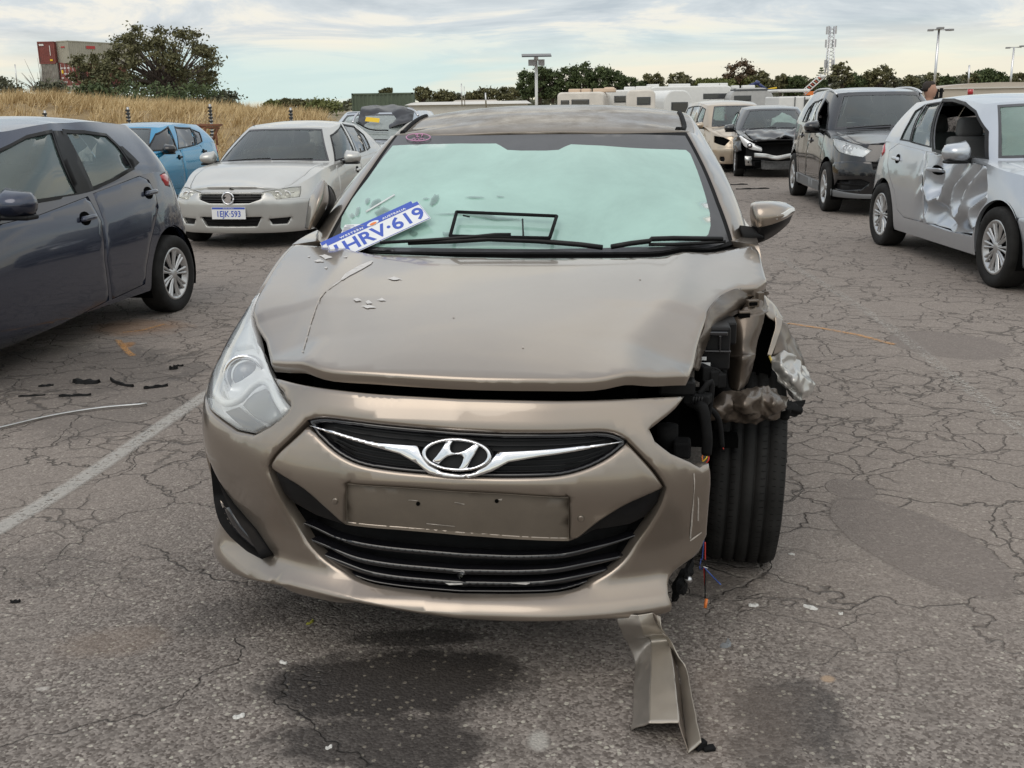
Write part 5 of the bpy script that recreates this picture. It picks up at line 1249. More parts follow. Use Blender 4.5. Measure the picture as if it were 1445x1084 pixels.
line('painted_line', [(1100, 365), (1160, 400), (1250, 458)], .10, WP2)
line('orange_spray_mark', [(1112, 457), (1160, 464), (1210, 473), (1262, 487)], .05, OP)
line('orange_spray_mark', [(166, 480), (180, 497), (188, 503)], .05, OP)
line('orange_spray_mark', [(172, 470), (200, 467), (232, 458)], .04, OP)
# ---- debris
def debris(name, label, cat, px, py, L, w, rz, m, curve=.0, h=.012, group=None, n=8):
    c_ = onground(px, py); V = []; Fc = []
    for i in range(n+1):
        t = i/n-.5; x = t*L; y = curve*(4*t*t-1); ww = w*(.5+.5*math.sqrt(max(0, 1-(2*t)**4)))*(1+.2*math.sin(i*2.3+px))
        zz = h*(1+.3*math.sin(i*1.7+py))
        V += [(x, y-ww/2, 0.001), (x, y-ww*.25, zz), (x, y+ww*.25, zz*.9), (x, y+ww/2, 0.001)]
    for i in range(n):
        a = i*4; Fc += [(a+j, a+j+4, a+j+5, a+j+1) for j in range(3)]+[(a+3, a+7, a+4, a)]
    Fc += [(0, 1, 2, 3), tuple(n*4+j for j in (3, 2, 1, 0))]
    o = meshobj(name, V, Fc, m, None, smooth=False); o.location = c_; o.rotation_euler = (0, 0, rz); return tag(o, label, cat, group)
G_ = 'broken pieces of black trim on the asphalt'
debris('trim_strip', 'curved black rubber strip lying on the cracked asphalt near the grey hatchback', 'debris', 172, 541, .26, .022, -.75, BLKM, .02, .014, G_)
debris('trim_strip', 'short straight black trim piece nearest the tan car headlight', 'debris', 220, 547, .13, .03, .45, BLKM, 0, .014, G_)
debris('trim_strip', 'flat black sliver just above the long metal rod', 'debris', 106, 559, .17, .024, .1, BLKM, 0, .012, G_)
debris('trim_fragment', 'cluster of crumbled black plastic beside the curved strip', 'debris', 122, 540, .16, .06, -.2, BLKM, .01, .02, G_)
debris('trim_fragment', 'smallest dark splinter left of the crumbled plastic', 'debris', 65, 545, .08, .03, .3, BLKM, 0, .01, G_)
debris('trim_fragment', 'long thin dark splinter at the far left of the debris', 'debris', 45, 559, .14, .015, .15, BLKM, 0, .008, G_)
debris('asphalt_lump', 'dark lump near the top of the cracked asphalt beside the headlight', 'debris', 245, 521, .05, .035, .4, BLKM, 0, .02)
debris('asphalt_lump', 'dark flake behind the lump beside the headlight', 'debris', 252, 517, .06, .015, .1, BLKM, 0, .01)
debris('dark_chip', 'lone dark chip on the smooth asphalt at the left edge', 'debris', 22, 850, .03, .016, .1, BLKM, 0, .008)
rod = [onground(x, y)+[0, 0, z] for x, y, z in ((-60, 622, .02), (0, 607, .012), (70, 590, .010), (140, 579, .012), (208, 573, .012))]
o = tube('metal_rod', rod, .006, ALU, None, 8, 6); tag(o, 'long thin metal strip lying across the asphalt at the left', 'rod')
PG = 'pale chips of plastic on the asphalt'
for lab, px, py, L, w, rz in (('forked white chip on the asphalt right of the tyre', 1144, 858, .045, .022, -.7), ('tiny round white chip beside the forked chip', 1186, 867, .014, .012, 0), ('pale grey flat chip left of the forked white chip', 1063, 855, .03, .02, 0),
    ('white chip in the dark stain under the bumper', 400, 936, .024, .012, -.5), ('pale chip at the lower edge of the dark stain', 337, 1012, .03, .018, .5), ('small pale chip below the middle of the dark stain', 464, 1056, .018, .010, .7), ('small white sliver near the bottom of the tyre', 1117, 783, .022, .008, -.3)):
    debris('plastic_chip', lab, 'debris', px, py, L, w, rz, mat('pale chip', (.62, .61, .58), .6), 0, .006, PG, 5)
debris('plastic_clip', 'curved grey plastic clip beside the fallen tan strip', 'debris', 1022, 910, .045, .018, .9, mat('grey plastic', (.20, .21, .22), .4), .010, .012)
debris('leaf', 'small yellow-green leaf below the front bumper', 'leaf', 437, 879, .03, .010, 1.1, mat('leaf', (.28, .27, .03), .6), .004, .006)
debris('rubber_fragment', 'black rubber sliver sticking out beside the front tyre', 'debris', 1106, 655, .10, .02, 1.2, BLKM, 0, .03)
for px, py, a in ((1035, 170, 0), (0, 0, 0)):
    if px == 1035: pass
debris('trim_strip', 'thin black strip on the asphalt behind the tan car mirror', 'debris', 1034, 261, .55, .06, .0, BLKM, .0, .02, G_)
debris('trim_strip', 'second thin black strip lying below the first behind the mirror', 'debris', 1062, 267, .60, .06, .1, BLKM, .0, .02, G_)
# ------------------------------------------------------------------ the other cars
def mk(L, W, H, zn, zbl, zr_, yws, yt, yre, yrb, xin=.055, xr=.585, zrt=None, nose=.0, tail=.0, zre=None, hatch=True, yrs=None, **kw):
    h = W/2; zrt = zrt or H-.09; zre = zre or H-.07; m = (yt+yre)/2
    plan = [(0, 0, zn, .10), (.34*h, .018+nose, zn, .10), (.62*h, .09+nose*2, zn, .12), (.80*h, .22+nose*2, zn+.01, .14), (.915*h, .42, zn+.04, .13), (.97*h, .66, zn+.10, .10), (.995*h, .95, zbl-.06, .075), (h, yws+.25, zbl, xin),
            (h, (yws+yrb)/2, (zbl+zr_)/2, xin), (.995*h, yrb-.55 if yrb < L-.5 else L-1.0, zr_, xin+.01), (.965*h, L-.55, zr_+.01, .08), (.90*h, L-.28, zr_, .09), (.72*h, L-.10-tail, zr_-.01, .09), (.36*h, L-.02-tail, zr_-.01, .08), (0, L-tail, zr_-.01, .08)]
    gx = h-xin-.015; rb = min(yrb, L-.10)
    green = [(0, yws, 0, yt, zrt+.02), (.40*h, yws+.02, .36*h, yt+.01, zrt+.018), (.68*h, yws+.09, .57*h, yt+.05, zrt+.008), (.82*h, yws+.20, xr-.02, yt+.12, zrt), (gx-.01, yws+.38, xr+.01, yt+.30, zrt+.02), (gx, m-.2, xr+.015, m-.1, H-.05), (gx, m+.45, xr+.005, m+.35, H-.055),
             (gx-.015, rb-.62, xr-.02, yre-.25, zre), (gx-.06, rb-.28, xr-.05, yre-.08, zre-.01), (gx-.17, rb-.10, xr-.12, yre-.02, zre-.01), (.40*h, rb-.02, .33*h, yre, zre), (0, rb, 0, yre+.005, zre)]
    zc = [(0, zn+.01), (.12, zn+.035), (.35, zn+.075), (yws*.72, zbl+.005), (yws+.1, zbl+.035), (m, zbl+.06), (L-.6, zr_+.04), (L-.15, zr_+.02), (L, zr_)]
    sp = dict(plan=plan, green=green, zc=zc, ga=3, gc=9, gh=.6, bulge=.03, zr=[(yt, zrt+.02), (yt+.3, H-.035), (m, H), (yre-.4, H-.02), (yre, zre)], low=[(.15, .09), (.20, .035), (.26, .02), (.40, .006), (.52, 0), (1.3, 0)], zmid=.55, ip=1.7, fsplit=0,
              bonnet=[(0, .10), (.45*h, .14), (.62*h, .24), (.70*h, .40), (.775*h, .7), (.80*h, yws+.06), (.6*h, yws-.05), (.3*h, yws-.085), (0, yws-.10)], mirror=(h-.03, yws+.42, zbl+.06))
    sp.update(kw); return sp
def WS(m, u=None, **k): return dict(t='ws', mat=m, **k)
def car(name, label, cat, F, sp, group='wrecked cars parked in the yard'):
    t = thing(name, label, cat, F.o, -F.yaw, F.k, group); sp['frame'] = F; B = genericcar(sp, t); return t, B
def bmp(h, zseam): return ([(0, zseam), (.3*h, zseam), (.6*h, zseam)], [(.22, zseam), (.40, zseam-.01), (.60, zseam-.03), (.62, .3)])
# --- dark grey hatchback at the left edge
F1 = Frame(-3.975, 4.97, rad(10.5), 1.0)
PG1 = paint('dark grey metallic paint', (.030, .038, .066), dust=.03, rough=.22, dustcol=(.25, .25, .27))
sp = mk(3.9, 1.695, 1.475, .76, .93, 1.04, .95, 1.72, 3.42, 3.82, xin=.07, xr=.56, R=.293, yw=(.78, 3.27), paint=PG1, vis=1, track=.755, tw=.185, nsp=9, wstyle='twin', step=.045, zb=.22, bumper_f=bmp(.85, .60), ag=.06,
  doors=[('p', [(124, 277), (143, 312), (148, 368), (154, 424), (20, 487), (-70, 528), (-110, 400), (-110, 340), (56, 303)]), ('p', [(131, 273), (194, 241), (210, 254), (219, 272), (224, 292), (219, 315), (212, 345), (207, 375), (205, 401), (158, 423), (151, 368), (146, 312)])],
  handles=[(122.5, 308), (211, 272)], handle_w=.085,
  windows=[dict(t='ws', u=.70, u2=.56, v0=.05, v1=.96, mat=GLSW), dict(t='rear', u=.62, u2=.45, v0=.15, v1=.92, mat=GLS),
           dict(t='s', px=[(-60, 305), (-20, 232), (0, 214), (37, 195), (73, 187), (109, 274), (56, 295), (0, 318)], mat=GLS, trim=.022), dict(t='s', px=[(92, 187), (120, 188), (150, 192), (166, 207), (186, 237), (160, 252), (130, 265)], mat=GLS, trim=.026)],
  rear_lights=[('p', [(225, 247), (232, 243), (237, 250), (240, 264), (233, 262)])], bumper_r=[(3.52, .62), (3.7, .60), (3.88, .60)],
  front_lights=[[(.45, .66), (.62, .60), (.80, .64), (.815, .76), (.70, .755)]], front_holes=[dict(poly=[(-.35, .30), (.35, .30), (.45, .46), (-.45, .46)], mid=True, slats=2)], seatm=SEAT)
t1, B1 = car('hatchback', 'dark grey hatchback at the left edge of the picture', 'car', F1, sp)
panel('pillar_trim', B1.green, shrink(np.array(B1.gcv([(75, 186), (91, 186), (131, 269), (109, 278)]))*[1, B1.gh], -.006)/[1, B1.gh], BLK, t1, .06, off=.005, ret=.01, vsc=B1.gh)
panel('pillar_trim', B1.green, B1.gcv([(168, 207), (172, 207), (196, 230), (188, 238)]), BLK, t1, .06, off=.006, ret=.01, vsc=B1.gh)
# --- blue hatchback
F2 = Frame(-6.295, 15.579, rad(7.3), .891)
PB = paint('bright blue paint', (.004, .25, .47), dust=.03, rough=.24, metal=.45)
sp = mk(4.46, 1.755, 1.47, .76, .96, 1.06, 1.15, 1.95, 3.85, 4.35, R=.31, yw=(.92, 3.56), paint=PB, vis=1, step=.07, bumper_f=bmp(.88, .60), mirror_mat=BLKG, handle_mat=BLK,
  doors=[[(1.32, .32), (1.28, .6), (1.30, .93), (2.28, .98), (2.28, .30)], [(2.30, .30), (2.30, .98), (3.22, 1.02), (3.30, .85), (3.15, .55), (3.05, .32)]], handles=[(253.5, 222), (288, 213.6)],
  windows=[dict(t='ws', u=.72, u2=.56, v0=.05, v1=.95, mat=GLSW), dict(t='rear', u=.62, u2=.45, v0=.15, v1=.92, mat=GLS),
           dict(t='s', px=[(208, 212), (220, 190), (237, 180), (249, 210.6)], mat=GLSD, trim=.03), dict(t='s', px=[(246.6, 180), (268.7, 181.5), (275.6, 203.7), (252, 209)], mat=GLSD, trim=.03), dict(t='s', px=[(271.5, 183), (281, 187), (285, 199.5), (278, 203.5)], mat=GLSD, trim=.02)],
  rear_lights=[[(4.08, .84), (4.42, .86), (4.42, 1.0), (4.15, 1.03)]], front_lights=[[(.45, .64), (.62, .60), (.82, .66), (.83, .76), (.70, .755)]], front_holes=[dict(poly=[(-.45, .28), (.45, .28), (.40, .50), (-.40, .50)], mid=True, slats=3)])
t2, B2 = car('hatchback', 'bright blue hatchback with tinted windows and black door mirror', 'car', F2, sp)
# --- silver sedan with a registration plate
F3 = Frame(-3.055, 11.622, rad(9.0), .923)
PS = paint('silver paint', (.52, .52, .50), dust=.35, rough=.34, metal=.55, dustcol=(.50, .48, .45))
P_ = lambda *a: ('p', list(a))
sp = mk(4.88, 1.84, 1.45, .70, .93, 1.0, 1.35, 2.05, 3.55, 4.25, R=.322, yw=(.90, 3.69), xr=.60, paint=PS, vis=1, step=.06, zb=.19, nose=.01, lens=LENSH,
  bumper_f=([(0, .672), (.25, .672), (.50, .66), (.56, .58)], [(.30, .575), (.48, .57), (.545, .57), (.56, .30)]),
  front_lights=[P_((367, 281), (370, 271), (385, 268), (410, 264), (425, 263), (423, 278), (395, 281))], skip_lamp=(),
  front_holes=[dict(poly=[(-.42, .655), (-.38, .59), (-.25, .545), (.25, .545), (.38, .59), (.42, .655)], mid=True, slats=3, name='grille', mat=BLK), dict(poly=[(-.38, .385), (-.32, .27), (.32, .27), (.38, .385)], mid=True, slats=2), dict(poly=[(.46, .36), (.50, .29), (.66, .29), (.70, .37)], slats=0)],
  doors=[[(1.40, .28), (1.42, .6), (1.45, .90), (2.50, .95), (2.52, .27)], [(2.54, .27), (2.52, .95), (3.38, .98), (3.42, .80), (3.30, .55), (3.22, .28)]], handles=[(2.3, .80), (3.2, .83)],
  windows=[dict(t='ws', u=.80, u2=.60, v0=.04, v1=.95, mat=GLSW), dict(t='rear', u=.62, u2=.45, v0=.10, v1=.92, mat=GLSW),
           dict(t='s', px=[(467, 192), (481, 176), (500, 214.7), (473.5, 226)], mat=GLSW, trim=.02), dict(t='s', px=[(484, 175.5), (500, 179), (515, 212), (503, 216)], mat=GLSW, trim=.02), dict(t='s', px=[(502, 181), (513, 190), (522, 208), (518, 211.5)], mat=GLSW, trim=.015)],
  rear_lights=[[(4.4, .72), (4.75, .72), (4.75, .92), (4.45, .95)]], boot=[(0, 4.30), (.55, 4.20), (.68, 4.28), (.66, 4.62), (.35, 4.74), (0, 4.76)], seatm=SEATG)
t3, B3 = car('sedan', 'silver sedan with registration plate 1EJK 593, between the blue hatchback and the tan car', 'car', F3, sp)
pl = plate(t3, B3, '1EJK·593', .435, wdt=.42, hgt=.14)
P = B3.belt(np.array([.0]), np.array([.605]))[0]+np.array([0, -.02, 0])
V, Fc = tubemesh([[(P[0]+.068*math.cos(t), P[1], P[2]+.068*math.sin(t)) for t in np.linspace(0, 2*math.pi, 28)]], .010, 6); em = meshobj('emblem', V, Fc, CHR, t3)
Lp = [(-.045, -.035), (-.02, -.055), (.03, -.05), (.05, -.03), (.03, -.02), (.045, .0), (.035, .04), (.005, .055), (-.03, .045), (-.04, .02), (-.015, .02), (-.03, 0), (-.05, -.01)]
k = len(Lp); V = [(P[0]+x, P[1]-.004, P[2]+z) for x, z in Lp]+[(P[0]+x, P[1]+.006, P[2]+z) for x, z in Lp]
meshobj('emblem_lion', V, [tuple(range(k))]+[(i, i+k, (i+1) % k+k, (i+1) % k) for i in range(k)], CHR, em, smooth=False)
# --- silver hatchback with the caved-in door (right)
F4 = Frame(4.832, 7.621, rad(-.2), 1.036)
PS2 = paint('pale silver paint', (.50, .53, .57), dust=.08, rough=.30, metal=.68, dustcol=(.5, .5, .5))
def dent(P, n, uv):
    P = P.copy(); s = -1
    y, z = P[:, 1], P[:, 2]; w = np.exp(-((y-1.75)/.62)**4)*np.exp(-((z-.55)/.36)**4)
    d = []
    for p in P:
        v = Vector((p[1]*2.1+p[2]*.8, p[2]*2.0-p[1]*.5, 1.3)); a = mnoise.noise(v); b = abs(mnoise.noise(v*1.9+Vector((4, 2, 0)))); c = mnoise.voronoi(Vector((p[1]*2.6, p[2]*2.9, .4)))[0][0]
        d.append(.035+.05*a-.30*b-.02*c)
    P[:, 0] += np.array(d)*w; return P, n
sp = mk(4.2, 1.786, 1.48, .76, .95, 1.02, 1.12, 1.85, 3.66, 4.10, R=.316, yw=(.88, 3.458), xr=.60, paint=PS2, vis=-1, step=.05, nsp=10, wstyle='twin', ag=.045, zb=.2, liner=-.20, dent_side=-1, door_defo=dent,
  bumper_f=bmp(.89, .60), front_lights=[[(.42, .64), (.62, .58), (.82, .62), (.85, .76), (.70, .755)]], front_holes=[dict(poly=[(-.55, .25), (.55, .25), (.5, .40), (-.5, .40)], mid=True, slats=2)],
  doors=[('p', [(1308, 212), (1350, 222), (1392, 234), (1394, 262), (1393, 284), (1381, 300), (1376, 318), (1371, 334), (1340, 327), (1305, 315), (1304, 270)]), ('p', [(1268, 202), (1306, 211), (1302, 270), (1303, 314), (1275, 307), (1266, 296), (1262, 270), (1255, 250), (1252, 232), (1255, 212)])],
  handles=[(1316, 240), (1266, 224)],
  windows=[dict(t='ws', u=.76, u2=.62, v0=.04, v1=.96, mat=GLSM), dict(t='rear', u=.6, u2=.45, v0=.15, v1=.92, mat=GLS),
           dict(t='s', px=[(1330, 143), (1345, 143), (1362, 148), (1376, 159), (1391, 186), (1392, 226), (1350, 218), (1317, 211)], mat=GLSD, trim=.03, open=-1), dict(t='s', px=[(1286, 200), (1308, 148), (1327, 145), (1313, 207)], mat=GLS, trim=.012), dict(t='s', px=[(1271, 197), (1283, 173), (1292, 157), (1304.5, 149), (1284, 199)], mat=GLS, trim=.012)],
  rear_lights=[('p', [(1245, 207), (1250, 200), (1249, 214), (1244, 222)])], seatm=SEATG)
t4, B4 = car('hatchback', 'pale silver hatchback at the right edge with caved-in doors', 'car', F4, sp)
# --- dark suv behind it
F5 = Frame(5.165, 13.814, rad(5.4), .99)
PK = paint('black brown paint', (.013, .013, .015), dust=.03, rough=.2, metal=.5, dustcol=(.3, .29, .28))
GRY = mat('grey cladding', (.16, .165, .17), .5, .2)
sp = mk(4.55, 1.82, 1.685, .93, 1.08, 1.14, 1.20, 1.92, 3.95, 4.45, R=.345, yw=(.93, 3.55), xr=.62, paint=PK, vis=-1, step=.06, nsp=5, wstyle='twin', tw=.22, ag=.06, zb=.24,
  bumper_f=bmp(.91, .72), front_lights=[P_((1175, 194), (1190, 198), (1212, 204), (1231, 212), (1218, 222), (1198, 219), (1184, 215), (1176, 205))],
  front_holes=[dict(poly=[(-.50, .80), (.50, .80), (.46, .62), (-.46, .62)], mid=True, slats=3, name='grille'), dict(poly=P_((1176, 265), (1182, 254), (1215, 253), (1228, 258), (1216, 267), (1192, 269)), slats=1)],
  doors=[[(1.32, .42), (1.30, .7), (1.33, 1.05), (2.38, 1.10), (2.38, .40)], [(2.40, .40), (2.40, 1.10), (3.25, 1.14), (3.30, .95), (3.12, .6), (3.02, .42)]], handles=[(2.2, .93), (3.05, .98)],
  windows=[dict(t='ws', u=.76, u2=.62, v0=.05, v1=.95, mat=GLSW), dict(t='rear', u=.6, u2=.45, v0=.15, v1=.92, mat=GLSW),
           dict(t='s', px=[(1154, 183), (1155, 160), (1165, 141), (1169, 146), (1169, 164), (1166, 184)], mat=GLSD, trim=.02, open=-1), dict(t='s', px=[(1137, 173.6), (1149, 145), (1161, 140), (1151, 158), (1151, 177)], mat=GLS, trim=.02), dict(t='s', px=[(1132.5, 171.5), (1141, 153), (1147, 146.5), (1136, 172)], mat=GLS, trim=.012)],
  rear_lights=[[(4.2, .9), (4.5, .9), (4.5, 1.3), (4.3, 1.3)]], seatm=SEATG)
t5, B5 = car('suv', 'black SUV with silver roof rails and a popped bonnet, beside the dented silver hatchback', 'car', F5, sp)
for sg in (1, -1):
    tube('roof_rail', [(sg*(.60), y, z) for y, z in ((1.95, 1.585), (2.1, 1.62), (2.4, 1.655), (3.0, 1.67), (3.5, 1.655), (3.75, 1.62))], .016, CHRD, t5, 8, 5)
    panel('sill_cladding', B5.belt, B5.sy([(1.30, .26), (3.15, .26), (3.15, .40), (1.30, .38)]), GRY, t5, .1, off=.02, ret=.03, mir=sg < 0)
panel('lower_skirt', B5.belt, [(-1.25, .24), (1.25, .24), (1.25, .34), (.6, .30), (-.6, .30), (-1.25, .34)], GRY, t5, .08, off=.025, ret=.03, rnd=.01)
# --- black crash-damaged sedan
F6 = Frame(5.368, 21.198, rad(6.9), .933)
PK2 = paint('black paint', (.020, .021, .024), dust=.22, rough=.28, metal=.3, dustcol=(.3, .3, .3))
def crush(P, n, uv):
    P = P.copy(); w = np.clip((1.25-P[:, 1])/.5, 0, 1)
    d = np.array([mnoise.noise(Vector((p[0]*3.2, p[1]*4.0, 3.3))) for p in P])*.085+np.array([abs(mnoise.noise(Vector((p[0]*7, p[1]*2.2, 8.1)))) for p in P])*.06
    P[:, 2] += w*(d+.02); P[:, 1] += w*.06; return P, n
sp = mk(4.8, 1.78, 1.5, .78, .96, 1.03, 1.25, 1.95, 3.65, 4.3, R=.325, yw=(.95, 3.65), xr=.60, paint=PK2, vis=-1, step=.08, nsp=8, wstyle='twin', zb=.22, defo_bonnet=crush, front_cut=.62, no_bumper=True, bonnet_paint=PK2,
  doors=[[(1.40, .30), (1.38, .6), (1.42, .92), (2.48, .97), (2.48, .28)], [(2.50, .28), (2.50, .97), (3.36, 1.0), (3.40, .80), (3.22, .5), (3.15, .3)]], handles=[(2.3, .83), (3.2, .86)],
  windows=[dict(t='ws', u=.78, u2=.60, v0=.05, v1=.95, mat=GLSW), dict(t='rear', u=.6, u2=.45, v0=.1, v1=.92, mat=GLSW), dict(t='s', poly=[(1.75, 1.0), (2.42, 1.02), (2.40, 1.36), (2.15, 1.30)], mat=GLSW, trim=.02), dict(t='s', poly=[(2.55, 1.03), (3.35, 1.06), (3.15, 1.33), (2.55, 1.37)], mat=GLSW, trim=.02)],
  rear_lights=[[(4.3, .78), (4.7, .78), (4.7, .95), (4.35, .98)]], seatm=SEATG)
t6, B6 = car('sedan', 'black sedan with crushed bonnet, front bumper missing and bare metal crash bar', 'car', F6, sp)
a6 = lambda px, py, y: F6.at(px, py, 'y', y)
gridmesh('headlight', [[a6(1043, 192, .42), a6(1050, 195, .36), a6(1062, 202, .30), a6(1075, 208, .26)], [a6(1046, 199, .40), a6(1053, 202, .32), a6(1063, 207, .26), a6(1075, 211, .24)], [a6(1050, 206, .40), a6(1056, 210, .34), a6(1064, 212, .28), a6(1075, 214, .26)]], LAMPW, t6, thick=.08, sub=5)
tube('reflector', [a6(1058, 205.5, .26), a6(1058, 205.5, .31)], .055, BLKG, t6, 16); tube('reflector', [a6(1058, 205.5, .25), a6(1058, 205.5, .27)], .032, CHR, t6, 14)
gridmesh('crash_bar', [[a6(1064, 216, .16), a6(1080, 217, .08), a6(1096, 220, .04), a6(1113, 217, .04), a6(1135, 214, .10)], [a6(1064, 220, .15), a6(1080, 221.5, .07), a6(1096, 224.5, .03), a6(1113, 221.5, .03), a6(1135, 218, .09)], [a6(1064, 222, .16), a6(1080, 223, .08), a6(1096, 226, .04), a6(1113, 223, .04), a6(1135, 220, .10)]], ALU, t6, thick=.05, sub=5, noise=.01)
gridmesh('bracket', [[a6(1051, 220, .30), a6(1056, 220, .28), a6(1061, 221, .30)], [a6(1051, 227, .29), a6(1056, 228, .26), a6(1061, 228, .29)], [a6(1052, 234, .30), a6(1057, 234, .29), a6(1061, 234, .30)]], ALU, t6, thick=.03, sub=4, noise=.02, nscale=20)
for dy in (0,): tube('bracket_hole', [a6(1056, 229, .24), a6(1056, 229, .28)], .016, VOID, t6, 8)
gridmesh('radiator', [[a6(1074, 226, .22), a6(1095, 228, .20), a6(1130, 226, .22)], [a6(1074, 233, .22), a6(1095, 234, .20), a6(1130, 232, .22)], [a6(1074, 239, .22), a6(1095, 240, .20), a6(1130, 238, .22)]], mat('radiator grey', (.10, .10, .10), .6, .4, var=.4, vscale=20), t6, thick=.04, sub=4, noise=.02)
boxes('radiator_support', [(0, .48, .58, 1.35, .30, .42), (0, .40, .30, 1.3, .2, .10)], BLKM, t6); boxes('inner_wing', [(-.60, .62, .62, .18, .55, .30), (.60, .62, .62, .18, .55, .30)], BLKM, t6)
gridmesh('front_wing', [[a6(1034, 196, .95), a6(1040, 192, .70), a6(1046, 193, .50)], [a6(1034, 206, .80), a6(1040, 204, .62), a6(1046, 203, .46)], [a6(1036, 214, .62), a6(1041, 214, .52), a6(1047, 213, .44)]], PK2, t6, thick=.01, sub=4, noise=.05, nscale=7)
gridmesh('airbag', [[(-.05, 1.75, 1.05), (.2, 1.7, 1.12), (.5, 1.75, 1.05)], [(.0, 1.85, 1.18), (.25, 1.8, 1.27), (.5, 1.85, 1.15)], [(.05, 2.1, 1.15), (.25, 2.1, 1.20), (.5, 2.1, 1.1)]], CLOTH, t6, thick=.03, sub=6, noise=.06, nscale=7)
# --- beige people carrier
F7 = Frame(5.167, 23.068, rad(-2.9), .863)
PV = paint('beige metallic paint', (.50, .41, .31), dust=.15, rough=.3, metal=.6, dustcol=(.5, .46, .4))
sp = mk(4.8, 1.80, 1.76, .88, 1.08, 1.12, .98, 1.75, 4.3, 4.72, R=.33, yw=(.90, 3.8), xr=.66, paint=PV, vis=-1, step=.09, nsp=7, zb=.22, zrt=1.63, bumper_f=bmp(.9, .62),
  front_lights=[[(.50, .80), (.62, .66), (.84, .74), (.86, .90), (.70, .87)]], skip_lamp=(-1,), front_holes=[dict(poly=[(-.45, .72), (.45, .72), (.40, .62), (-.40, .62)], mid=True, slats=2, name='grille'), dict(poly=[(-.40, .26), (.40, .26), (.45, .42), (-.45, .42)], mid=True, slats=2), dict(poly=[(.60, .34), (.62, .28), (.70, .28), (.72, .34), (.70, .40), (.62, .40)])],
  doors=[[(1.20, .32), (1.18, .7), (1.22, 1.04), (2.15, 1.08), (2.15, .30)], [(2.18, .30), (2.18, 1.08), (3.30, 1.10), (3.32, .8), (3.25, .30)]], handles=[(2.0, .92), (2.35, .95)],
  windows=[dict(t='ws', u=.74, u2=.62, v0=.05, v1=.95, mat=GLSW), dict(t='rear', u=.6, u2=.5, v0=.15, v1=.92, mat=GLS), dict(t='s', poly=[(1.55, 1.13), (2.12, 1.14), (2.12, 1.58), (1.85, 1.53)], mat=GLSW, trim=.02), dict(t='s', poly=[(2.22, 1.14), (3.28, 1.16), (3.26, 1.60), (2.24, 1.60)], mat=GLSW, trim=.02), dict(t='s', poly=[(3.38, 1.17), (4.2, 1.18), (4.0, 1.56), (3.36, 1.60)], mat=GLS, trim=.02)],
  rear_lights=[[(4.45, .9), (4.75, .9), (4.75, 1.4), (4.55, 1.4)]], seatm=SEATG)
t7, B7 = car('people_carrier', 'beige people carrier missing one headlight, behind the crashed black sedan', 'car', F7, sp)
# ------------------------------------------------------------------ background
RN = np.random.RandomState(11)
def pz(px, py, Y): return atY(px, py, Y)
def foliage_mat(name, c, c2, sc=.9):
    m = bpy.data.materials.new(name); m.use_nodes = True; t = m.node_tree; b = t.nodes['Principled BSDF']; b.inputs['Roughness'].default_value = .7; b.inputs['Specular IOR Level'].default_value = .25
    tcn = N(t, 'ShaderNodeTexCoord'); n = N(t, 'ShaderNodeTexNoise', Scale=sc, Detail=5, Roughness=.7); lnk(t, tcn.outputs['Object'], n.inputs['Vector'])
    o = N(t, 'ShaderNodeNewGeometry'); f = mth(t, 'ADD', mth(t, 'MULTIPLY', n.outputs[0], .7), mth(t, 'MULTIPLY', o.outputs['Random Per Island'], .4))
    lnk(t, ramp(t, f, [(.35, c), (.78, c2)]), b.inputs['Base Color']); return m
BARK = mat('bark', (.10, .08, .065), .9, var=.3, vscale=6)
FOL = [foliage_mat('olive foliage', (.085, .085, .042), (.185, .175, .088)), foliage_mat('dark green foliage', (.045, .065, .030), (.110, .140, .058)), foliage_mat('yellow green foliage', (.10, .12, .040), (.20, .21, .080)), foliage_mat('grey green foliage', (.085, .092, .062), (.16, .16, .105)), foliage_mat('rust tinged foliage', (.085, .055, .035), (.14, .10, .06))]
def leafquads(C, size, flat=.5):
    n = len(C); a = RN.normal(size=(n, 3)); a /= np.linalg.norm(a, axis=1)[:, None]; b = RN.normal(size=(n, 3)); b -= a*(a*b).sum(1)[:, None]; b /= np.linalg.norm(b, axis=1)[:, None]
    s = size*RN.uniform(.6, 1.4, n)[:, None]
    V = np.stack([C-a*s, C-b*s*flat, C+a*s, C+b*s*flat], 1).reshape(-1, 3); F = np.arange(4*n).reshape(-1, 4); return V, F
def quadmesh(name, V, F, m, parent=None):
    me = bpy.data.meshes.new(name); me.vertices.add(len(V)); me.vertices.foreach_set('co', np.asarray(V, np.float32).ravel())
    k = F.shape[1]; me.loops.add(F.size); me.loops.foreach_set('vertex_index', F.astype(np.int32).ravel()); me.polygons.add(len(F)); me.polygons.foreach_set('loop_start', np.arange(0, F.size, k, dtype=np.int32))
    me.update(calc_edges=True); me.materials.append(m); return link(bpy.data.objects.new(name, me), parent)
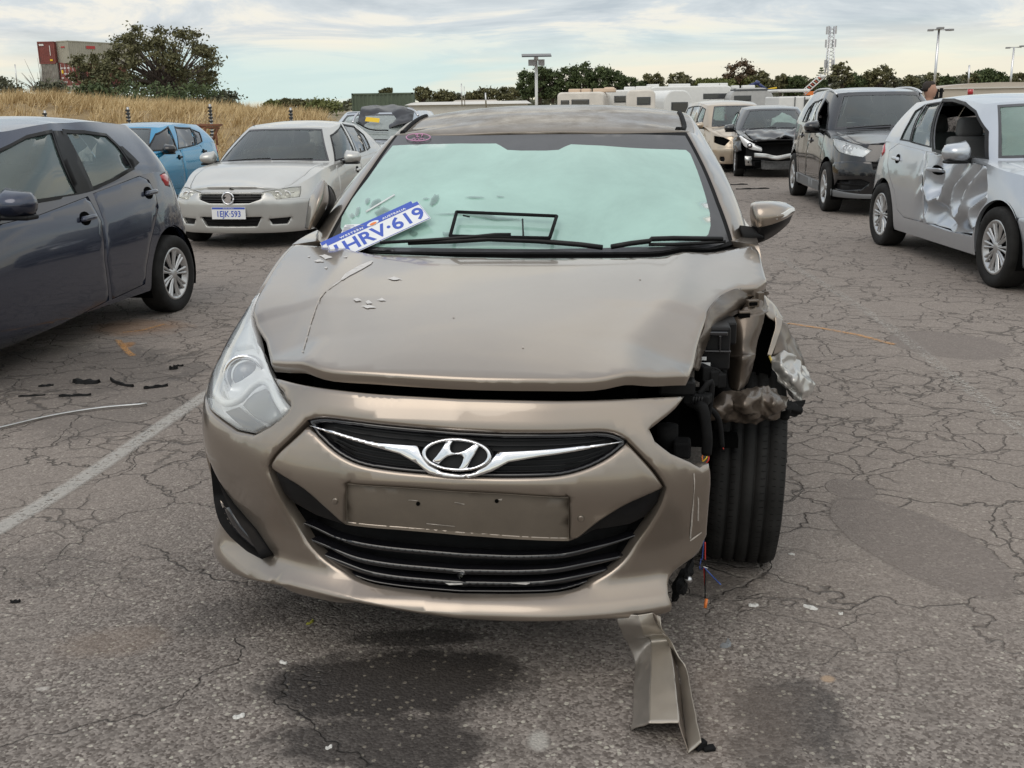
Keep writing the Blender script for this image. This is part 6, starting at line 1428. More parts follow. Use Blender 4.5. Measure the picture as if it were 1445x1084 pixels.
def tree(label, px, ybase, ytop, wpx, Y, fm, n=700, clumps=16, leaf=None, group='trees along the skyline', name='tree', stems=1, shape=1.0, thin=.55, trunkfrac=.35, bark=BARK):
    B0 = pz(px, ybase, Y); T0 = pz(px, ytop, Y); H = T0[2]-B0[2]; Wd = wpx*Y/FPX
    t = thing(name, label, 'tree', B0, group=group); leaf = leaf or H*.035
    cz0 = H*trunkfrac; C = []; paths = []; rads = []
    US_ = RN.permutation(np.linspace(-1, 1, clumps))
    for i in range(clumps):
        a = i*2.39996+RN.uniform(-.4, .4); u = US_[i]; r = RN.uniform(.45, 1)**.55
        z = cz0+(H-cz0)*(.5+.46*u*r); hw = math.sqrt(max(.08, 1-(u*r)**2*shape)); x = Wd/2*.86*math.cos(a)*hw*r; y = Wd/2*.86*math.sin(a)*hw*r
        C.append((x, y, z))
    C = np.array(C)
    for c in C:
        s = RN.randint(stems); b = np.array([(s-(stems-1)/2)*Wd*.05, 0, -H*.02]); m1 = b*.6+c*.25+np.array([0, 0, H*.16]); m2 = c*.65+np.array([0, 0, (c[2]*.1)]); m2[2] = m1[2]+(c[2]-m1[2])*.55
        paths.append(crom3([b, m1, m2, c], 3)); 
    V = []; F = []
    for p_ in paths:
        k = len(V); r0 = H*.020; v, f = tubemesh([p_], [r0*(1-.85*i/(len(p_)-1)) for i in range(len(p_))], 5, False); V += v; F += [tuple(i+k for i in g_) for g_ in f]
    meshobj('trunk', V, F, bark, t)
    cs = Wd/2*(1.15/math.sqrt(clumps))*1.5
    idx = RN.randint(0, clumps, n); P = C[idx]+RN.normal(size=(n, 3))*np.array([cs, cs, cs*.55])*thin*RN.uniform(.5, 1.2, (n, 1))
    V, F = leafquads(P, leaf); quadmesh('crown', V, F, fm, t); return t
# land
hgt = lambda px, py, Y: pz(px, py, Y)[2]
def bankz(X, Y):
    px = 722.5+X/Y*FPX*.97
    top = np.interp(px, [-200, 0, 120, 200, 320, 400, 470, 520], [1.78, 1.75, 1.78, 1.58, 1.40, 1.24, 1.10, .0])
    f = np.clip((Y-25.5)/5.5, 0, 1); f = f*f*(3-2*f); return top*f-.02
gx, gy = np.meshgrid(np.linspace(-34, -4, 70), np.linspace(25, 46, 40)); gz_ = bankz(gx, gy)+np.array([[.12*mnoise.noise(Vector((x*.5, y*.5, 0))) for x, y in zip(a, b)] for a, b in zip(gx, gy)])*(gy > 26.5)
V = np.stack([gx, gy, gz_], -1).reshape(-1, 3); c_ = 70; F = [(i*c_+j, i*c_+j+1, (i+1)*c_+j+1, (i+1)*c_+j) for i in range(39) for j in range(c_-1)]
tag(meshobj('grass_bank', V, F, mat('bank soil', (.30, .22, .12), .95, var=.3, vscale=.8), None), kind='structure')
# dry grass
n = 4200; X = RN.uniform(-33, -4.2, n); Yy = 25.3+RN.uniform(0, 1, n)**.9*13; Z = bankz(X, Yy); ok = (Z > .02) | (RN.uniform(size=n) < .2); X, Yy, Z = X[ok], Yy[ok], Z[ok]
pxs = 722.5+X/Yy*FPX*.97; ok = (pxs < 486) & (pxs > -120); X, Yy, Z = X[ok], Yy[ok], Z[ok]; n = len(X); kb = 14
base = np.repeat(np.stack([X, Yy, Z], -1), kb, 0)+RN.normal(size=(n*kb, 3))*[.10, .10, 0]; hts = np.repeat(RN.uniform(.20, .48, n), kb)*RN.uniform(.6, 1.15, n*kb)
lean = RN.normal(size=(n*kb, 3))*[.16, .16, 0]+[.08, 0, 0]; tip = base+lean+np.stack([0*hts, 0*hts, hts], -1); sd_ = RN.normal(size=(n*kb, 3))*[1, 1, 0]; sd_ /= np.linalg.norm(sd_, axis=1)[:, None]; sd_ *= .013
V = np.stack([base-sd_, base+sd_, tip], 1).reshape(-1, 3); F = np.arange(len(V)).reshape(-1, 3)
GM = foliage_mat('dry straw', (.36, .25, .12), (.78, .62, .36), .35)
tag(quadmesh('dry_grass', V, F, GM), 'tall dry straw coloured grass covering the bank', 'grass', kind='stuff')
# rise that the containers stand on
e = [pz(x, y, 118) for x, y in ((-60, 126), (-60, 118), (350, 120))]
V = [(-105, 118, -.1), (-45, 118, -.1), (-55, 240, -.1), (-115, 240, -.1), (-98, 128, 3.55), (-51, 128, 3.55), (-60, 235, 3.55), (-108, 235, 3.55)]
tag(meshobj('terrain', V, [(0, 1, 5, 4), (1, 2, 6, 5), (2, 3, 7, 6), (3, 0, 4, 7), (4, 5, 6, 7)], FIELD, None, smooth=False), kind='structure')
# shipping containers
def container(label, X, Y, z, L, rz, m, doors=False, W_=2.44, H_=2.6, marks=(), open_=None, group='shipping containers stacked beyond the grass bank'):
    t = thing('shipping_container', label, 'container', (X, Y, z), rz, group=group)
    # corrugated shell: long axis +y, door end at y=0
    V = []; F = []
    def corr(p0, p1, nrm, nn):
        k = len(V); p0 = np.array(p0); p1 = np.array(p1)
        for i in range(nn*4+1):
            a = p0+(p1-p0)*i/(nn*4); d = (0, 1, 1, 0)[i % 4]*-.045
            for zz in (.12, H_-.10): V.append(tuple(a+np.array(nrm)*d+[0, 0, zz]))
        for i in range(nn*4): F.append((k+2*i, k+2*i+2, k+2*i+3, k+2*i+1))
    w = W_/2-.03
    corr((-w, 0, 0), (-w, L, 0), (-1, 0, 0), int(L*3)); corr((w, 0, 0), (w, L, 0), (1, 0, 0), int(L*3))
    if not doors: corr((-w, .0, 0), (w, .0, 0), (0, -1, 0), 8)
    corr((-w, L, 0), (w, L, 0), (0, 1, 0), 8)
    k = len(V); V += [(-w, 0, H_-.06), (w, 0, H_-.06), (w, L, H_-.06), (-w, L, H_-.06)]; F.append((k, k+1, k+2, k+3))
    b = meshobj('walls', V, F, m, t, smooth=False)
    h = W_/2; fr_ = [(sx*(h-.06), y, H_/2, .12, .12, H_) for sx in (-1, 1) for y in (0.03, L-.03)]+[(0, y, zz, W_, .12, .14) for y in (.03, L-.03) for zz in (.07, H_-.07)]+[(sx*(h-.05), L/2, zz, .10, L, .13) for sx in (-1, 1) for zz in (.07, H_-.07)]
    boxes('frame', fr_, m, t)
    if doors:
        for sx in (-1, 1):
            d = boxes('door', [(sx*w/2, -.0, H_/2, w-.03, .06, H_-.24)], m, t)
            for q in (.25, .75): tube('lock_rod', [(sx*w*q, -.06, .15), (sx*w*q, -.06, H_-.15)], .025, ALU, d, 6)
    for (x, z_, w_, h_, mm, face) in marks:
        if face == 'e': boxes('marking', [(x, -.05, z_, w_, .02, h_)], mm, t)
        else: boxes('marking', [(W_/2+.01, x, z_, .02, w_, h_)], mm, t)
    return t
CR = mat('container red brown', (.20, .055, .045), .6, var=.2, vscale=1.2); CBG = mat('container beige', (.36, .34, .28), .6, var=.12, vscale=1.0); CGR = mat('weathered container', (.22, .205, .18), .8, var=.4, vscale=1.5); CGN = mat('container green', (.085, .11, .075), .65, var=.2, vscale=.8)
MW = mat('white marking', (.70, .68, .66), .6); MR = mat('red marking', (.45, .05, .05), .6)
b1 = pz(60, 90.5, 140); s_ = 1.0
def csz(px0, px1, Y): return (px1-px0)*Y/FPX
wC = csz(56, 79, 140); hC = 29*140/FPX
def cont(px0, px1, ybot, ytop, Y, L, rz, m, label, **k):
    p = pz((px0+px1)/2, ybot, Y); w_ = csz(px0, px1, Y); h_ = (ybot-ytop)*Y/FPX
    return container(label, p[0], p[1], p[2], L, rz, m, W_=w_, H_=h_, **k)
cont(56, 79, 90.3, 61.5, 140, 6, rad(-4), CR, 'red-brown shipping container at the top left of the stack', marks=[(-.55, 2.3, .6, .22, MW, 'e'), (.55, .45, .35, .22, YEL, 'e'), (.5, 1.6, .08, 1.2, MW, 'e')])
cont(79.5, 102, 89.3, 60.5, 140, 12, rad(-28), CBG, 'beige shipping container on top with its long side showing', marks=[(.1, 1.95, .7, .16, MR, 'e'), (3.5, 2.0, 1.4, .35, MR, 's')])
cont(62, 84.5, 124, 91.5, 140, 6, rad(-4), CGR, 'weathered grey container under the red-brown one')
cont(85.5, 110, 121.5, 91, 140, 12, rad(-12), CR, 'red shipping container with white lettering on its doors under the beige one', doors=True,
     marks=[(-.75+x, z_, .32, .14, MW, 'e') for x in (0, .45, .95, 1.4) for z_ in (.5, 1.0, 1.5, 2.2) if (x*7+z_*3) % 2 > .5]+[(-.72, 1.75, .30, .40, YEL, 'e')])
cont(43, 118, 130, 121.8, 136, 4, rad(-3), CBG, 'low beige block beneath the container stack')
g0 = pz(539, 157, 95); container('green shipping container standing alone behind the tarpaulin covered car', g0[0]-2.4, g0[1], max(0, g0[2]-.2), 5.2, rad(-90), CGN, W_=2.2, H_=hgt(539, 131.5, 95)-max(0, g0[2]-.2), group='shipping containers standing apart')
# big tree and shrubs on the bank
tree('large spreading tree standing on the grass bank', 240, 150, 33, 168, 58, FOL[0], n=13000, clumps=100, leaf=.085, group=None, stems=5, thin=.42, trunkfrac=.06, shape=.85)
tree('small tree in front of the containers, left of the large tree', 128, 142, 72, 48, 56, FOL[0], n=2400, clumps=26, leaf=.08, group=None, stems=3, thin=.5, trunkfrac=.15)
tree('round green shrub between the small and the large tree', 158, 142, 84, 44, 54, FOL[0], n=2600, clumps=24, leaf=.08, group=None, name='shrub', stems=3, trunkfrac=.05)
SG = 'shrubs along the top of the grass bank'
for lab, px, yb, yt_, w_, fm in (('dark shrub at the left foot of the large tree', 130, 144, 120, 50, 1), ('dark shrub under the middle of the large tree', 205, 146, 122, 90, 1), ('dark shrub at the right foot of the large tree', 280, 148, 122, 80, 1), ('grey green shrub cut by the left edge of the picture', 8, 140, 106, 44, 3), ('low grey scrub below the containers', 72, 136, 116, 40, 3), ('last low shrub at the right end of the bank', 316, 150, 132, 34, 3), ('low pale shrub near the fence post', 455, 158, 143, 40, 2)):
    tree(lab, px, yb, yt_, w_, 50, FOL[fm], n=900, clumps=14, leaf=.09, group=SG, name='shrub', stems=2, trunkfrac=.0, thin=.7)
# bare twiggy tree and poles at far left
bt = thing('bare_tree', 'leafless twiggy tree left of the container stack', 'tree', pz(56, 128, 70)); V = []; F = []
for i in range(26):
    a = RN.uniform(-1.2, 1.2); L = RN.uniform(.8, 2.0); p1 = np.array([math.sin(a)*L*.5, RN.uniform(-.3, .3), abs(math.cos(a))*L*.5]); p2 = np.array([math.sin(a)*L, RN.uniform(-.5, .5), abs(math.cos(a))*L+.2]); k = len(V)
    v, f = tubemesh([[(0, 0, -.3), p1, p2]], [.03, .018, .006], 4, False); V += v; F += [tuple(x+k for x in g_) for g_ in f]
meshobj('branches', V, F, mat('grey twig', (.20, .17, .15), .9), bt)
def pole(label, px0, y0, px1, y1, Y, r, m, name='pole', group=None, r2=None):
    a = pz(px0, y0, Y); b = pz(px1, y1, Y); o = tube(name, [(0, 0, 0), tuple(b-a)], [r, r2 or r], m, None, 8); o.location = a; return tag(o, label, 'pole', group)
pole('thin mast left of the containers above the shrub', 25, 128, 21, 91, 90, .05, ALU)
# electric fence posts
STR = mat('black insulator', (.02, .02, .02), .5)
for lab, px, y0, y1 in (('fence post above the dark grey hatchback roof', 63, 166, 156), ('fence post behind the left end of the blue hatchback', 180, 178, 151), ('fence post behind the tail of the blue hatchback', 296, 200, 147), ('fence post right of the silver sedan roof', 410, 172, 152)):
    a = pz(px, y1, 24.6); t = thing('fence_post', lab, 'fence post', (a[0], a[1], 0), group='electric fence posts along the bank')
    V, F = tubemesh([[(0, 0, 0), (0, 0, a[2])]], .028, 6); meshobj('post', V, F, ALU, t)
    zs = np.arange(max(.3, a[2]-.9), a[2], .075)
    for z_ in zs: o = boxes('insulator', [(0, -.02, z_, .085, .07, .04)], STR, t)
# rusty frame behind the blue car
RUST = mat('rust', (.20, .085, .045), .85, var=.4, vscale=12); t = thing('rusty_frame', 'rusty metal frame on the bank behind the blue hatchback', 'scrap', pz(294, 205, 22.5), scale=.75)
for a, b in (((-.25, 0, 0), (-.3, 0, .55)), ((.25, 0, 0), (.2, .1, .42)), ((-.4, 0, .5), (.35, 0, .46)), ((.1, .1, .1), (.3, 0, .45)), ((-.1, 0, .0), (-.05, 0, .5)), ((-.3, .4, .55), (.3, .3, .52))): tube('rail', [a, b], .035, RUST, t, 6)
boxes('plate', [(0, .1, .54, .75, .3, .05)], RUST, t)
# ---- skyline trees
lab_ = ['dark dense tree', 'rounded gum tree', 'loose open gum tree', 'low broad tree', 'tall thin crowned tree']
sky_t = [(388, 152, 143, 24, 2), (405, 152, 140, 22, 0), (425, 152, 141, 26, 0), (442, 153, 143, 20, 3), (460, 153, 145, 22, 3), (597, 148, 123, 24, 0), (628, 148, 129, 30, 0), (648, 148, 132, 20, 3), (668, 148, 130, 22, 0), (692, 148, 124, 34, 0), (720, 146, 123, 30, 0), (546, 140, 125, 16, 0),
         (745, 142, 98, 26, 1), (762, 142, 92, 34, 1), (780, 142, 96, 30, 1), (800, 142, 92, 34, 1), (822, 142, 88, 34, 1), (848, 142, 90, 36, 1), (868, 142, 98, 26, 1), (886, 142, 106, 24, 1), (904, 138, 112, 20, 1), (921, 136, 104, 30, 0), (957, 136, 103, 28, 0), (973, 136, 110, 20, 3), (990, 136, 113, 26, 2), (1005, 136, 110, 30, 2), (1025, 134, 112, 34, 2), (1042, 134, 87, 40, 4), (1040, 136, 108, 50, 2), (1066, 134, 100, 32, 0), (1060, 134, 114, 36, 2), (1085, 134, 112, 26, 0), (1101, 134, 105, 18, 0), (1120, 134, 107, 28, 1), (1140, 134, 112, 26, 0),
         (1170, 132, 108, 26, 3), (1187, 132, 89, 30, 0), (1206, 132, 104, 26, 1), (1222, 132, 102, 24, 0), (1238, 132, 92, 34, 0), (1257, 132, 108, 26, 3), (1270, 130, 112, 18, 0), (1284, 130, 107, 20, 0), (1300, 130, 112, 22, 3), (1314, 130, 103, 20, 0), (1332, 130, 108, 28, 1), (1350, 130, 108, 26, 3), (1366, 130, 103, 24, 0), (1385, 130, 98, 34, 1), (1402, 128, 101, 30, 1), (1420, 128, 108, 22, 0), (1441, 128, 103, 26, 0), (1155, 132, 112, 20, 1)]
kinds = ['olive gum tree', 'dense dark green tree', 'yellow-green bushy tree', 'grey-green low tree', 'tall thin-crowned tree with rusty leaves']
def where(px):
    marks = [(395, 'just right of the straw bank'), (480, 'left of the green container'), (560, 'behind the green container'), (610, 'just right of the green container'), (660, 'over the pale roofs left of the tan car roof'), (735, 'left of the solar light'), (775, 'beside the solar light'), (830, 'over the left caravans'), (900, 'over the caravan roofs'), (985, 'above the white caravans'), (1060, 'behind the blue boom'), (1115, 'between the blue boom and the white truck'), (1165, 'left of the lattice tower'), (1215, 'right of the lattice tower'), (1290, 'above the black SUV roof'), (1345, 'beside the tall floodlight'), (1460, 'over the long wall at the right edge')]
    for x, s_ in marks:
        if px <= x: return s_
seen = {}
for px, yb, yt_, w_, k in sky_t:
    key = (k, where(px)); seen[key] = seen.get(key, 0)+1
cnt = {}
for px, yb, yt_, w_, k in sky_t:
    key = (k, where(px)); cnt[key] = cnt.get(key, 0)+1; tot = seen[key]
    o_ = '' if tot == 1 else (['leftmost', 'second', 'third', 'fourth', 'fifth'][cnt[key]-1]+' ')
    near = 120 if k == 1 and px < 900 else 170
    tree('%s%s %s' % (o_, kinds[k], where(px)), px, yb+3, yt_, w_*1.15, near, FOL[k] if k != 4 else FOL[4], n=(3400 if k in (1, 2) else 1500), clumps=(34 if k in (1, 2) else 22), leaf=(.24 if near > 130 else .15), thin=.6 if k in (1, 2) else .42, trunkfrac=.05 if k in (1, 2, 3) else .3, stems=2)
# norfolk pine
t = thing('pine_tree', 'small pointed pine beside the lattice tower', 'tree', pz(1157, 133, 170)); H = hgt(1157, 96, 170)-hgt(1157, 133, 170); V, F = tubemesh([[(0, 0, 0), (0, 0, H)]], [.15, .03], 6); meshobj('trunk', V, F, BARK, t)
P = []
for z_ in np.linspace(.25, .97, 9):
    r_ = (1-z_)*1.6+.15
    for a in np.linspace(0, 6.283, 9)[:-1]:
        for q in np.linspace(.1, 1, 7): P.append((r_*q*math.cos(a), r_*q*math.sin(a), H*z_+q*.1))
V, F = leafquads(np.array(P), .16); quadmesh('crown', V, F, FOL[1], t)
far = [(-200, 240, 1, 0), (300, 240, 1, 0)]
n = 14000; px_ = RN.uniform(330, 1500, n); Yf = 215+RN.uniform(0, 20, n); yt2 = np.interp(px_, [330, 520, 740, 900, 1100, 1500], [150, 146, 138, 122, 115, 111]); yb2 = np.interp(px_, [330, 1500], [158, 136])
P = np.array([pz(a, b+(c-b)*u, Y) for a, b, c, Y, u in zip(px_, yt2+4*np.sin(px_*.11)+3*np.sin(px_*.037), yb2, Yf, RN.uniform(0, 1, n))]); V, F = leafquads(P, .55); tag(quadmesh('distant_woodland', V, F, FOL[3]), 'far line of low bush along the horizon', 'woodland', kind='stuff')
# ---- low pale buildings
def building(label, px0, px1, y0, y1, Y, mw, mr_, depth=10, name='shed', roofh=.6, wins=0):
    a = pz(px0, y1, Y); b = pz(px1, y1, Y); w_ = b[0]-a[0]; H = hgt((px0+px1)/2, y0, Y); t = thing(name, label, 'building', ((a[0]+b[0])/2, Y, 0)); z0 = max(0.0, H-3.5)
    boxes('wall', [(0, depth/2, (H-roofh)/2, w_, depth, H-roofh)], mw, t); V = [(-w_/2-.3, -.3, H-roofh), (w_/2+.3, -.3, H-roofh), (w_/2+.3, depth+.3, H-roofh), (-w_/2-.3, depth+.3, H-roofh), (-w_/2, depth/2, H), (w_/2, depth/2, H)]
    meshobj('roof', V, [(0, 1, 5, 4), (2, 3, 4, 5), (0, 4, 3), (1, 2, 5), (3, 2, 1, 0)], mr_, t, smooth=False)
    for i in range(wins): boxes('window', [(-w_/2+w_*(i+.5)/wins, -.01, H*.45, w_/wins*.4, .06, H*.3)], GLSD, t)
    return t
WAL = mat('pale wall', (.62, .60, .56), .8, var=.1, vscale=.3); WAL2 = mat('tan wall', (.48, .43, .37), .85, var=.12, vscale=.2)
building('long pale roofed shed between the green container and the tan car roof', 576, 745, 143, 152, 90, WAL, WAL, roofh=.25)
building('far white shed behind the pale roofed shed', 640, 700, 141, 150, 130, WAL2, WAL2, roofh=.3)
a = pz(1330, 128, 75); t = thing('boundary_wall', 'long beige wall with a gently rising top at the right edge', 'wall', (a[0], 75, 0)); P = [(x, hgt(px, y, 75)) for px, x, y in [(px, pz(px, y, 75)[0]-a[0], y) for px, y in ((1322, 124), (1345, 120.5), (1380, 117.5), (1410, 116), (1445, 116), (1520, 117))]]
V = [(x, 0, 0) for x, z_ in P]+[(x, 0, z_) for x, z_ in P]+[(x, 3, 0) for x, z_ in P]+[(x, 3, z_) for x, z_ in P]; k = len(P)
F = [(i, i+1, k+i+1, k+i) for i in range(k-1)]+[(k+i, k+i+1, 3*k+i+1, 3*k+i) for i in range(k-1)]+[(2*k+i+1, 2*k+i, 3*k+i, 3*k+i+1) for i in range(k-1)]+[(0, k, 3*k, 2*k), (k-1, 3*k-1, 4*k-1, 2*k-1)]
meshobj('wall', V, F, WAL2, t, smooth=False); boxes('coping', [(3.6, -.06, hgt(1400, 124, 75), 9, .1, .08)], WAL, t)
building('pale flat shed behind the black SUV', 1240, 1325, 127, 135, 95, WAL, WAL, roofh=.2)
# ---- caravans
CW = mat('caravan white', (.70, .70, .68), .4, coat=.3, var=.04); CC = mat('caravan cream', (.66, .62, .56), .5, var=.15, vscale=2); CG = mat('caravan grey', (.42, .42, .41), .5, var=.1); DK = mat('dark window', (.03, .032, .035), .12, coat=.6); DG = mat('dark grey band', (.06, .065, .07), .5)
def caravan(label, px0, px1, ytop, Y, L, rz, m, r_=.28, wins=(), acs=(), band=None, name='caravan'):
    a = pz(px0, ytop, Y); b = pz(px1, ytop, Y); w_ = abs(b[0]-a[0]); H = a[2]; t = thing(name, label, 'caravan', ((a[0]+b[0])/2, Y, 0), rz, group='caravans parked beyond the cars')
    zb = .28; n = 7; prof = [(-w_/2, zb)]+[(-w_/2+r_*(1-math.cos(q)), H-r_+r_*math.sin(q)) for q in np.linspace(0, math.pi/2, n)]+[(w_/2-r_*(1-math.cos(q)), H-r_+r_*math.sin(q)) for q in np.linspace(math.pi/2, 0, n)]+[(w_/2, zb)]
    V = [(x, 0, z_) for x, z_ in prof]+[(x, L, z_) for x, z_ in prof]; k = len(prof); F = [(i, i+1, k+i+1, k+i) for i in range(k-1)]+[tuple(range(k))[::-1], tuple(range(k, 2*k)), (0, k, 2*k-1, k-1)]
    o = meshobj('shell', V, F, m, t, smooth=False); md = o.modifiers.new('b', 'BEVEL'); md.width = .05; md.segments = 2; md.limit_method = 'ANGLE'
    for (x, z_, ww, hh) in wins: w1_ = boxes('window', [(x*w_, -.012, z_*H, ww*w_, .03, hh*H)], DK, t, bev=.008); boxes('window_frame', [(x*w_, .0, z_*H, ww*w_+.06, .03, hh*H+.05)], DG, w1_)
    for (x, ww, mm) in acs: boxes('roof_vent', [(x*w_, L*.3, H+.05, ww, .55, .13)], mm, t, bev=.03)
    if band: boxes('stripe', [(0, -.008, band[0]*H, w_*.96, .02, band[1]*H)], band[2], t)
    for sx in (-1, 1): V, F = lathe([(-.08, .25), (.08, .25), (.08, .02)], 16); o = meshobj('wheel', V, F, TYRE, t); o.location = (sx*(w_/2-.08), L*.55, .25)
    boxes('chassis', [(0, L/2, .24, w_*.8, L, .08)], DG, t); return t
AC = mat('weathered vent', (.60, .46, .34), .6); ACW = mat('white vent', (.72, .72, .70), .5)
caravan('cream caravan at the left with a tan roof hatch', 786, 852, 130.5, 36, 4, rad(-10), CC, r_=.14, wins=[(.0, .80, .34, .12), (-.33, .8, .14, .10)], acs=[(.45, .75, AC), (-.2, .4, AC), (.05, .3, AC)])
caravan('white caravan with a narrow dark window left of the beige one', 846, 905, 127.5, 38, 4, rad(-8), CW, wins=[(.05, .84, .35, .09)], acs=[(.2, .4, ACW), (-.3, .35, AC)])
caravan('cream rounded caravan behind the tan car roof edge', 884, 925, 127, 34, 3.5, rad(-6), CC, r_=.18, wins=[(.1, .82, .4, .10)], acs=[(.1, .5, ACW)])
caravan('small white caravan with a dark front window', 936, 979, 127.5, 41, 4, rad(18), CW, r_=.4, wins=[(.05, .66, .55, .20)], band=(.22, .16, DG))
caravan('long white caravan behind the beige people carrier', 915, 1034, 122.5, 46, 4, rad(-3), CW, wins=[(-.10, .78, .10, .20), (.30, .80, .28, .08)], acs=[(-.42, .5, ACW), (-.1, .9, ACW), (.26, .9, ACW), (.42, .4, ACW)])
caravan('grey caravan with a dark curved end', 1030, 1092, 124.5, 44, 4, rad(-5), CG, r_=.5, wins=[(-.2, .80, .35, .08)], acs=[(.0, .5, ACW), (-.3, .3, ACW)], band=(.96, .03, DG))
# ---- white truck with striped boom
t = thing('truck', 'white truck carrying a red and white striped lattice boom', 'truck', (*pz(1122, 150, 40)[:2], 0)); z1 = hgt(1122, 125.5, 40)
boxes('body', [(0, .8, z1*.60, 1.35, 2.2, z1*.52)], CW, t, bev=.05); boxes('cab_roof', [(-.1, .7, z1-.06, 1.2, 1.6, .10)], CW, t, bev=.04); boxes('window', [(.45, -.32, z1*.74, .35, .02, z1*.12)], DK, t)
boxes('strap', [(-.1, -.32, z1*.6, .03, .02, z1*.5), (.25, -.32, z1*.6, .03, .02, z1*.5)], DG, t); boxes('chassis', [(0, .8, .3, 1.3, 2.2, .12)], DG, t)
for sx in (-1, 1): V, F = lathe([(-.1, .3), (.1, .3), (.1, .02)], 16); o = meshobj('wheel', V, F, TYRE, t); o.location = (sx*.55, .1, .3)
t = thing('boom', 'red and white striped lattice boom rising from the white truck', 'boom', pz(1134, 131, 41)); a = pz(1134, 131, 41); b = pz(1161, 107, 41)-a; nrm_ = np.array([-b[2], 0, b[0]]); nrm_ /= np.linalg.norm(nrm_); WR = mat('boom red', (.50, .10, .07), .5)
for s_ in (-.09, .09): tube('rail', [nrm_*s_, b+nrm_*s_], .022, CW, t, 6)
for i in range(11): tube('rung', [b*(i/11)+nrm_*.09, b*((i+.5)/11)-nrm_*.09], .020, WR if i % 2 else CW, t, 5)
tube('hook_block', [b-[.08, 0, .02], b+[.10, 0, -.03]], .06, CW, t, 8); boxes('orange_bag', [(.25, .1, -.02, .35, .2, .14)], ORG, t)
# ---- blue knuckle boom
t = thing('crane_boom', 'dark blue folding crane boom with a yellow tip above the caravans', 'crane', pz(1040, 129, 55)); a = np.array(t.location); BL = mat('crane blue', (.02, .035, .13), .4, coat=.3)
tube('lower_arm', [(0, 0, 0), pz(1068, 117, 55)-a], .085, BL, t, 6); tube('upper_arm', [pz(1068, 117, 55)-a, pz(1082, 127, 55)-a], .085, BL, t, 6); tube('tip', [pz(1080, 127, 55)-a, pz(1096, 124, 55)-a], .05, YEL, t, 6); tube('joint', [pz(1066, 116, 55)-a, pz(1071, 118, 55)-a], .11, BL, t, 8); tube('mast', [(0, 0, 0), (0, 0, -a[2])], .1, BL, t, 6)
# ---- solar light, lattice tower, floodlights
Y = 38; t = thing('solar_light', 'solar lamp on a white pole standing above the tan car roof', 'street lamp', (pz(757, 140, Y)[0], Y, 0)); zt = hgt(757, 79, Y)
V, F = tubemesh([[(0, 0, 0), (0, 0, zt)]], .05, 8); meshobj('pole', V, F, CW, t); boxes('solar_panel', [(0, 0, zt+.03, 1.0, .7, .04)], mat('solar cell', (.10, .10, .11), .4, .3), t).rotation_euler = (rad(8), 0, 0)
boxes('battery_box', [(-.14, 0, zt-.22, .26, .2, .2), (.18, 0, zt-.22, .22, .2, .2)], mat('box grey', (.45, .45, .46), .5), t, bev=.01); tube('tilt_bracket', [(0, 0, zt-.15), (0, 0, zt+.03)], .08, CW, t, 8)
Y = 190; a = pz(1168, 131, Y); top = pz(1174, 38, Y); t = thing('lattice_tower', 'tall telecom lattice tower with antenna clusters above the trees', 'tower', (a[0], Y, 0)); H = top[2]; dx = 0
V = []; F = []
for i in range(3):
    ang = i*2.094; k = len(V); r0, r1 = 1.2, .5; v, f = tubemesh([[(r0*math.cos(ang), r0*math.sin(ang), 0), (r1*math.cos(ang), r1*math.sin(ang), H)]], .10, 5); V += v; F += [tuple(x+k for x in g_) for g_ in f]
meshobj('legs', V, F, CHRD, t); V = []; F = []
for j in range(22):
    for i in range(3):
        z0, z1_ = H*j/22, H*(j+1)/22; q0 = 1.2-.7*j/22; q1 = 1.2-.7*(j+1)/22; a0, a1 = i*2.094, (i+1)*2.094; k = len(V); v, f = tubemesh([[(q0*math.cos(a0), q0*math.sin(a0), z0), (q1*math.cos(a1), q1*math.sin(a1), z1_)]], .05, 4); V += v; F += [tuple(x+k for x in g_) for g_ in f]
o = meshobj('lattice', V, F, CHRD, t); o['kind'] = 'stuff'
for zf, n_ in ((.96, 4), (.80, 4), (.55, 4), (.47, 3)):
    for i in range(n_): ang = i*6.283/n_+zf*9; boxes('antenna', [(.85*math.cos(ang), .85*math.sin(ang), H*zf, .24, .18, 1.3 if n_ > 3 else .7, ang)], mat('antenna grey', (.48, .48, .50), .5), t)
def flood(label, px, ybot, pxt, ytop, Y, n_=3, r_=.11):
    a = pz(pxt, ytop, Y); t = thing('floodlight_pole', label, 'street lamp', (a[0], Y, 0)); V, F = tubemesh([[(0, 0, 0), (0, 0, a[2])]], [r_*1.5, r_], 8); meshobj('pole', V, F, CHRD, t)
    boxes('cross_arm', [(0, 0, a[2], 1.9, .12, .12)], CHRD, t)
    for i in range(n_): boxes('lamp_head', [(-.9+1.8*i/(n_-1), -.3, a[2]+(.12 if i == 1 else -.05), .55, .6, .18, .3*(i-1))], mat('lamp head', (.25, .25, .26), .5), t, bev=.03)
flood('tall floodlight pole with three heads behind the pale silver hatchback', 1318, 128, 1325, 42, 105); flood('floodlight pole near the right edge, lower than the other', 1429, 118, 1431, 67, 140, 2)
pole('slim plain pole between the two floodlights', 1366, 128, 1368, 92, 100, .08, CHRD); pole('short mast over the pale shed left of the solar light', 652, 150, 651, 118, 80, .04, ALU); pole('thin mast right beside the short mast', 656, 150, 655, 122, 80, .03, ALU); pole('short pole nearer the solar light over the pale shed', 686, 152, 685, 131, 70, .05, ALU)
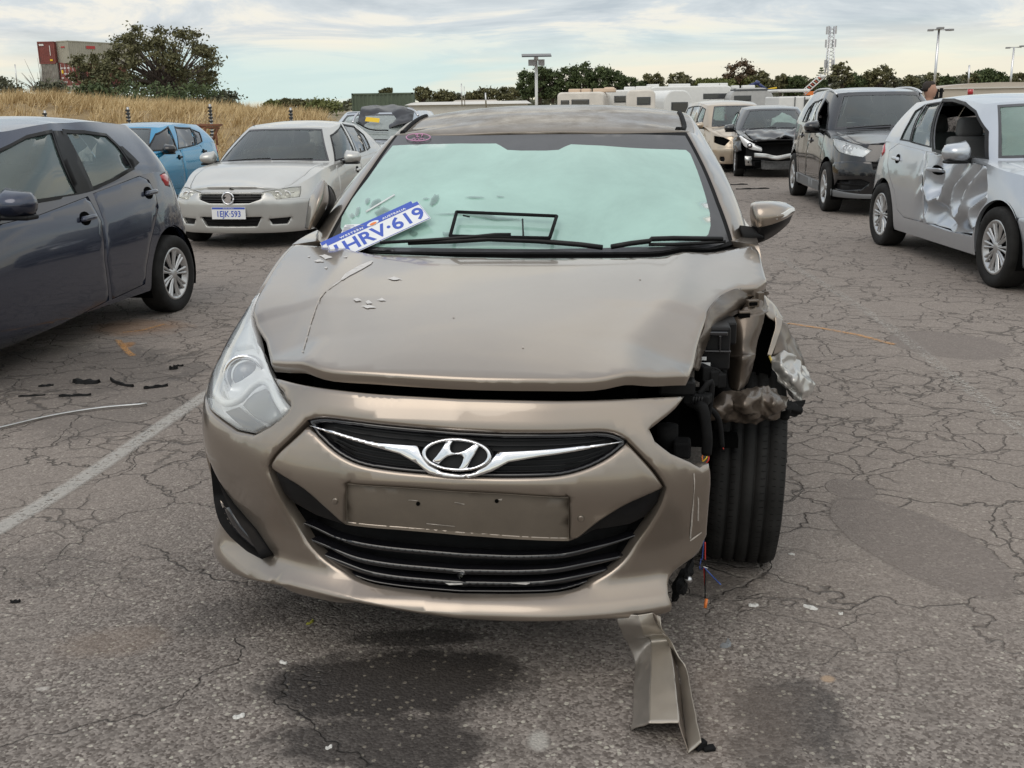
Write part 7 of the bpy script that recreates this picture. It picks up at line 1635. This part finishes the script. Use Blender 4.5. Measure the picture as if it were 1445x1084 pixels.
# ---- person and forklift mast seen over the car roofs
Yp = 17.0; a = pz(1311, 131, Yp); hz = a[2]; SK = mat('skin', (.42, .24, .17), .6); HR = mat('dark hair', (.03, .022, .018), .8); CLN = mat('dark clothing', (.03, .03, .035), .85)
t = thing('person', 'man with short dark hair in dark clothes standing behind the parked cars', 'person', (a[0], Yp, 0), rad(60)); k_ = hz/1.62
rings = [(.0, .0, .10, .09, .07), (0, .0, .16, .10, .09), (0, 0, .45, .12, .11)]
def bodyring(L, n_=14):
    V = []; F = []
    for (x, y, z_, rx_, ry_) in L:
        for j in range(n_): a_ = 6.283*j/n_; V.append((x+rx_*math.cos(a_), y+ry_*math.sin(a_), z_))
    for i in range(len(L)-1):
        for j in range(n_): q = i*n_; F.append((q+j, q+(j+1) % n_, q+n_+(j+1) % n_, q+n_+j))
    F.append(tuple(range(n_))[::-1]); F.append(tuple(range((len(L)-1)*n_, len(L)*n_))); return V, F
def sc3(L): return [tuple(c*k_ for c in r) for r in L]
LB = sc3([(0, 0, .82, .16, .11), (0, 0, .98, .165, .115), (0, 0, 1.15, .17, .12), (0, 0, 1.32, .20, .115), (0, 0, 1.42, .19, .10), (0, 0, 1.46, .09, .07), (0, -.005, 1.50, .058, .06), (0, -.01, 1.54, .056, .062), (0, -.02, 1.57, .062, .078), (0, -.015, 1.62, .074, .095), (0, -.01, 1.68, .078, .10), (0, 0, 1.74, .072, .09), (0, 0, 1.78, .045, .055), (0, 0, 1.79, .01, .01)])
V, F = bodyring(LB); 
for sx in (-1, 1):
    for L in (sc3([(sx*.10, 0, .02, .05, .07), (sx*.10, 0, .10, .05, .05), (sx*.10, 0, .45, .06, .06), (sx*.09, 0, .84, .09, .09)]), sc3([(sx*.25, -.03, .78, .03, .03), (sx*.25, 0, 1.10, .045, .045), (sx*.21, 0, 1.38, .06, .06)])):
        k = len(V); v, f = bodyring(L, 10); V += v; F += [tuple(x+k for x in g_) for g_ in f]
body = meshobj('body', V, F, [CLN, SK], t, ms=[1 if np.mean([V[i][2] for i in f_]) > 1.47*k_ else 0 for f_ in F])
V, F = bodyring(sc3([(0, .035, 1.64, .075, .07), (0, .02, 1.70, .083, .09), (0, .008, 1.76, .078, .096), (0, .005, 1.80, .045, .055)])); hr = meshobj('hair', V, F, HR, t)
boxes('nose', [(0, -.105*k_, 1.655*k_, .022, .03, .04)], SK, t, bev=.006)
t = thing('forklift', 'black forklift mast standing behind the man', 'forklift', (pz(1320, 135, 18)[0], 18.2, 0)); zt = hgt(1320, 124.5, 18.2)
for x in (-.18, -.02, .10, .17): boxes('mast_rail', [(x, 0, zt/2, .035, .06, zt*(1 if x != .10 else .985))], BLKM, t)
boxes('cross_member', [(-.08, 0, zt-.03, .25, .04, .03), (.14, 0, zt-.05, .14, .04, .025), (0, 0, zt-.16, .36, .04, .025)], BLKM, t); boxes('chassis', [(0, .6, .5, .7, 1.2, .7)], BLKM, t, bev=.05)
for sx in (-1, 1): V, F = lathe([(-.1, .28), (.1, .28), (.1, .02)], 16); o = meshobj('wheel', V, F, TYRE, t); o.location = (sx*.35, .3, .28)
a = pz(1369, 134, 30); t = thing('red_cone', 'small red topped marker post in front of the beige wall', 'post', (a[0], 30, 0)); tube('post', [(0, 0, 0), (0, 0, a[2])], .05, BLKM, t, 8); tube('cap', [(0, 0, a[2]), (0, 0, hgt(1369, 126, 30))], [.07, .08, .04], REDL, t, 10)
# ---- car with crushed roof under a black sheet
F8 = Frame(-2.35, 15.6, rad(9), .885)
def crushroof(P, n, uv):
    P = P.copy(); d = np.array([mnoise.noise(Vector((p[0]*2.2, p[1]*2.5, 5.0))) for p in P]); P[:, 2] += -.09+.10*d; return P, n
sp = mk(4.5, 1.82, 1.66, .92, 1.08, 1.12, 1.10, 1.85, 3.9, 4.4, R=.33, yw=(.9, 3.5), xr=.62, paint=PS2, vis=1, step=.10, bumper_f=bmp(.9, .7), defo_roof=crushroof,
  doors=[[(1.32, .42), (1.30, .7), (1.33, 1.05), (2.38, 1.10), (2.38, .40)], [(2.40, .40), (2.40, 1.10), (3.25, 1.14), (3.30, .95), (3.12, .6), (3.02, .42)]], handles=[(2.2, .93), (3.05, .98)],
  windows=[dict(t='ws', u=.76, u2=.62, v0=.05, v1=.95, mat=glass('shattered glass', (.6, .7, .68), .55, (.50, .56, .54), 16.0)), dict(t='rear', u=.6, u2=.45, v0=.15, v1=.92, mat=GLSW), dict(t='s', poly=[(1.7, 1.15), (2.3, 1.16), (2.3, 1.5), (2.0, 1.45)], mat=GLS, trim=.02)], front_lights=[[(.5, .8), (.8, .72), (.83, .9), (.65, .9)]], seatm=SEATG)
t8, B8 = car('suv', 'silver car with its crushed roof covered by a black sheet, behind the silver sedan', 'car', F8, sp)
a8 = lambda px, py, y: F8.w(F8.at(px, py, 'y', y))
G8 = [[a8(505, 172, 1.55), a8(520, 182, 1.45), a8(540, 184, 1.42), a8(560, 178, 1.45), a8(582, 172, 1.5)], [a8(507, 162, 1.75), a8(525, 170, 1.7), a8(545, 173, 1.68), a8(562, 167, 1.7), a8(584, 162, 1.75)], [a8(510, 153, 2.0), a8(530, 155, 1.98), a8(548, 156, 1.97), a8(566, 154, 2.0), a8(584, 155, 2.0)], [a8(515, 151, 2.8), a8(532, 150.5, 2.8), a8(548, 150, 2.8), a8(566, 150.5, 2.8), a8(580, 152, 2.8)]]
o = gridmesh('plastic_sheet', G8, mat('black sheeting', (.030, .031, .036), .38, bump=.2, bscale=9), None, thick=.01, sub=7, noise=.035, nscale=4.5); tag(o, 'black plastic sheet draped over the crushed roof of the silver car', 'sheet')
q = [a8(518, 165, 1.60), a8(537, 167, 1.60), a8(536, 173, 1.56), a8(516, 171, 1.56)]; o = meshobj('yellow_note', [tuple(x+[0, -.10, 0]) for x in q]+[tuple(x+[0, -.095, 0]) for x in q], [(0, 1, 2, 3), (7, 6, 5, 4), (0, 4, 5, 1), (1, 5, 6, 2), (2, 6, 7, 3), (3, 7, 4, 0)], YEL, None, smooth=False); tag(o, 'yellow paper note stuck on the black plastic sheet', 'note')
for pts in ([(505, 160, 1.7), (500, 166, 1.55), (498, 173, 1.4)], [(575, 153, 1.8), (584, 156, 1.7), (590, 163, 1.5)]): tube('bent_roof_rail', [F8.at(x, y, 'y', yy_) for x, y, yy_ in pts], .02, CHRD, t8, 8, 5)
tube('wiper', [F8.at(503, 173, 'y', 1.35), F8.at(520, 182, 'y', 1.3), F8.at(548, 184, 'y', 1.3)], .012, BLKM, t8, 6, 5)
# dark car behind the grey hatchback
F9 = Frame(-8.6, 17.5, rad(10), .84)
sp = mk(4.5, 1.78, 1.45, .75, .95, 1.02, 1.25, 1.95, 3.65, 4.2, R=.31, yw=(.9, 3.5), xr=.58, paint=PK2, vis=1, step=.14, bumper_f=bmp(.9, .6), windows=[dict(t='ws', u=.72, u2=.56, v0=.05, v1=.95, mat=GLSW), dict(t='rear', u=.6, u2=.45, v0=.15, v1=.92, mat=GLSW)])
car('sedan', 'dark car of which only the roof shows between the grey and blue hatchbacks', 'car', F9, sp)
